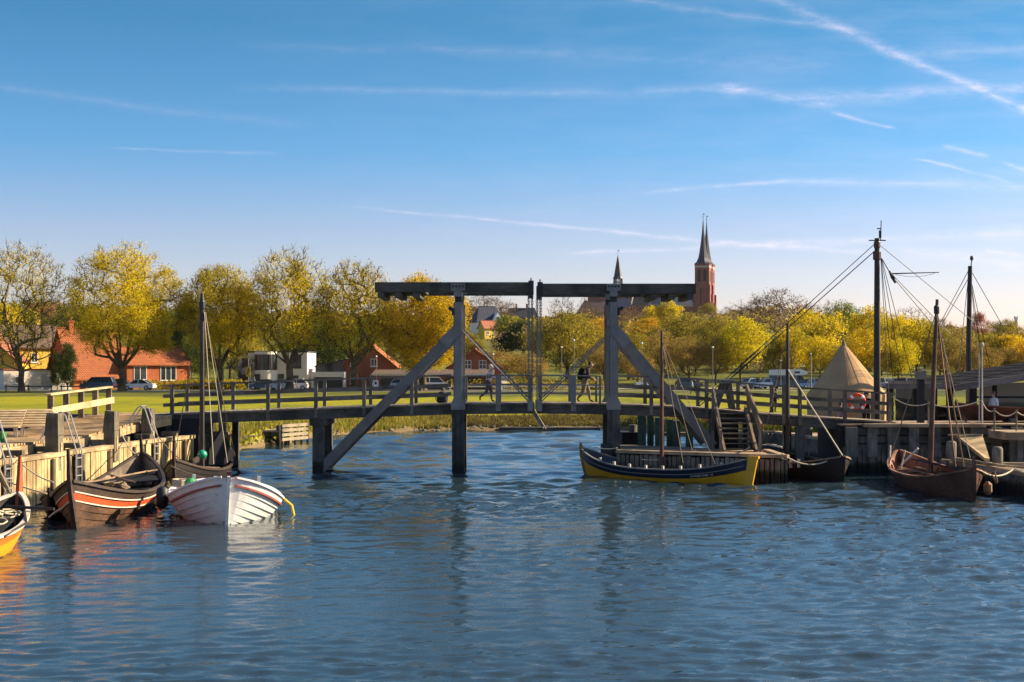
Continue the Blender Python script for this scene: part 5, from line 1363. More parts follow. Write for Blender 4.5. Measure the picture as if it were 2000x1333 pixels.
while x < 45:
    if x > 16.3 or True: mb.span(x, x + .14, QY + .16, 62.5 if x > 16.25 else 59.35, 2.02, 2.075 + rnd.uniform(0, .01))
    x += .15
mb.build('deck_planks', M_GDECK, quay)
mb = MB(); mb.span(16.1, 60, 62.5, 67.6, -.5, 1.52); mb.build('yard_fill', M_TARWALL, quay)
mb = MB(); mb.span(16.1, 60, 62.52, 68.2, 1.525, 1.56); mb.build('yard_boards', wood('yard_boards', (0.36, 0.27, 0.18), (0.22, 0.16, 0.1), (5, 1, 5), .85), quay)
mb = MB(); mb.span(19.7, 45, 55.9, QY - .25, 1.55, 1.86); mb.build('lower_deck_edge', M_GCAP, quay)
mb = MB(); mb.span(19.9, 45, 56.1, 56.3, -.6, 1.55)
mb.build('lower_face', M_QUAY, quay)
for k in range(8):
    mb = MB(); x = 20.2 + 1.2 * k; mb.span(x - .1, x + .1, 55.96, 56.1, 0, 1.55); mb.build('face_post', M_GPLANK, quay)
# low dock nearest the viewer
dock = thing('low_dock', (18.5, 51, 0), 'low timber dock with plank wall and sunlit edge beams at the right border', 'dock')
D0, D1, D2 = V((16.75, 53.6, 0)), V((17.45, 48.2, 0)), V((18.7, 38, 0))
mb = MB()
for a, b in ((D0, D1), (D1, D2)):
    d = b - a; n = int(d.length / .22); rz = math.atan2(d.y, d.x)
    for i in range(n): c = a + d * ((i + .5) / n); mb.box((c.x, c.y, -.05 + rnd.uniform(-.03, .02)), (.19, .08, 1.5), rz)
mb.build('wall_planks', M_GPLANK, dock)
mb = MB(); mb.prism([(16.85, 53.6), (17.55, 48.2), (18.8, 38), (40, 38), (40, 55.95), (16.85, 55.95)], -.8, .62); mb.build('core', M_TARWALL, dock)
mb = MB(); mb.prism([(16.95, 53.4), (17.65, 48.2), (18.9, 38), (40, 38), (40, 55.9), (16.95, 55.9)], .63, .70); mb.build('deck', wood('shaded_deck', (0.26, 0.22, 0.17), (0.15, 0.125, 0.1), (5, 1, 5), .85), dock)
mb = MB(); mb.sweep([D0 + V((.1, 0, .8)), D1 + V((.1, 0, .8)), D2 + V((.1, 0, .8))], .3, .16); mb.build('edge_beam', M_GCAP, dock)
mb = MB(); mb.beam((16.6, 53.4, .78), (19.5, 53.0, .78), .2, .14); mb.build('cross_beam', M_GCAP, dock)
mb = MB(); mb.tube([D0 + V((.0, -.3, 1.0)), D1.lerp(D0, .2) + V((-.05, 0, .98))], .05, 7); mb.tube([D0 + V((-.3, .3, .9)), D1 + V((.3, .4, .97))], .045, 7); mb.build('pole', M_CAP, dock)
t = thing('gangway', (18.0, 55, 0), 'sloping sunlit plank gangway from the quay down to the low dock', 'gangway')
a, b, c, e = P(1869, 851, 57.9), P(1919, 851, 57.0), P(1933, 896, 52.6), P(1923, 894.5, 52.6)
mb = MB(); mb.slab([a, e, c, b], .12); mb.build('boards', wood('gangway_board', (0.66, 0.47, 0.24), (0.46, 0.31, 0.15), (1.5, 1.5, 9), .8), t)
mb = MB(); mb.beam(a + V((-.35, 0, .02)), b + V((0, 0, .02)), .14, .06); mb.build('head_beam', M_GCAP, t)
for px, yt, yb, Y, lb in ((1858, 862, 912, 54.2, 'grey mooring post on the low dock left of the gangway'), (1948, 873, 907, 51.0, 'weathered mooring post on the low dock right of the gangway')):
    x = X(px, Y); mb = MB(); mb.lathe([(.21, -.8), (.2, Z(yt, Y) - .08), (.15, Z(yt, Y))], 10, (x, Y, 0)); solo(mb, 'mooring_post', M_RPOST, lb, 'mooring post', 'round mooring posts on the low dock', True)
# basin between landing stage and quay
t = thing('basin_wall', (13.5, 67, 0), 'dark plank basin wall with pale cap between the steps and the quay', 'quay wall')
bw = [(10.6, 72.2), (13.45, 71.5), (14.35, 62.9)]
mb = MB()
for (xa, ya), (xb, yb) in zip(bw, bw[1:]):
    d = V((xb - xa, yb - ya, 0)); n = int(d.length / .2); rz = math.atan2(d.y, d.x)
    for i in range(n): mb.box((xa + d.x * (i + .5) / n, ya + d.y * (i + .5) / n, .15), (.17, .08, 1.9), rz)
mb.build('planks', M_GPLANK, t)
mb = MB(); mb.sweep([(x, y, 1.16) for x, y in bw], .3, .12); mb.build('cap', M_GCAP, t)
mb = MB(); mb.prism([(10.7, 72.3), (13.55, 71.6), (14.5, 62.9), (16.2, 62.9), (16.2, 73), (10.7, 74)][::1], -.6, 1.06); mb.build('fill', M_GDECK, t)
for px, yt, yb, Y, lb in ((1568, 829, 848, 68.5, 'short grey bollard on the basin wall left of the thin mast'), (1603, 832, 853, 66, 'short grey bollard on the basin wall right of the thin mast')):
    x = X(px, Y) + .25; mb = MB(); mb.lathe([(.22, 1.0), (.22, Z(yt, Y) - .05), (.17, Z(yt, Y))], 10, (x, Y, 0)); solo(mb, 'bollard', M_RPOST, lb, 'bollard', 'bollards on the basin wall', True)
# tall dark pile on the quay
t = thing('dolphin_pile', (X(1798, 60), 60, 0), 'tall dark square pile with flared head in front of the glass building', 'pile')
x = X(1798, 60); mb = MB(); mb.span(x - .13, x + .13, 59.87, 60.13, 1.9, Z(727, 60)); mb.build('pile', M_TARWALL, t)
mb = MB(); mb.span(x - .19, x + .19, 59.8, 60.2, Z(741, 60), Z(725, 60)); mb.tube([(x, 60, Z(724, 60)), (x, 60, Z(721, 60))], .16, 8); mb.build('head', M_STEEL2, t)
# rope fence and flagpole on the quay
M_FRAME2 = plain('weathered_white', (0.42, 0.38, 0.33), .7)
t = thing('flagpole', (X(1918, QY + .5), QY + .5, 2.07), 'slim white flagpole with lamp head on the quay corner', 'flagpole')
x = X(1918, QY + .5); mb = MB(); mb.tube([(x, QY + .5, 2.07), (x, QY + .5, Z(676, QY + .5))], .042, 8, .03); mb.build('pole', M_FRAME2, t)
mb = MB(); mb.lathe([(.03, 0), (.085, .04), (.085, .13), (.03, .19)], 10, (x, QY + .5, Z(678, QY + .5))); mb.build('lamp', M_FRAME2, t)
mb = MB(); mb.tube([(x - .12, QY + .5, 2.07), (x - .12, QY + .5, Z(690, QY + .5))], .015, 5); mb.build('halyard', M_FRAME, t)
M_ROPE = plain('pale_rope', (0.55, 0.46, 0.32), .9); M_ROPED = plain('brown_rope', (0.22, 0.16, 0.10), .9)
rp = [(1813, 787, 826, 58.9), (1942, 800, 836, 57.2), (1985, 803, 838, 57.2)]
for px, yt, yb, Y in rp:
    x = X(px, Y); mb = MB(); z0_ = 2.07 if Y > 58 else 1.85; mb.tube([(x, Y, z0_), (x, Y, Z(yt, Y))], .035, 7); mb.lathe([(.05, 0), (.05, .05)], 8, (x, Y, Z(yt, Y)))
    solo(mb, 'rope_post', M_RPOST, {1813: 'thin rope post on the quay left of the leaning mast', 1942: 'thin rope post right of the flagpole', 1985: 'thin rope post near the right border'}[px], 'post', 'rope fence posts on the quay')
def rope(pts, label, m=None, r=.022, d=.3, name='rope'):
    mb = MB(); pt = []
    for a, b in zip(pts, pts[1:]): pt += sag(a, b, d, 8)
    mb.tube(pt, r, 6); return solo(mb, name, m or M_ROPE, label, 'rope')
rope([P(1742, 775, YN), P(1813, 788, 58.9), P(1917, 782, 59), P(1942, 801, 57.2), P(1985, 804, 57.2), P(2030, 800, 57.2)], 'pale rope sagging between the quay posts and the flagpole', d=.22)
# ------------------------------------------------------------------ clinker boats
M_TARHULL = wood('tarred_hull', (0.085, 0.050, 0.032), (0.028, 0.019, 0.015), (1.2, 8, 8), .6, .35)
M_TARHULL2 = wood('brown_hull', (0.20, 0.10, 0.055), (0.075, 0.040, 0.026), (1.2, 8, 8), .6, .35)
M_DARKHULL = wood('black_hull', (0.032, 0.020, 0.017), (0.013, 0.010, 0.010), (1.2, 8, 8), .55, .35)
M_REDHULL = wood('red_brown_hull', (0.18, 0.072, 0.042), (0.075, 0.032, 0.022), (1.2, 8, 8), .55, .35)
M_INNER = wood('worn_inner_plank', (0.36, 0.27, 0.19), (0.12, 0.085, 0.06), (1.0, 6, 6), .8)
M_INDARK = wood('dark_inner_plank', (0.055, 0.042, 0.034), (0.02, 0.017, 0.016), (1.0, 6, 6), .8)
M_WHITEH = paint('white_boat_paint', (0.74, 0.71, 0.68), .45, (0.42, 0.38, 0.34), .12, .4, 2.0)
M_REDP = paint('red_band_paint', (0.62, 0.085, 0.022), .5, (0.3, 0.1, 0.05), .2, .4, 2.0)
M_REDT = paint('dull_red_paint', (0.27, 0.06, 0.045), .5, (0.3, 0.14, 0.1), .2, .4, 2.0)
M_ORANGE = paint('orange_boat_paint', (0.72, 0.17, 0.02), .45, None, .15, .4, 2.0)
M_YELB = paint('yellow_boat_paint', (0.86, 0.38, 0.012), .4, None, .10, .45, 2.0)
M_OCHRE = paint('ochre_boat_paint', (0.74, 0.35, 0.016), .45, None, .15, .4, 2.0)
M_NAVY = paint('navy_boat_paint', (0.012, 0.018, 0.038), .35, None, .2, .5, 2.0)
M_OFFW = paint('off_white_trim', (0.60, 0.52, 0.42), .5, (0.35, 0.25, 0.18), .2, .4, 3.0)
M_SPAR = wood('mast_timber', (0.16, 0.065, 0.035), (0.075, 0.03, 0.02), (8, 8, .8), .5, .4)
M_DSPAR = wood('dark_mast', (0.05, 0.035, 0.028), (0.02, 0.016, 0.014), (8, 8, .8), .55, .4)
M_OAR = wood('oar_wood', (0.42, 0.28, 0.15), (0.24, 0.15, 0.08), (1, 8, 8), .6)
M_SAIL = paint('dark_sailcloth', (0.020, 0.020, 0.024), .9, None, .3, .1, 2.0)
M_GREY = plain('grey_trim', (0.20, 0.18, 0.16), .7)

class Hull:
    """shape of a boat in its own coordinates: x forward, y to port, z up from the waterline"""
    def __init__(s, L_, B, depth, rb, rs_, p=2.2, q=0.85, keel=-0.38, rakeb=.12, rakes=.12, flare=.75, transom=0.0, rise=2.6):
        s.L, s.B, s.d, s.rb, s.rs, s.p, s.q, s.k, s.rkb, s.rks, s.fl, s.tr, s.rise = L_, B, depth, rb, rs_, p, q, keel, rakeb, rakes, flare, transom, rise
    def sheer(s, t): return s.d + (s.rb if t > 0 else s.rs) * abs(t) ** s.rise
    def half(s, t):
        b = s.B / 2 * max(0.0, 1 - abs(t) ** s.p) ** s.q
        if t < 0 and s.tr: b = max(b, s.B / 2 * s.tr * (1 - (1 + t) * .0)) if t < -.6 else b
        return b
    def pt(s, t, u, side=1, off=0.0):
        rk = s.rkb if t > 0 else s.rks
        x = s.L / 2 * t * (1 - rk * abs(t) ** 3 * (1 - u) ** 1.6)
        e = s.fl * .62 + (1.0 - s.fl * .62) * abs(t) ** 2.5
        h = 1.55 - .5 * abs(t) ** 2
        z = s.k + (s.sheer(t) - s.k) * u ** h
        y = s.half(t) * u ** e
        o_ = off * min(1, 6 * (1 - abs(t))) if abs(t) > .83 else off
        return V((x, side * (y + o_), z))
    def ts(s, n=36):
        return [math.sin(math.pi / 2 * (-1 + 2 * i / n)) * .5 + .5 * (-1 + 2 * i / n) for i in range(n + 1)]
    def strakes(s, us, i0, i1, lap=.022):
        """planks i0..i1-1, each lapping over the one below, both sides"""
        mb = MB(); T = s.ts()
        for side in (1, -1):
            for i in range(i0, i1):
                a, b = us[i], us[i + 1]; vs = []
                for t in T:
                    vs += [s.pt(t, a, side, 0.0), s.pt(t, a, side, lap), s.pt(t, b, side, 0.003)]
                fs = []
                for j in range(len(T) - 1):
                    for k in range(2):
                        f = (3 * j + k, 3 * j + 3 + k, 3 * j + 4 + k, 3 * j + 1 + k); fs.append(f if side < 0 else f[::-1])
                mb.add(vs, fs)
        return mb
    def inner(s, th=.05, u0=.05):
        mb = MB(); T = s.ts(); us = [u0 + (0.985 - u0) * k / 7 for k in range(8)]
        for side in (1, -1):
            vs = []
            for t in T:
                for u in us:
                    p = s.pt(t, u, side); p.y = side * max(0.0, abs(p.y) - th); vs.append(p)
            n = len(us); fs = []
            for j in range(len(T) - 1):
                for k in range(n - 1):
                    f = (n * j + k, n * j + k + 1, n * j + n + k + 1, n * j + n + k); fs.append(f if side < 0 else f[::-1])
            mb.add(vs, fs)
        return mb
    def edge(s, side, u=1.0, t0=-1, t1=1, off=0.0, dzz=0.0, n=40):
        return [s.pt(t0 + (t1 - t0) * i / n, u, side, off) + V((0, 0, dzz)) for i in range(n + 1)]
    def rail(s, w, h, off=0.0, dzz=0.0, t0=-.99, t1=.99, u=1.0):
        mb = MB()
        for side in (1, -1): mb.sweep(s.edge(side, u, t0, t1, off, dzz), w, h)
        return mb
    def level(s, t, z):
        """half breadth at height z"""
        lo, hi = 0.02, 1.0
        for _ in range(20):
            m_ = (lo + hi) / 2
            if s.pt(t, m_).z < z: lo = m_
            else: hi = m_
        return s.pt(t, hi).y, s.pt(t, hi).x
    def floor(s, z=.14, t0=-.9, t1=.9):
        mb = MB(); n = 20; vs = []
        for i in range(n + 1):
            t = t0 + (t1 - t0) * i / n; y, x = s.level(t, z); y = max(0.02, y - .03)
            vs += [(x, -y, z), (x, y, z)]
        mb.add(vs, [(2 * i, 2 * i + 2, 2 * i + 3, 2 * i + 1) for i in range(n)])
        return mb
    def stem(s, end, extra, w=.09, d=.16, curl=0.0):
        """stem post following the end profile and rising above the sheer"""
        pts = [s.pt(end, u, 1) for u in (0.0, .1, .2, .3, .45, .6, .75, .88, 1.0)]
        top = pts[-1]
        for k in range(1, 7):
            f = k / 6; pts.append(top + V((end * (curl * (f - .3 * f * f)), 0, extra * f)))
        mb = MB(); n = len(pts); ds = [d] * 9 + [d * 1.1, d * .95, d * .8, d * .65, d * .5, d * .38]
        mb.sweep([p + V((end * .03, 0, 0)) for p in pts], [w] * 9 + [w * (1 - .35 * k / 6) for k in range(1, 7)], ds, V((end, 0, .35)).normalized())
        return mb
    def thwart(s, t, z, w=.2, th=.05):
        y, x = s.level(t, z); mb = MB(); mb.span(x - w / 2, x + w / 2, -y + .03, y - .03, z - th, z); return mb
    def frames(s, tlist, mat, parent, w=.07, th=.06):
        for t in tlist:
            pts = []
            for side, ks in ((1, range(8, -1, -1)), (-1, range(9))):
                for k in ks:
                    u = .12 + .83 * k / 8; p = s.pt(t, u, side); p.y = side * max(0.01, abs(p.y) - .075); pts.append(p)
            mb = MB(); mb.sweep(pts, w, th, V((1, 0, 0))); mb.build('rib', mat, parent, local=True)

def boat(name, loc, heading, label, group=None, heel=0.0, pitch=0.0):
    """heading: direction of the bow in the ground plane"""
    t = thing(name, loc, label, 'boat', group or 'moored clinker boats', math.atan2(heading[1], heading[0]))
    t.rotation_euler = (heel, pitch, math.atan2(heading[1], heading[0])); return t
def bmid(a, b): return V(((a[0] + b[0]) / 2, (a[1] + b[1]) / 2, 0.0)), (a[0] - b[0], a[1] - b[1]), math.hypot(a[0] - b[0], a[1] - b[1])
U8 = [0, .16, .30, .44, .57, .70, .84, 1.0]
U10 = [0, .12, .24, .35, .46, .57, .68, .79, .89, 1.0]

# 1 red striped boat, bow to the viewer
c, hd, ln = bmid((-11.93, 38.3), (-12.75, 48.9))
b1 = boat('clinker_boat', c, hd, 'dark clinker boat with a white edged red stripe and tall curved stem posts', heel=R(4))
H = Hull(ln, 2.75, .61, .74, .88, 2.3, .82, -.4, .10, .10, .85)
H.strakes(U8, 0, 5, .03).build('planking', M_TARHULL2, b1, local=True)
H.strakes(U8, 5, 6, .03).build('red_strake', M_REDP, b1, local=True)
H.strakes(U8, 6, 7, .03).build('sheer_strake', M_TARHULL, b1, local=True)
mb = MB()
for u in (.705, .845):
    for side in (1, -1): mb.sweep(H.edge(side, u, -.97, .985, .03, 0), .025, .035)
mb.build('white_line', M_OFFW, b1, local=True)
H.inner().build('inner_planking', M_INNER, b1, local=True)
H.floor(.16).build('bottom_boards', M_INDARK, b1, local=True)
H.rail(.10, .08).build('gunwale', M_TARHULL, b1, local=True)
H.stem(1, .85, .1, .24, -.10).build('bow_stem', M_TARHULL, b1, local=True); H.stem(-1, .62, .1, .22, -.1).build('stern_stem', M_TARHULL, b1, local=True)
for t_ in (.55, .3, .05, -.22, -.5): H.thwart(t_, .52).build('thwart', M_INNER if t_ > 0 else M_INDARK, b1, local=True)
H.frames([-.7, -.5, -.3, -.12, .08, .26, .44, .62, .76], M_INDARK, b1)
mb = MB(); mb.tube([(-3.1, .55, .95), (-1.0, -.75, .88), (.1, -1.25, .95)], .032, 7); mb.box((-3.3, .62, .95), (.6, .16, .03), -.4); mb.build('oar', M_OAR, b1, local=True)
mb = MB(); mb.tube([(-2.9, -.7, .98), (-.8, .3, .85), (1.0, .9, .9)], .032, 7); mb.build('oar', M_OAR, b1, local=True)
mb = MB()
for k in range(10):
    a = rnd.uniform(0, 6); p = [V((-1.2 + .5 * math.cos(a + j * .9) + .1 * k - .5, .3 * math.sin(a + j * .9) - .1, .55 + .03 * k)) for j in range(8)]; mb.tube(p, .022, 5)
mb.build('rope_coils', M_ROPED, b1, local=True)
mb = MB(); mb.slab([(-3.7, -.72, .82), (-1.9, -1.18, .72), (-1.9, 1.1, .72), (-3.7, .68, .82)][::1], .04); mb.build('dark_cover', M_SAIL, b1, local=True)
mb = MB(); mb.tube([(4.6, -.05, .78), (3.6, -.9, .36), (3.2, -1.15, .22)], .03, 6); mb.build('thole_pin', M_OFFW, b1, local=True)

# 2 white double ended boat, bow straight at the viewer
c, hd, ln = bmid((-8.02, 39.55), (-9.55, 46.5))
b2 = boat('white_boat', c, hd, 'white clinker boat with dull red rub rail seen from the bow', heel=R(-2.5))
H = Hull(ln, 3.4, .50, .84, .26, 3.3, .60, -.45, .07, .1, .8, rise=2.3)
H.strakes(U10, 0, 8, .04).build('planking', M_WHITEH, b2, local=True)
H.strakes(U10, 8, 9, .035).build('sheer_strake', M_WHITEH, b2, local=True)
H.rail(.08, .06, .035, 0, u=.885).build('rub_rail', M_REDT, b2, local=True)
H.rail(.12, .06, -.02, .02).build('gunwale', M_WHITEH, b2, local=True)
mb = H.strakes([0, .32], 0, 1, .048); mb.build('boot_top', M_NAVY, b2, local=True)
H.inner(.06).build('inner_planking', paint('salmon_paint', (0.52, 0.16, 0.10), .5, None, .2), b2, local=True)
H.floor(.30).build('bottom_boards', M_INNER, b2, local=True)
H.stem(1, .10, .09, .15).build('bow_stem', M_WHITEH, b2, local=True)
pt_ = H.pt(1, 1); mb = MB(); mb.span(pt_.x - .07, pt_.x + .09, -.055, .055, pt_.z - .12, pt_.z + .17); mb.build('stem_head', M_REDT, b2, local=True)
for t_ in (.42, .1, -.25, -.55): H.thwart(t_, .62, .26).build('thwart', MATS['salmon_paint'] if t_ > .2 else M_WHITEH, b2, local=True)
mb = MB(); T = [.34, .5, .62, .8, .97]; vs = []
for t_ in T: 
    p = H.pt(t_, .965); vs += [(p.x, -p.y, p.z), (p.x, p.y, p.z)]
mb.add(vs, [(2 * i, 2 * i + 2, 2 * i + 3, 2 * i + 1) for i in range(4)]); mb.build('foredeck', M_OFFW, b2, local=True)
for xv, yv in ((2.7, -.35), (2.2, -.95), (2.2, .9)): mb = MB(); mb.span(xv, xv + .08, yv - .05, yv + .05, .8, 1.3); mb.build('bitt', M_WHITEH, b2, local=True)
mb = MB(); mb.lathe([(.1, 0), (.17, .12), (.17, .26), (.08, .36)], 10, (2.4, -1.05, 0)); mb.v = [(p[0], p[1], p[2] + .84) for p in mb.v]; mb.build('green_buoy', plain('green_float', (0.02, 0.25, 0.06), .5), b2, local=True)
mb = MB()
for k in range(6): mb.tube([(1.9 + .28 * math.cos(a), 1.15 - 2.45 + .26 * math.sin(a), .93 + .035 * k) for a in [i * .7 for i in range(10)]], .022, 5)
mb.build('rope_coil', M_ROPE, b2, local=True)
pY = H.pt(.30, .99, 1)
mb = MB(); mb.tube([pY + V((0, .05, 0)), pY + V((.02, .28, -.18)), pY + V((.05, .36, -.5)), pY + V((.1, .25, -.85)), pY + V((.1, .1, -.95))], .045, 7); mb.tube([pY + V((0, -.15, .05)), pY + V((0, .06, .02))], .05, 7); mb.build('yellow_line', plain('yellow_rope', (0.62, 0.47, 0.03), .7), b2, local=True)
pF = H.pt(.15, .95, -1)
mb = MB(); mb.lathe([(.06, 0), (.17, .08), (.19, .35), (.17, .6), (.06, .68)], 12, (pF.x, pF.y - .2, .12)); mb.build('fender', M_BLACK, b2, local=True, smooth=True)

# 3 yellow and orange boat leaving the picture at the left, we see its far end
c, hd, ln = bmid((-12.62, 36.0), (-13.0, 26.8))
b3 = boat('yellow_boat', c, hd, 'bright yellow and orange boat cut by the left border with a red stem post')
H = Hull(ln, 2.5, .60, .62, .5, 2.3, .8, -.4, .12, .1, .85)
H.strakes(U8, 0, 3, .02).build('lower_planking', M_ORANGE, b3, local=True); H.strakes(U8, 3, 6, .02).build('planking', M_YELB, b3, local=True); H.strakes(U8, 6, 7, .02).build('sheer_strake', M_ORANGE, b3, local=True)
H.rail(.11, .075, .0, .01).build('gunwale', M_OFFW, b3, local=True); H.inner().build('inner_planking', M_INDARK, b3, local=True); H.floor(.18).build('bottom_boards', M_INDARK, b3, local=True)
H.stem(1, .95, .1, .2, .10).build('bow_stem', paint('rust_red_paint', (0.36, 0.085, 0.03), .5), b3, local=True); H.stem(-1, .6, .1, .2).build('stern_stem', M_ORANGE, b3, local=True)
for t_ in (.6, .3, 0, -.3): H.thwart(t_, .45).build('thwart', M_INDARK, b3, local=True)
H.frames([.15, .3, .45, .6, .72, .82], M_INDARK, b3)
mb = MB()
for k in range(16):
    a = rnd.uniform(0, 6); cx0, cy0 = rnd.uniform(2.0, 3.4), rnd.uniform(-.55, .55)
    mb.tube([V((cx0 + .35 * math.cos(a + j * .8), cy0 + .22 * math.sin(a + j * .8), .62 + .02 * k + .05 * math.sin(j))) for j in range(9)], .02, 5)
mb.build('rope_heap', M_ROPE, b3, local=True)
mb = MB(); mb.slab([(3.4, -.5, .8), (.5, -1.1, .6), (.5, 1.05, .62), (3.4, .45, .82)], .05); mb.build('dark_cover', M_SAIL, b3, local=True)
mb = MB(); mb.tube([(3.1, -.75, .9), (2.2, -1.15, .72), (.5, -1.3, .6)], .03, 6); mb.tube([(3.3, -.2, 1.0), (3.2, -1.45, .95)], .04, 6); mb.build('spar', M_DSPAR, b3, local=True)
# its forestay with tackle, running up to the left out of the frame
mb = MB(); a, b = V((4.1, 0, 1.25)), V((-2.6, .05, 6.6)); mb.tube([a, b], .03, 6); d_ = b - a
mb.tube([a + d_ * .03, a + d_ * .12, a + d_ * .2], [.05, .075, .05], 7); mb.tube([a + d_ * .22, a + d_ * .27], .06, 7); mb.tube([a + V((0, .12, 0)), a + d_ * .25], .015, 5); mb.build('forestay', M_ROPED, b3, local=True)
mb = MB(); mb.tube([(-2.6, 0, -.2), (-2.6, 0, 6.8)], .09, 10, .06); mb.build('mast', M_DSPAR, b3, local=True)

# 4 dark boat with the tall left mast, behind the white one
c, hd, ln = bmid((-12.05, 50.2), (-12.15, 58.9))
b4 = boat('dark_longboat', c, hd, 'black brown longboat with a tall bare mast behind the white boat')
H = Hull(ln, 2.1, .56, .60, .65, 2.2, .85, -.35, .10, .10, .85)
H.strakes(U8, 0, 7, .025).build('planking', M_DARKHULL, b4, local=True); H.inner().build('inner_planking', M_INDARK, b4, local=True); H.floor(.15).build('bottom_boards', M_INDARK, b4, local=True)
H.rail(.09, .08).build('gunwale', M_TARHULL, b4, local=True); H.stem(1, .85, .1, .2, -.05).build('bow_stem', M_TARHULL, b4, local=True); H.stem(-1, .7, .1, .2).build('stern_stem', M_TARHULL, b4, local=True)
for t_ in (.5, .2, -.1, -.4): H.thwart(t_, .45).build('thwart', M_INDARK, b4, local=True)
# the boat's local axes: bow towards the viewer, so local +y is to the right in the picture
mx = -.45
mb = MB(); mb.tube([(mx, 0, -.1), (mx, 0, 7.1), (mx, 0, 7.35)], [.105, .085, .05], 10); mo = mb.build('mast', M_DSPAR, b4, local=True)
mb = MB(); mb.lathe([(.09, 0), (.12, .05), (.12, .3), (.09, .36)], 10, (mx, 0, 6.7)); mb.box((mx, .09, 6.4), (.1, .1, .25)); mb.build('mast_head', M_BLACK, mo, local=True)
mb = MB(); mb.tube([(mx + .05, .10, 6.6), (mx + .5, .55, .7)], .018, 6); mb.tube([(mx - .05, .12, 6.6), (mx - .2, .95, .7)], .016, 6); mb.build('shroud', M_ROPE, b4, local=True)
mb = MB(); mb.tube([(mx, -.10, 6.6), (mx + .3, -1.05, .7)], .018, 6); mb.tube([(mx - .1, .08, 6.5), (mx - 2.6, .8, .8)], .018, 6); mb.build('shroud', M_ROPED, b4, local=True)
mb = MB(); mb.add([(-1.0, .15, .6), (-2.6, 1.0, .5), (-2.4, .85, 1.1), (-1.6, .55, 1.95), (-1.1, .15, 1.2), (-1.2, .05, .6), (-2.7, .85, .5), (-2.5, .72, 1.1), (-1.7, .42, 1.95), (-1.2, .05, 1.2)], [(0, 1, 2, 3, 4), (9, 8, 7, 6, 5), (0, 5, 6, 1), (1, 6, 7, 2), (2, 7, 8, 3), (3, 8, 9, 4), (4, 9, 5, 0)]); mb.build('furled_sail', M_SAIL, b4, local=True)
mb = MB(); mb.slab([(3.4, -.42, .86), (.6, -.9, .62), (.6, .9, .62), (3.4, .42, .86)], .05); mb.build('brown_cover', paint('brown_cloth', (0.12, 0.075, 0.05), .9), b4, local=True)
mb = MB(); mb.lathe([(.05, 0), (.15, .06), (.19, .16), (.15, .26), (.05, .33)], 12, (.7, .25, .95)); mb.build('green_float', plain('jade_float', (0.01, 0.30, 0.16), .4), b4, local=True, smooth=True)
# small dark boat tucked against the pier beside the red striped one
c, hd, ln = bmid((-13.35, 40.6), (-13.95, 46.2))
b5 = boat('black_dinghy', c, hd, 'low black dinghy squeezed between the pier wall and the red striped boat')
H = Hull(ln, 1.3, .42, .42, .3, 2.2, .8, -.25, .1, .1, .85)
H.strakes(U8, 0, 7, .02).build('planking', M_DARKHULL, b5, local=True); H.inner(.04).build('inner_planking', M_INDARK, b5, local=True); H.floor(.14).build('bottom_boards', M_INDARK, b5, local=True); H.rail(.07, .06).build('gunwale', M_DARKHULL, b5, local=True); H.stem(1, .12, .07, .12).build('bow_stem', M_DARKHULL, b5, local=True)
for t_ in (.4, -.2): H.thwart(t_, .32).build('thwart', M_INDARK, b5, local=True)

# 6 navy and ochre boat at the landing stage, stern at the right
bw_, st_ = (2.72, 58.75), (9.15, 53.2)
c, hd, ln = bmid(bw_, st_)
b6 = boat('navy_boat', c, hd, 'long navy and ochre rowing boat with a thin red brown mast at the landing stage')
H = Hull(ln - .5, 1.9, .44, .66, .52, 2.6, .72, -.35, .10, .05, .8)
H.strakes(U8, 0, 5, .012).build('lower_planking', M_OCHRE, b6, local=True); H.strakes(U8, 5, 7, .018).build('topsides', M_NAVY, b6, local=True)
mb = MB()
for u, o2 in ((.845, .022),):
    for side in (1, -1): mb.sweep(H.edge(side, u, -.97, .97, o2), .03, .03)
mb.build('rubbing_strip', M_GREY, b6, local=True)
H.rail(.07, .05, 0, .01).build('gunwale', M_GREY, b6, local=True); H.inner().build('inner_planking', M_NAVY, b6, local=True); H.floor(.2).build('bottom_boards', M_INDARK, b6, local=True)
H.stem(1, .22, .08, .15, .06).build('bow_stem', wood('ochre_wood', (0.34, 0.20, 0.05), (0.22, 0.13, 0.04), (2, 8, 2)), b6, local=True)
H.stem(-1, .12, .08, .14).build('stern_stem', M_OCHRE, b6, local=True)
pE = H.pt(-1, 1); mb = MB(); mb.slab([(pE.x + .42, -.035, -.3), (pE.x - .12, -.035, -.3), (pE.x - .42, -.035, pE.z + .10), (pE.x - .06, -.035, pE.z + .10)], .07, V((0, 1, 0))); mb.beam((pE.x - .46, 0, pE.z + .08), (pE.x - .02, 0, pE.z + .08), .1, .1); mb.build('rudder', M_OCHRE, b6, local=True)
for t_ in (.55, .3, .05, -.2, -.45, -.65): H.thwart(t_, .34, .22).build('thwart', M_INNER, b6, local=True)
for k in range(7):
    t_ = .62 - .2 * k
    for side in (1, -1): p = H.pt(t_, 1, side); mb = MB(); mb.span(p.x - .05, p.x + .05, p.y - .035, p.y + .035, p.z, p.z + .16); mb.build('thole_block', M_OFFW, b6, local=True)
mx, zt6 = -.02, Z(646, 56)
mb = MB(); mb.tube([(mx, 0, .1), (mx, 0, zt6 * .6), (mx, 0, zt6)], [.085, .075, .05], 10); mb.build('mast', M_SPAR, b6, local=True)
mb = MB()
for pz, q in ((zt6 - .3, (-1.6, .85)), (zt6 - .4, (-1.0, -.9)), (zt6 - .35, (-2.9, .6))): mb.tube([(mx, 0, pz), (q[0], q[1], .75)], .014, 5)
mb.build('shroud', M_ROPED, b6, local=True)
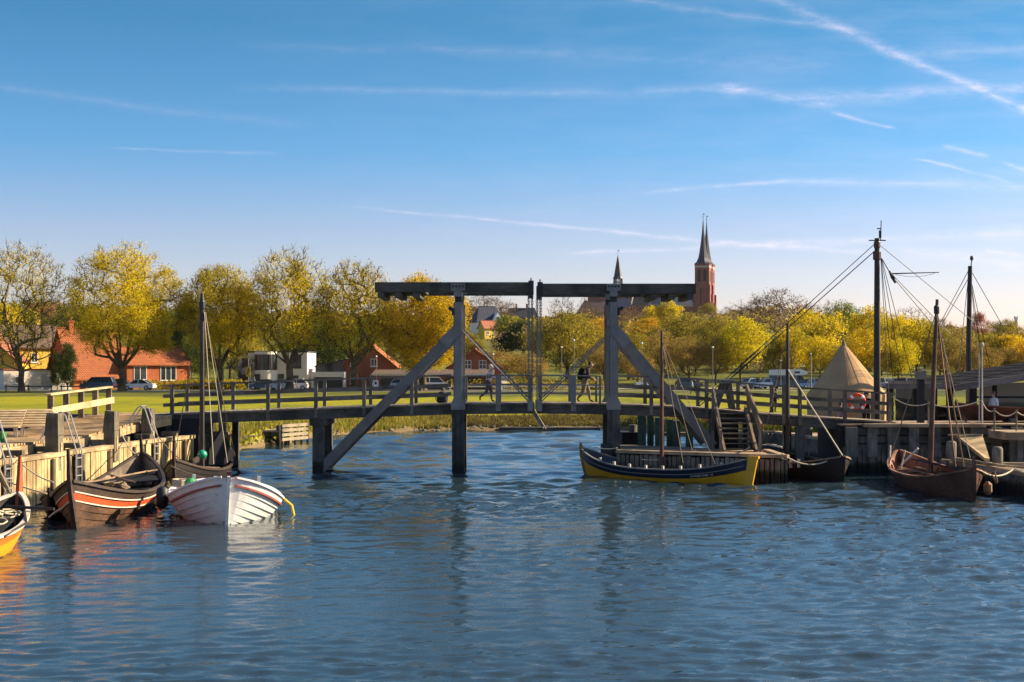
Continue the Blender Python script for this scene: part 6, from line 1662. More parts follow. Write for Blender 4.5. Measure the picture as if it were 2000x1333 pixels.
for y0_, y1_ in ((-.30, -.12), (-.08, -.26), (.22, .30)):
    mb = MB(); mb.tube([(-2.4, y0_, .40), (1.9, y1_, .42)], .028, 6); mb.box((2.15, y1_ + .01, .42), (.6, .13, .025)); mb.build('oar', M_OAR, b6, local=True)
mb = MB()
for k in range(6): mb.tube([(-2.7 + .22 * math.cos(a), .05 + .2 * math.sin(a), .36 + .03 * k) for a in [i * .7 for i in range(10)]], .02, 5)
mb.build('rope_coil', M_ROPED, b6, local=True)
# faded name lettering with scroll ends near the stern, on the side we see (port side of a stern-right boat is local +y)
def hull_lettering(H, t0, t1, u0, u1, side, parent, mat):
    mb = MB(); n = 9
    def q(a, b): return H.pt(t0 + (t1 - t0) * a, u0 + (u1 - u0) * b, side, .034)
    def stroke(pl, w=.012): mb.tube([q(*p) for p in pl], w, 5)
    for i in range(n):
        a = .14 + .72 * i / n; w = .72 / n * .62
        k = i % 4
        if k == 0: stroke([(a, .2), (a, .8), (a + w, .5), (a, .45)])
        elif k == 1: stroke([(a + w, .72), (a, .7), (a, .25), (a + w, .25), (a + w, .72)])
        elif k == 2: stroke([(a, .2), (a, .75), (a + w, .2), (a + w, .75)])
        else: stroke([(a + w, .75), (a, .75), (a, .2), (a + w, .2)]), stroke([(a, .48), (a + w * .8, .48)])
    stroke([(0, .1), (.05, .35), (.02, .7), (.09, .5), (.1, .15)]); stroke([(1, .1), (.95, .35), (.98, .7), (.91, .5), (.9, .15)])
    mb.build('name_lettering', mat, parent, local=True)
hull_lettering(H, -.47, -.70, .73, .81, 1, b6, M_OFFW)

# 7 black boat with a thin mast between landing stage and quay
c, hd, ln = bmid((12.75, 54.2), (10.95, 61.6))
b7 = boat('black_boat', c, hd, 'black wooden boat with pale gunwale moored beside the landing stage')
H = Hull(ln, 2.5, .60, .40, .35, 2.6, .75, -.4, .06, .1, .85)
H.strakes(U8, 0, 7, .02).build('planking', M_DARKHULL, b7, local=True); H.inner().build('inner_planking', M_INDARK, b7, local=True); H.floor(.2).build('bottom_boards', M_INDARK, b7, local=True)
H.rail(.09, .06, 0, .01).build('gunwale', wood('worn_gunwale', (0.34, 0.24, 0.16), (0.16, 0.11, 0.08), (1, 8, 8)), b7, local=True); H.stem(1, .06, .09, .15).build('bow_stem', M_DARKHULL, b7, local=True); H.stem(-1, .1, .09, .14).build('stern_stem', M_DARKHULL, b7, local=True)
for t_ in (.45, .1, -.25, -.55): H.thwart(t_, .5).build('thwart', M_INDARK, b7, local=True)
mx = -1.1; zt7 = Z(632, 58.9)
mb = MB(); mb.tube([(mx, -.05, .1), (mx, -.05, zt7 * .7), (mx, -.05, zt7)], [.10, .085, .05], 10); mb.build('mast', M_DSPAR, b7, local=True)
mb = MB(); mb.tube([(-3.3, 1.0, 1.75), (1.0, -.9, 2.35)], .05, 7); mb.build('boom', M_SPAR, b7, local=True)
mb = MB(); p = H.pt(1, 1); mb.tube([(p.x, 0, p.z), (mx, -.05, zt7 - 1.9)], .03, 6); mb.build('forestay', M_ROPE, b7, local=True)
mb = MB(); mb.tube([(mx, -.05, zt7 - .4), (mx - .4, 1.1, .7)], .015, 5); mb.tube([(mx, -.05, zt7 - .4), (mx - .4, -1.15, .7)], .015, 5); mb.build('shroud', M_ROPED, b7, local=True)
for k in range(6):
    p = H.pt(-.1 + .13 * k, 1, -1); mb = MB(); mb.span(p.x - .03, p.x + .03, p.y - .05, p.y + .05, p.z - .2, p.z + .13); mb.build('thole_pin', M_OFFW, b7, local=True)

# 8 red brown boat at the low dock, stem to the viewer
c, hd, ln = bmid((15.28, 46.5), (15.5, 56.4))
b8 = boat('red_brown_boat', c, hd, 'red brown wooden boat with a leaning mast moored at the low dock', heel=R(1.5))
H = Hull(ln, 2.35, .58, .50, .55, 2.4, .80, -.42, .07, .12, .85)
H.strakes(U8, 0, 7, .018).build('planking', M_REDHULL, b8, local=True); H.inner().build('inner_planking', wood('red_inner_plank', (0.42, 0.17, 0.09), (0.2, 0.08, 0.05), (1, 6, 6)), b8, local=True); H.floor(.2).build('bottom_boards', M_INDARK, b8, local=True)
H.rail(.10, .06, 0, .01).build('gunwale', wood('red_gunwale', (0.36, 0.18, 0.10), (0.2, 0.09, 0.06), (1, 8, 8)), b8, local=True); H.stem(1, .42, .10, .2).build('bow_stem', M_REDHULL, b8, local=True); H.stem(-1, .12, .09, .14).build('stern_stem', M_REDHULL, b8, local=True)
for t_ in (.5, .2, -.1, -.4, -.7): H.thwart(t_, .48).build('thwart', M_INNER if t_ < 0 else MATS['red_inner_plank'], b8, local=True)
H.frames([-.8, -.65, -.5, -.3, -.1, .1, .3, .5], MATS['red_inner_plank'], b8)
# bow at the viewer: local +y is to the right in the picture
zt8 = Z(585, 51.5); my = -.05
mb = MB(); mb.tube([(-.3, my, .1), (-.3, my + .23, zt8 * .55), (-.3, my + .46, zt8)], [.105, .09, .055], 10); mo = mb.build('mast', M_SPAR, b8, local=True)
mb = MB(); mb.lathe([(.07, 0), (.1, .06), (.1, .28), (.06, .34)], 10, (-.3, my + .43, zt8 - .55)); mb.build('mast_head', M_BLACK, mo, local=True)
mb = MB(); mb.slab([(.2, .95, .70), (-2.4, 1.05, .66), (-2.2, -.2, .98), (.1, -.15, 1.0)], .05); mb.build('navy_cover', plain('navy_cover', (0.012, 0.015, 0.032), .9), b8, local=True)
mb = MB(); mb.tube([(-.3, my + .42, zt8 - .4), (-.6, 1.0, .75)], .03, 6); mb.tube([(-.25, my + .42, zt8 - .4), (-.1, 1.18, .75)], .03, 6); mb.build('shroud', wood('tan_rope', (0.46, 0.26, 0.13), (0.3, 0.16, 0.09), (9, 9, 9)), b8, local=True)
mb = MB(); mb.tube([(-.3, my + .4, zt8 - .5), (-2.2, -1.05, .8)], .016, 5); mb.tube([(-.3, my + .4, zt8 - .5), (-3.4, -.7, .95)], .016, 5); mb.tube([(-.3, my + .4, zt8 - .5), (4.6, 0, 1.4)], .014, 5); mb.build('stay', M_ROPED, b8, local=True)
mb = MB(); mb.tube([(-3.0, -.85, .5), (-2.95, -.8, 1.45)], .04, 6); mb.tube([(-2.6, -.5, .7), (-2.3, .1, 1.35)], .045, 6); mb.tube([(-2.2, -.6, .6), (-2.1, -.45, 1.3)], .03, 6); mb.build('upright_spar', M_OFFW, b8, local=True)
mb = MB(); p = H.pt(.8, 1, 1); mb.tube([p + V((0, .05, .05)), p + V((.1, .3, -.1)), p + V((.15, .42, -.35))], .04, 6); mb.tube([p + V((.1, .1, 0)), p + V((.2, .35, .05)), p + V((.3, .4, -.3))], .03, 6); mb.lathe([(.05, 0), (.14, .1), (.14, .35), (.05, .45)], 10, (p.x - .1, p.y + .2, p.z - .75)); mb.build('bow_fender', MATS['tan_rope'], b8, local=True)
for y0_, y1_ in ((.25, .45), (-.35, -.15)):
    mb = MB(); mb.tube([(-3.6, y0_, .56), (.8, y1_, .55)], .03, 6); mb.box((1.1, y1_ + .02, .55), (.65, .14, .03)); mb.build('oar', M_OAR, b8, local=True)
mb = MB()
for k in range(7): mb.tube([(2.6 + .26 * math.cos(a), .1 + .24 * math.sin(a), .42 + .03 * k) for a in [i * .7 for i in range(10)]], .022, 5)
mb.build('rope_coil', M_ROPE, b8, local=True)
# 9 blue dinghy stern showing behind the steps
c, hd, ln = bmid((10.85, 61.2), (11.9, 63.9))
b9 = boat('blue_dinghy', (11.35, 62.4, .25), (-.25, -1), 'small blue dinghy with white inside hanging behind the timber steps')
H = Hull(2.6, 1.25, .62, .2, .1, 2.6, .7, -.12, .05, .05, .8)
H.strakes(U8, 0, 7, .012).build('planking', paint('blue_boat_paint', (0.05, 0.10, 0.17), .5), b9, local=True); H.inner(.04).build('inner_planking', M_WHITEP, b9, local=True); H.floor(.1).build('bottom_boards', M_WHITEP, b9, local=True); H.rail(.06, .05).build('gunwale', M_OFFW, b9, local=True)
H.thwart(.1, .42).build('thwart', M_OFFW, b9, local=True)
# 10 long hull laid up on the quay in front of the glass building
b10 = boat('laid_up_hull', (25.0, 60.8, 2.37), (-1, .02), 'long red brown hull laid up on chocks in front of the glass building')
H = Hull(11.5, 1.9, .28, .25, .3, 2.6, .7, -.24, .08, .08, .85)
H.strakes(U8, 0, 7, .015).build('planking', wood('laid_up_planks', (0.13, 0.045, 0.03), (0.06, 0.022, 0.017), (1, 8, 8)), b10, local=True); H.rail(.08, .06).build('gunwale', M_REDHULL, b10, local=True); H.inner().build('inner_planking', M_INDARK, b10, local=True); H.floor(.0).build('bottom_boards', M_INDARK, b10, local=True)
H.stem(1, .15, .08, .14).build('bow_stem', M_REDHULL, b10, local=True)
for x in (-3.5, 0, 3.5): mb = MB(); mb.span(x - .1, x + .1, -.6, .6, -.30, -.12); mb.build('chock', M_RPOST, b10, local=True)

# ---- mooring lines
def wpt(b, H_t): return b.matrix_basis @ V(H_t)
rope([V((-12.9, 39.6, 1.2)), V((wl(44.0) - .2, 44.0, 1.65))], 'pale mooring line from the red striped boat to the pier wall near the first ladder', d=.12)
rope([V((-11.9, 36.0, 1.2)), V((wl(41) - .2, 41, 1.7))], 'pale mooring line from the yellow boat stem to the pier', d=.1)
rope([V((-12.9, 48.6, 1.4)), V((wl(53) - .3, 53, 1.9))], 'mooring line from the red striped boat stern to the second mooring post', M_ROPE, d=.15)
rope([V((-12.0, 51.0, 1.1)), V((wl(56) - .4, 56, 2.2))], 'mooring line from the dark longboat to the third mooring post', M_ROPED, d=.15)
rope([V((-11.2, 46.2, 1.2)), V((-8.9, 45.5, .9))], 'brown line between the red striped boat and the white boat', M_ROPED, d=.2)
rope([V((4.3, 57.6, 1.15)), V((3.4, 58.2, 1.15))], 'short mooring line from the navy boat bow to the landing stage', M_ROPE, d=.06)
rope([V((7.3, 56.0, 1.12)), V((5.2, 56.5, .75))], 'slack mooring line amidships of the navy boat', M_ROPE, d=.15)
rope([V((10.4, 54.2, 1.12)), V((12.5, 54.6, .95))], 'slack pale mooring line from the landing stage to the black boat bow', M_ROPE, d=.35, r=.03)
rope([V((15.6, 46.9, 1.0)), V((17.3, 48.5, .95)), V((18.3, 44, .9))], 'mooring line from the red brown boat stem along the low dock', M_ROPE, d=.22, r=.03)
rope([V((9.0, 53.4, 1.4)), V((8.8, 55.0, 1.1))], 'short upright mooring line at the navy boat stern', M_ROPE, d=.03)
# ------------------------------------------------------------------ glass building, tent, masts
M_CLEAR = bpy.data.materials.new('clear_glass'); M_CLEAR.use_nodes = True; nt = M_CLEAR.node_tree; nt.nodes.clear()
_o = nt.nodes.new('ShaderNodeOutputMaterial'); _t = nt.nodes.new('ShaderNodeBsdfTransparent'); _g = nt.nodes.new('ShaderNodeBsdfGlossy'); _x = nt.nodes.new('ShaderNodeMixShader'); _f = nt.nodes.new('ShaderNodeFresnel')
_g.inputs['Roughness'].default_value = .03; _f.inputs[0].default_value = 1.5; _t.inputs[0].default_value = (.82, .86, .86, 1)
L(nt, _f.outputs[0], _x.inputs[0]); L(nt, _t.outputs[0], _x.inputs[1]); L(nt, _g.outputs[0], _x.inputs[2]); L(nt, _x.outputs[0], _o.inputs[0])
M_BLD = wood('black_cladding', (0.035, 0.035, 0.04), (0.016, 0.017, 0.02), (8, 8, 1), .7)
M_BROOF = paint('grey_roof_felt', (0.036, 0.036, 0.040), 1.0, (0.075, 0.072, 0.068), .35, 0.0, 1.0)
gb = thing('glass_building', (26, 71, 1.5), 'low dark building with sloping roof and tall glass panes on the quay', 'building')
rz_ = lambda x: 3.42 + .155 * (x - 20.5)
mb = MB(); mb.slab([(17.4, 65.3, 3.50), (20.5, 65.3, 3.50), (20.5, 70.5, 3.62), (18.85, 70.5, 3.62)], .16, V((0, 0, 1)))
mb.slab([(20.5, 64.9, rz_(20.5)), (34, 64.9, rz_(34)), (34, 76.5, rz_(34)), (20.5, 76.5, rz_(20.5))], .18, V((0, 0, 1))); mb.build('roof', M_BROOF, gb)
mb = MB(); x = 21.0
while x < 33.8: mb.beam((x, 64.92, rz_(x) + .185), (x, 76.4, rz_(x) + .185), .03, .02); x += .95
mb.beam((20.6, 68.8, rz_(20.6) + .19), (33.9, 68.8, rz_(33.9) + .19), .06, .02); mb.beam((20.6, 72.6, rz_(20.6) + .19), (33.9, 72.6, rz_(33.9) + .19), .06, .02); mb.build('roof_battens', M_BROOF, gb)
mb = MB(); mb.span(17.3, 20.4, 65.2, 65.3, 3.46, 3.70); mb.beam((20.4, 64.84, rz_(20.4) + .09), (34, 64.84, rz_(34) + .09), .1, .3); mb.build('fascia', wood('fascia_board', (0.26, 0.22, 0.19), (0.15, 0.13, 0.12), (1, 6, 6)), gb)
for x in (17.7, 18.9, 19.75, 20.5, 21.6, 22.6, 24.6, 26.6, 28.6, 31, 33.8):
    mb = MB(); w = .13 if x < 22 else .07; mb.span(x - w, x + w, 65.8, 66.1, 1.52, (3.52 if x < 20.5 else rz_(x))); mb.build('wall_post', M_BLD, gb)
mb = MB(); mb.span(17.6, 33.9, 65.85, 66.05, 1.52, 1.95); mb.span(21.6, 33.9, 65.9, 66.0, 3.0, 3.1); mb.build('wall_rail', M_BLD, gb)
mb = MB(); mb.beam((17.75, 66.1, 1.86), (18.85, 70.3, 1.86), .2, .68); mb.span(20.9, 33.9, 75.8, 76.0, 1.52, 2.4); mb.span(20.7, 20.9, 70, 76, 1.52, 3.4); mb.build('back_wall', M_BLD, gb)
mb = MB(); mb.span(22.4, 33.8, 67.3, 67.5, 1.57, 3.7); mb.build('inner_wall', M_CREAM, gb)
mb = MB(); mb.prism([(17.7, 66.1), (33.9, 66.1), (33.9, 75.8), (20.5, 75.8), (20.5, 70.4), (18.8, 70.4)], 1.50, 1.57); mb.build('floor', M_INDARK, gb)
for xa, xb in ((17.83, 18.77), (19.03, 19.62), (19.88, 20.37), (20.63, 21.47), (21.73, 22.53), (22.67, 24.53), (24.67, 26.53), (26.67, 28.53)):
    mb = MB(); mb.span(xa, xb, 65.94, 65.96, 1.95, 3.45 if xa < 20.5 else rz_(xa)); mb.build('pane', M_CLEAR, gb)
mb = MB(); mb.span(27.7, 29.2, 66.2, 66.9, 1.57, 2.3); mb.build('counter', M_BLD, gb)
# tent
tc = V((X(1654, 80), 80.0, ground_z(19, 80)))
M_CANVAS = paint('tan_canvas', (0.44, 0.27, 0.14), .9, None, .22, .1, 1.1)
tt = thing('cone_tent', tc, 'tan canvas cone tent with a pointed top behind the bridge rails', 'tent')
zc_, zw = Z(672, 80) - tc.z, Z(771, 80) - tc.z
mb = MB(); n = 18; vs = []
prof = [(2.2, 0.0, 0), (2.26, zw, 0), (1.72, zw + (zc_ - zw) * .22, -.02), (1.18, zw + (zc_ - zw) * .47, -.06), (.66, zw + (zc_ - zw) * .72, -.12), (.07, zc_, -.2)]
for r, z, ox in prof:
    for j in range(n): a = 2 * math.pi * j / n + .35; vs.append((ox + r * math.cos(a), r * math.sin(a), z))
fs = [(i * n + j, i * n + (j + 1) % n, i * n + n + (j + 1) % n, i * n + n + j) for i in range(len(prof) - 1) for j in range(n)]
mb.add(vs, fs); mb.build('canvas', M_CANVAS, tt, local=True, smooth=True)
mb = MB()
for j in range(n):
    a = 2 * math.pi * j / n + .35
    mb.tube([(prof[i][2] + (prof[i][0] + .002) * math.cos(a), (prof[i][0] + .002) * math.sin(a), prof[i][1]) for i in range(len(prof))], .006, 4)
mb.build('seam', M_CANVAS, tt, local=True)
mb = MB(); mb.lathe([(.30, 0), (.2, .25), (.05, .62)], 10, (-.17, 0, zc_ - .48)); mb.build('cap', paint('dark_canvas', (0.24, 0.17, 0.11), .9), tt, local=True)
mb = MB(); mb.tube([(-.2, 0, zc_ - .1), (-.2, 0, zc_ + .32)], .04, 6); mb.tube([(-.2, 0, zc_), (-.32, 0, zc_ + .3)], .025, 5); mb.build('pole_tip', M_OAR, tt, local=True)
# big ship masts
def ring(mb, c, r, h, n=10): mb.lathe([(r * .9, 0), (r, .03), (r, h - .03), (r * .9, h)], n, c)
Ym = 64.5; xm = X(1713, Ym); zt_ = Z(470, Ym)
mt = thing('ship_mast', (xm, Ym, 1.55), 'tallest dark ship mast with crosstree, gaff and many stays right of the tent', 'mast', 'large rigged ship masts')
mb = MB(); mb.tube([(xm, Ym, 1.2), (xm, Ym, 6), (xm, Ym, zt_ + .1)], [.17, .15, .115], 12); mo = mb.build('pole', M_DSPAR, mt)
mb = MB(); ring(mb, (xm, Ym, Z(508, Ym)), .19, .4); ring(mb, (xm, Ym, Z(485, Ym)), .15, .3); mb.build('band', M_SPAR, mo)
mb = MB(); mb.tube([(X(1697, Ym), Ym, zt_), (X(1730, Ym), Ym, zt_)], .03, 6); mb.tube([(xm + .16, Ym, zt_), (xm + .19, Ym, Z(431, Ym))], .022, 6); mb.box((xm + .1, Ym, Z(447, Ym)), (.2, .03, .05)); mb.box((xm + .14, Ym, Z(458, Ym)), (.1, .08, .35)); mb.build('masthead_aerial', M_BLACK, mo)
for a, b, r in (((1707, 478), (1352, 800), .019), ((1707, 492), (1352, 806), .024)):
    mb = MB(); pa = P(*a, Ym); pb = P(*b, 65.2); mb.tube([pa, pb], r, 6); d = pb - pa; mb.tube([pa + d * .62, pa + d * .7, pa + d * .78], [.03, .045, .03], 6); mb.build('stay', M_BLACK, mt)
for a, b, Yb in (((1717, 478), (1905, 632), 68), ((1720, 500), (1738, 800), 63.5), ((1720, 500), (1750, 800), 65.5), ((1721, 505), (1762, 740), 72), ((1722, 505), (1782, 742), 74), ((1716, 500), (1716, 800), 66.5)):
    mb = MB(); mb.tube([P(*a, Ym), P(*b, Yb)], .016, 5); mb.build('shroud', M_BLACK, mt)
mb = MB(); pa, pb = P(1722, 505, Ym), P(1850, 668, 66); pk = P(1741, 538, Ym); mb.tube([pa, pk], .025, 6); mb.tube([pk + V((-.1, 0, .2)), pk + V((.05, 0, -.08)), pk + V((.2, 0, -.35))], [.04, .09, .06], 7); mb.tube([pk, pb], .018, 5); mb.tube([pk + V((.12, 0, -.05)), P(1858, 655, 66)], .018, 5); mb.build('block_tackle', M_BLACK, mt)
mb = MB(); mb.tube([P(1740, 535, Ym), P(1834, 532.5, Ym)], .035, 6, .02); mb.tube(sag(P(1748, 536, Ym), P(1826, 534, Ym), .14), .008, 4); mb.build('gaff_spar', M_DSPAR, mt)
Y2 = 80; x2 = X(1892, Y2); z2 = Z(520, Y2)
m2 = thing('ship_mast', (x2, Y2, 1.3), 'second tall dark ship mast behind the glass building roof', 'mast', 'large rigged ship masts')
mb = MB(); mb.tube([(x2, Y2, 1.0), (x2, Y2, 6), (x2 + .08, Y2, z2)], [.17, .15, .12], 12); mo = mb.build('pole', M_DSPAR, m2)
mb = MB(); mb.tube([(x2 + .12, Y2, z2 - .1), (x2 + .2, Y2, Z(500, Y2))], .03, 6); mb.lathe([(.02, 0), (.1, .08), (.1, .2), (.02, .28)], 8, (x2 + .17, Y2, Z(510, Y2))); mb.box((x2 + .16, Y2, Z(503, Y2)), (.12, .06, .16)); mb.build('masthead_aerial', M_BLACK, mo)
for a, b, Yb in (((1891, 530), (1832, 640), 79), ((1891, 545), (1828, 655), 79), ((1891, 545), (1872, 725), 79), ((1896, 540), (1912, 725), 80), ((1896, 545), (1920, 725), 82), ((1897, 530), (1960, 640), 82), ((1896, 545), (1935, 725), 84)):
    mb = MB(); mb.tube([P(*a, Y2), P(*b, Yb)], .02, 5); mb.build('shroud', M_BLACK, m2)
# lifebuoy on the far rail
t = thing('lifebuoy', (X(1674, 62.1), 62.1, Z(788, 62.1) - .4), 'red lifebuoy with white bands hanging on the bridge rail before the tent', 'lifebuoy')
mb = MB(); c_ = V((X(1674, 62.1), 62.1, Z(786, 62.1)))
pts = [c_ + V((.33 * math.cos(a), 0, .33 * math.sin(a))) for a in [i * math.pi / 12 for i in range(25)]]
mb.tube(pts, .075, 8); mb.build('ring', paint('lifebuoy_red', (0.62, 0.05, 0.02), .5), t, smooth=True)
for k in range(4):
    a0 = R(45 + 90 * k); mb = MB(); mb.tube([c_ + V((.33 * math.cos(a0 + d), 0, .33 * math.sin(a0 + d))) for d in (-.18, -.06, .06, .18)], .082, 8); mb.build('white_band', M_WHITEP, t)
# overturned orange boat on the grass beyond the bridge
t = thing('upturned_boat', (X(1412, 92), 92, ground_z(13.8, 92) - .05), 'upturned orange boat lying on the grass beyond the right end of the bridge', 'boat', rotz=R(8))
H = Hull(2.9, 1.3, .55, .15, .12, 2.4, .7, -.1, .1, .1, .8)
mb = H.strakes(U8, 0, 7, .012); mb.v = [(p[0], p[1], .62 - p[2]) for p in mb.v]; mb.build('hull', M_ORANGE, t, local=True)
mb = MB(); mb.span(-1.2, 1.2, -.03, .03, .68, .78); mb.build('keel', M_REDT, t, local=True)

# ------------------------------------------------------------------ people
M_SKIN = plain('skin', (0.50, 0.29, 0.20), .6); M_HAIRD = plain('dark_hair', (0.02, 0.014, 0.01), .7); M_HAIRW = plain('pale_hair', (0.66, 0.58, 0.45), .8)
def person(loc, rotz, label, height, pose, cl, hair, group=None):
    """cl: dict of materials shirt, trousers, shoes; faces +x; joints are given for a 1.75 m figure"""
    t = thing('person', loc, label, 'person', group, rotz); t.scale = (height / 1.75,) * 3
    J = dict(pelvis=(0, 0, .95, .135), spine=(.015, 0, 1.12, .125), chest=(.03, 0, 1.32, .15), neck=(.045, 0, 1.48, .06), jaw=(.075, 0, 1.56, .075), head=(.075, 0, 1.655, .098), crown=(.07, 0, 1.71, .07), nose=(.185, 0, 1.615, .018),
             hipL=(0, .095, .90, .10), kneeL=(.1, .10, .49, .068), ankL=(.02, .10, .09, .045), toeL=(.16, .11, .035, .035), hipR=(0, -.095, .90, .10), kneeR=(.02, -.10, .49, .068), ankR=(-.1, -.10, .10, .045), toeR=(.03, -.11, .04, .035),
             shL=(.03, .19, 1.40, .072), elL=(.0, .24, 1.13, .05), wrL=(.10, .23, .90, .033), shR=(.03, -.19, 1.40, .072), elR=(.0, -.24, 1.13, .05), wrR=(.10, -.23, .90, .033))
    J.update(pose)
    E = [('pelvis', 'spine', 1), ('spine', 'chest', 1), ('chest', 'neck', 0), ('neck', 'jaw', 0), ('jaw', 'head', 0), ('head', 'crown', 0), ('head', 'nose', 0)]
    for s in 'LR': E += [('pelvis', 'hip' + s, 2), ('hip' + s, 'knee' + s, 2), ('knee' + s, 'ank' + s, 2), ('ank' + s, 'toe' + s, 3), ('chest', 'sh' + s, 1), ('sh' + s, 'el' + s, 1), ('el' + s, 'wr' + s, cl.get('forearm', 0))]
    names = list(J); co = [V(J[k][:3]) for k in names]; rad = [J[k][3] * (cl.get('bulk', 1.12) if k[:3] in ('pel', 'spi', 'che', 'hip', 'kne', 'shL', 'shR', 'elL', 'elR') else 1.0) for k in names]; id_ = {k: i for i, k in enumerate(names)}
    ed = [(id_[a], id_[b]) for a, b, _ in E]; em = [m_ for *_, m_ in E]
    for s in 'LR':      # palm, four fingers and a thumb
        w, e = co[id_['wr' + s]], co[id_['el' + s]]; d = (w - e).normalized(); sd_ = d.cross(V((0, 1, 0))); sd_ = sd_.normalized() if sd_.length > .1 else V((1, 0, 0))
        pm = len(co); co.append(w + d * .075); rad.append(.030); ed.append((id_['wr' + s], pm)); em.append(0)
        for k, ln_ in enumerate((.07, .08, .075, .06)):
            q = co[pm] + sd_ * (.024 - .016 * k); i1 = len(co)
            co.append(q + d * ln_ * .55); rad.append(.0095); ed.append((pm, i1)); em.append(0)
            co.append(q + d * ln_ + V((0, .02 if s == 'R' else -.02, 0))); rad.append(.008); ed.append((i1, i1 + 1)); em.append(0)
        i1 = len(co); co.append(w + d * .05 + sd_ * .045); rad.append(.011); ed.append((id_['wr' + s], i1)); em.append(0)
        co.append(w + d * .09 + sd_ * .06); rad.append(.009); ed.append((i1, i1 + 1)); em.append(0)
    me = bpy.data.meshes.new('body_base'); me.from_pydata(co, ed, [])
    o = bpy.data.objects.new('body_base', me); C.objects.link(o)
    md = o.modifiers.new('skin', 'SKIN'); md.use_smooth_shade = True
    for i, v in enumerate(me.skin_vertices[0].data): v.radius = (rad[i], rad[i]); v.use_root = (i == 0)
    sb = o.modifiers.new('sub', 'SUBSURF'); sb.levels = 1; sb.render_levels = 1
    dg = bpy.context.evaluated_depsgraph_get(); nm = bpy.data.meshes.new_from_object(o.evaluated_get(dg))
    bpy.data.objects.remove(o)
    nm.name = 'body'; nm.materials.clear()
    for m_ in (M_SKIN, cl['shirt'], cl['trousers'], cl['shoes']): nm.materials.append(m_)
    for p in nm.polygons:
        best, bm_ = 9, 0
        for (i, j), m_ in zip(ed, em):
            a, b = co[i], co[j]; ab = b - a; u = max(0, min(1, (p.center - a).dot(ab) / max(1e-9, ab.length_squared))); dd = (p.center - a - ab * u).length - (rad[i] * (1 - u) + rad[j] * u)
            if dd < best: best, bm_ = dd, m_
        p.material_index = bm_
    b = bpy.data.objects.new('body', nm); C.objects.link(b); b.parent = t
    h = V(J['head'][:3]); f = (V(J['nose'][:3]) - h).normalized(); up_ = V((0, 0, 1)); lf = up_.cross(f).normalized()
    mb = MB()
    for k in range(7):
        for j in range(12): pass
    vs, fs = [], []
    for i in range(7):
        ph = math.pi * i / 6 * .62
        for j in range(14):
            th = 2 * math.pi * j / 14; cu = .112 + cl.get('hairvol', 0.0)
            z_ = math.cos(ph) * cu; r_ = math.sin(ph) * cu
            drop = -.04 - cl.get('hairlen', 0.0) if (math.cos(th) < .25 and i == 6) else (.03 if i == 6 else 0)
            vs.append(h + f * (r_ * math.cos(th) * 1.02 - .018) + lf * r_ * math.sin(th) * .93 + up_ * (z_ * .98 + .02 + drop))
    for i in range(6):
        for j in range(14): fs.append((i * 14 + j, i * 14 + (j + 1) % 14, i * 14 + 14 + (j + 1) % 14, i * 14 + 14 + j))
    mb.add(vs, fs); mb.build('hair', hair, t, smooth=True, local=True)
    mb = MB()
    for s in (-1, 1): mb.box(h + f * .094 + lf * .033 * s + up_ * .0, (.012, .014, .010))
    mb.build('eyes', M_BLACK, t, local=True)
    mb = MB()
    for s in (-1, 1): mb.lathe([(.012, -.03), (.024, 0), (.012, .03)], 6, tuple(h + lf * .1 * s - f * .01 - up_ * .015))
    mb.build('ears', M_SKIN, t, local=True)
    mb = MB(); mb.box(h + f * .088 - up_ * .062, (.012, .04, .008)); mb.build('mouth', plain('lips', (0.36, 0.12, 0.10), .6), t, local=True)
    return t
cloth = lambda n, c: plain(n, c, .9, 0, .1)
# woman walking right across the left leaf, rear heel lifted
def spots(name, a, b):
    m, nt, bb = nodes(name); n = noise_tex(nt, texco(nt), 11, 2); L(nt, ramp(nt, n, [(0.46, a), (0.54, b)]), bb.inputs['Base Color']); bb.inputs['Roughness'].default_value = .9; return m
STRIDE = dict(hipL=(0, .09, .90, .10), kneeL=(.13, .10, .50, .07), ankL=(.16, .10, .09, .045), toeL=(.31, .11, .035, .035), hipR=(-.01, -.09, .90, .10), kneeR=(-.07, -.10, .50, .07), ankR=(-.40, -.10, .24, .045), toeR=(-.38, -.11, .09, .035))
w = person((X(954, 60.6), 60.6, dz(-1)), 0, 'woman with pale hair in a dark patterned top walking right on the bridge', 1.62,
       dict(STRIDE, chest=(.06, 0, 1.31, .145), neck=(.10, 0, 1.46, .06), jaw=(.15, 0, 1.53, .075), head=(.155, 0, 1.62, .098), crown=(.15, 0, 1.68, .07), nose=(.262, 0, 1.575, .018), elL=(.10, .22, 1.10, .05), wrL=(.14, .2, .86, .033), elR=(-.05, -.22, 1.12, .05), wrR=(.10, -.21, .93, .033), shL=(.06, .17, 1.38, .07), shR=(.06, -.17, 1.38, .07)),
       dict(shirt=spots('patterned_top', (0.04, 0.04, 0.06), (0.7, 0.7, 0.72)), trousers=cloth('plum_trousers', (0.13, 0.105, 0.115)), shoes=cloth('black_shoes', (0.015, 0.014, 0.014)), bulk=1.2, hairvol=.02, hairlen=.06), M_HAIRW)
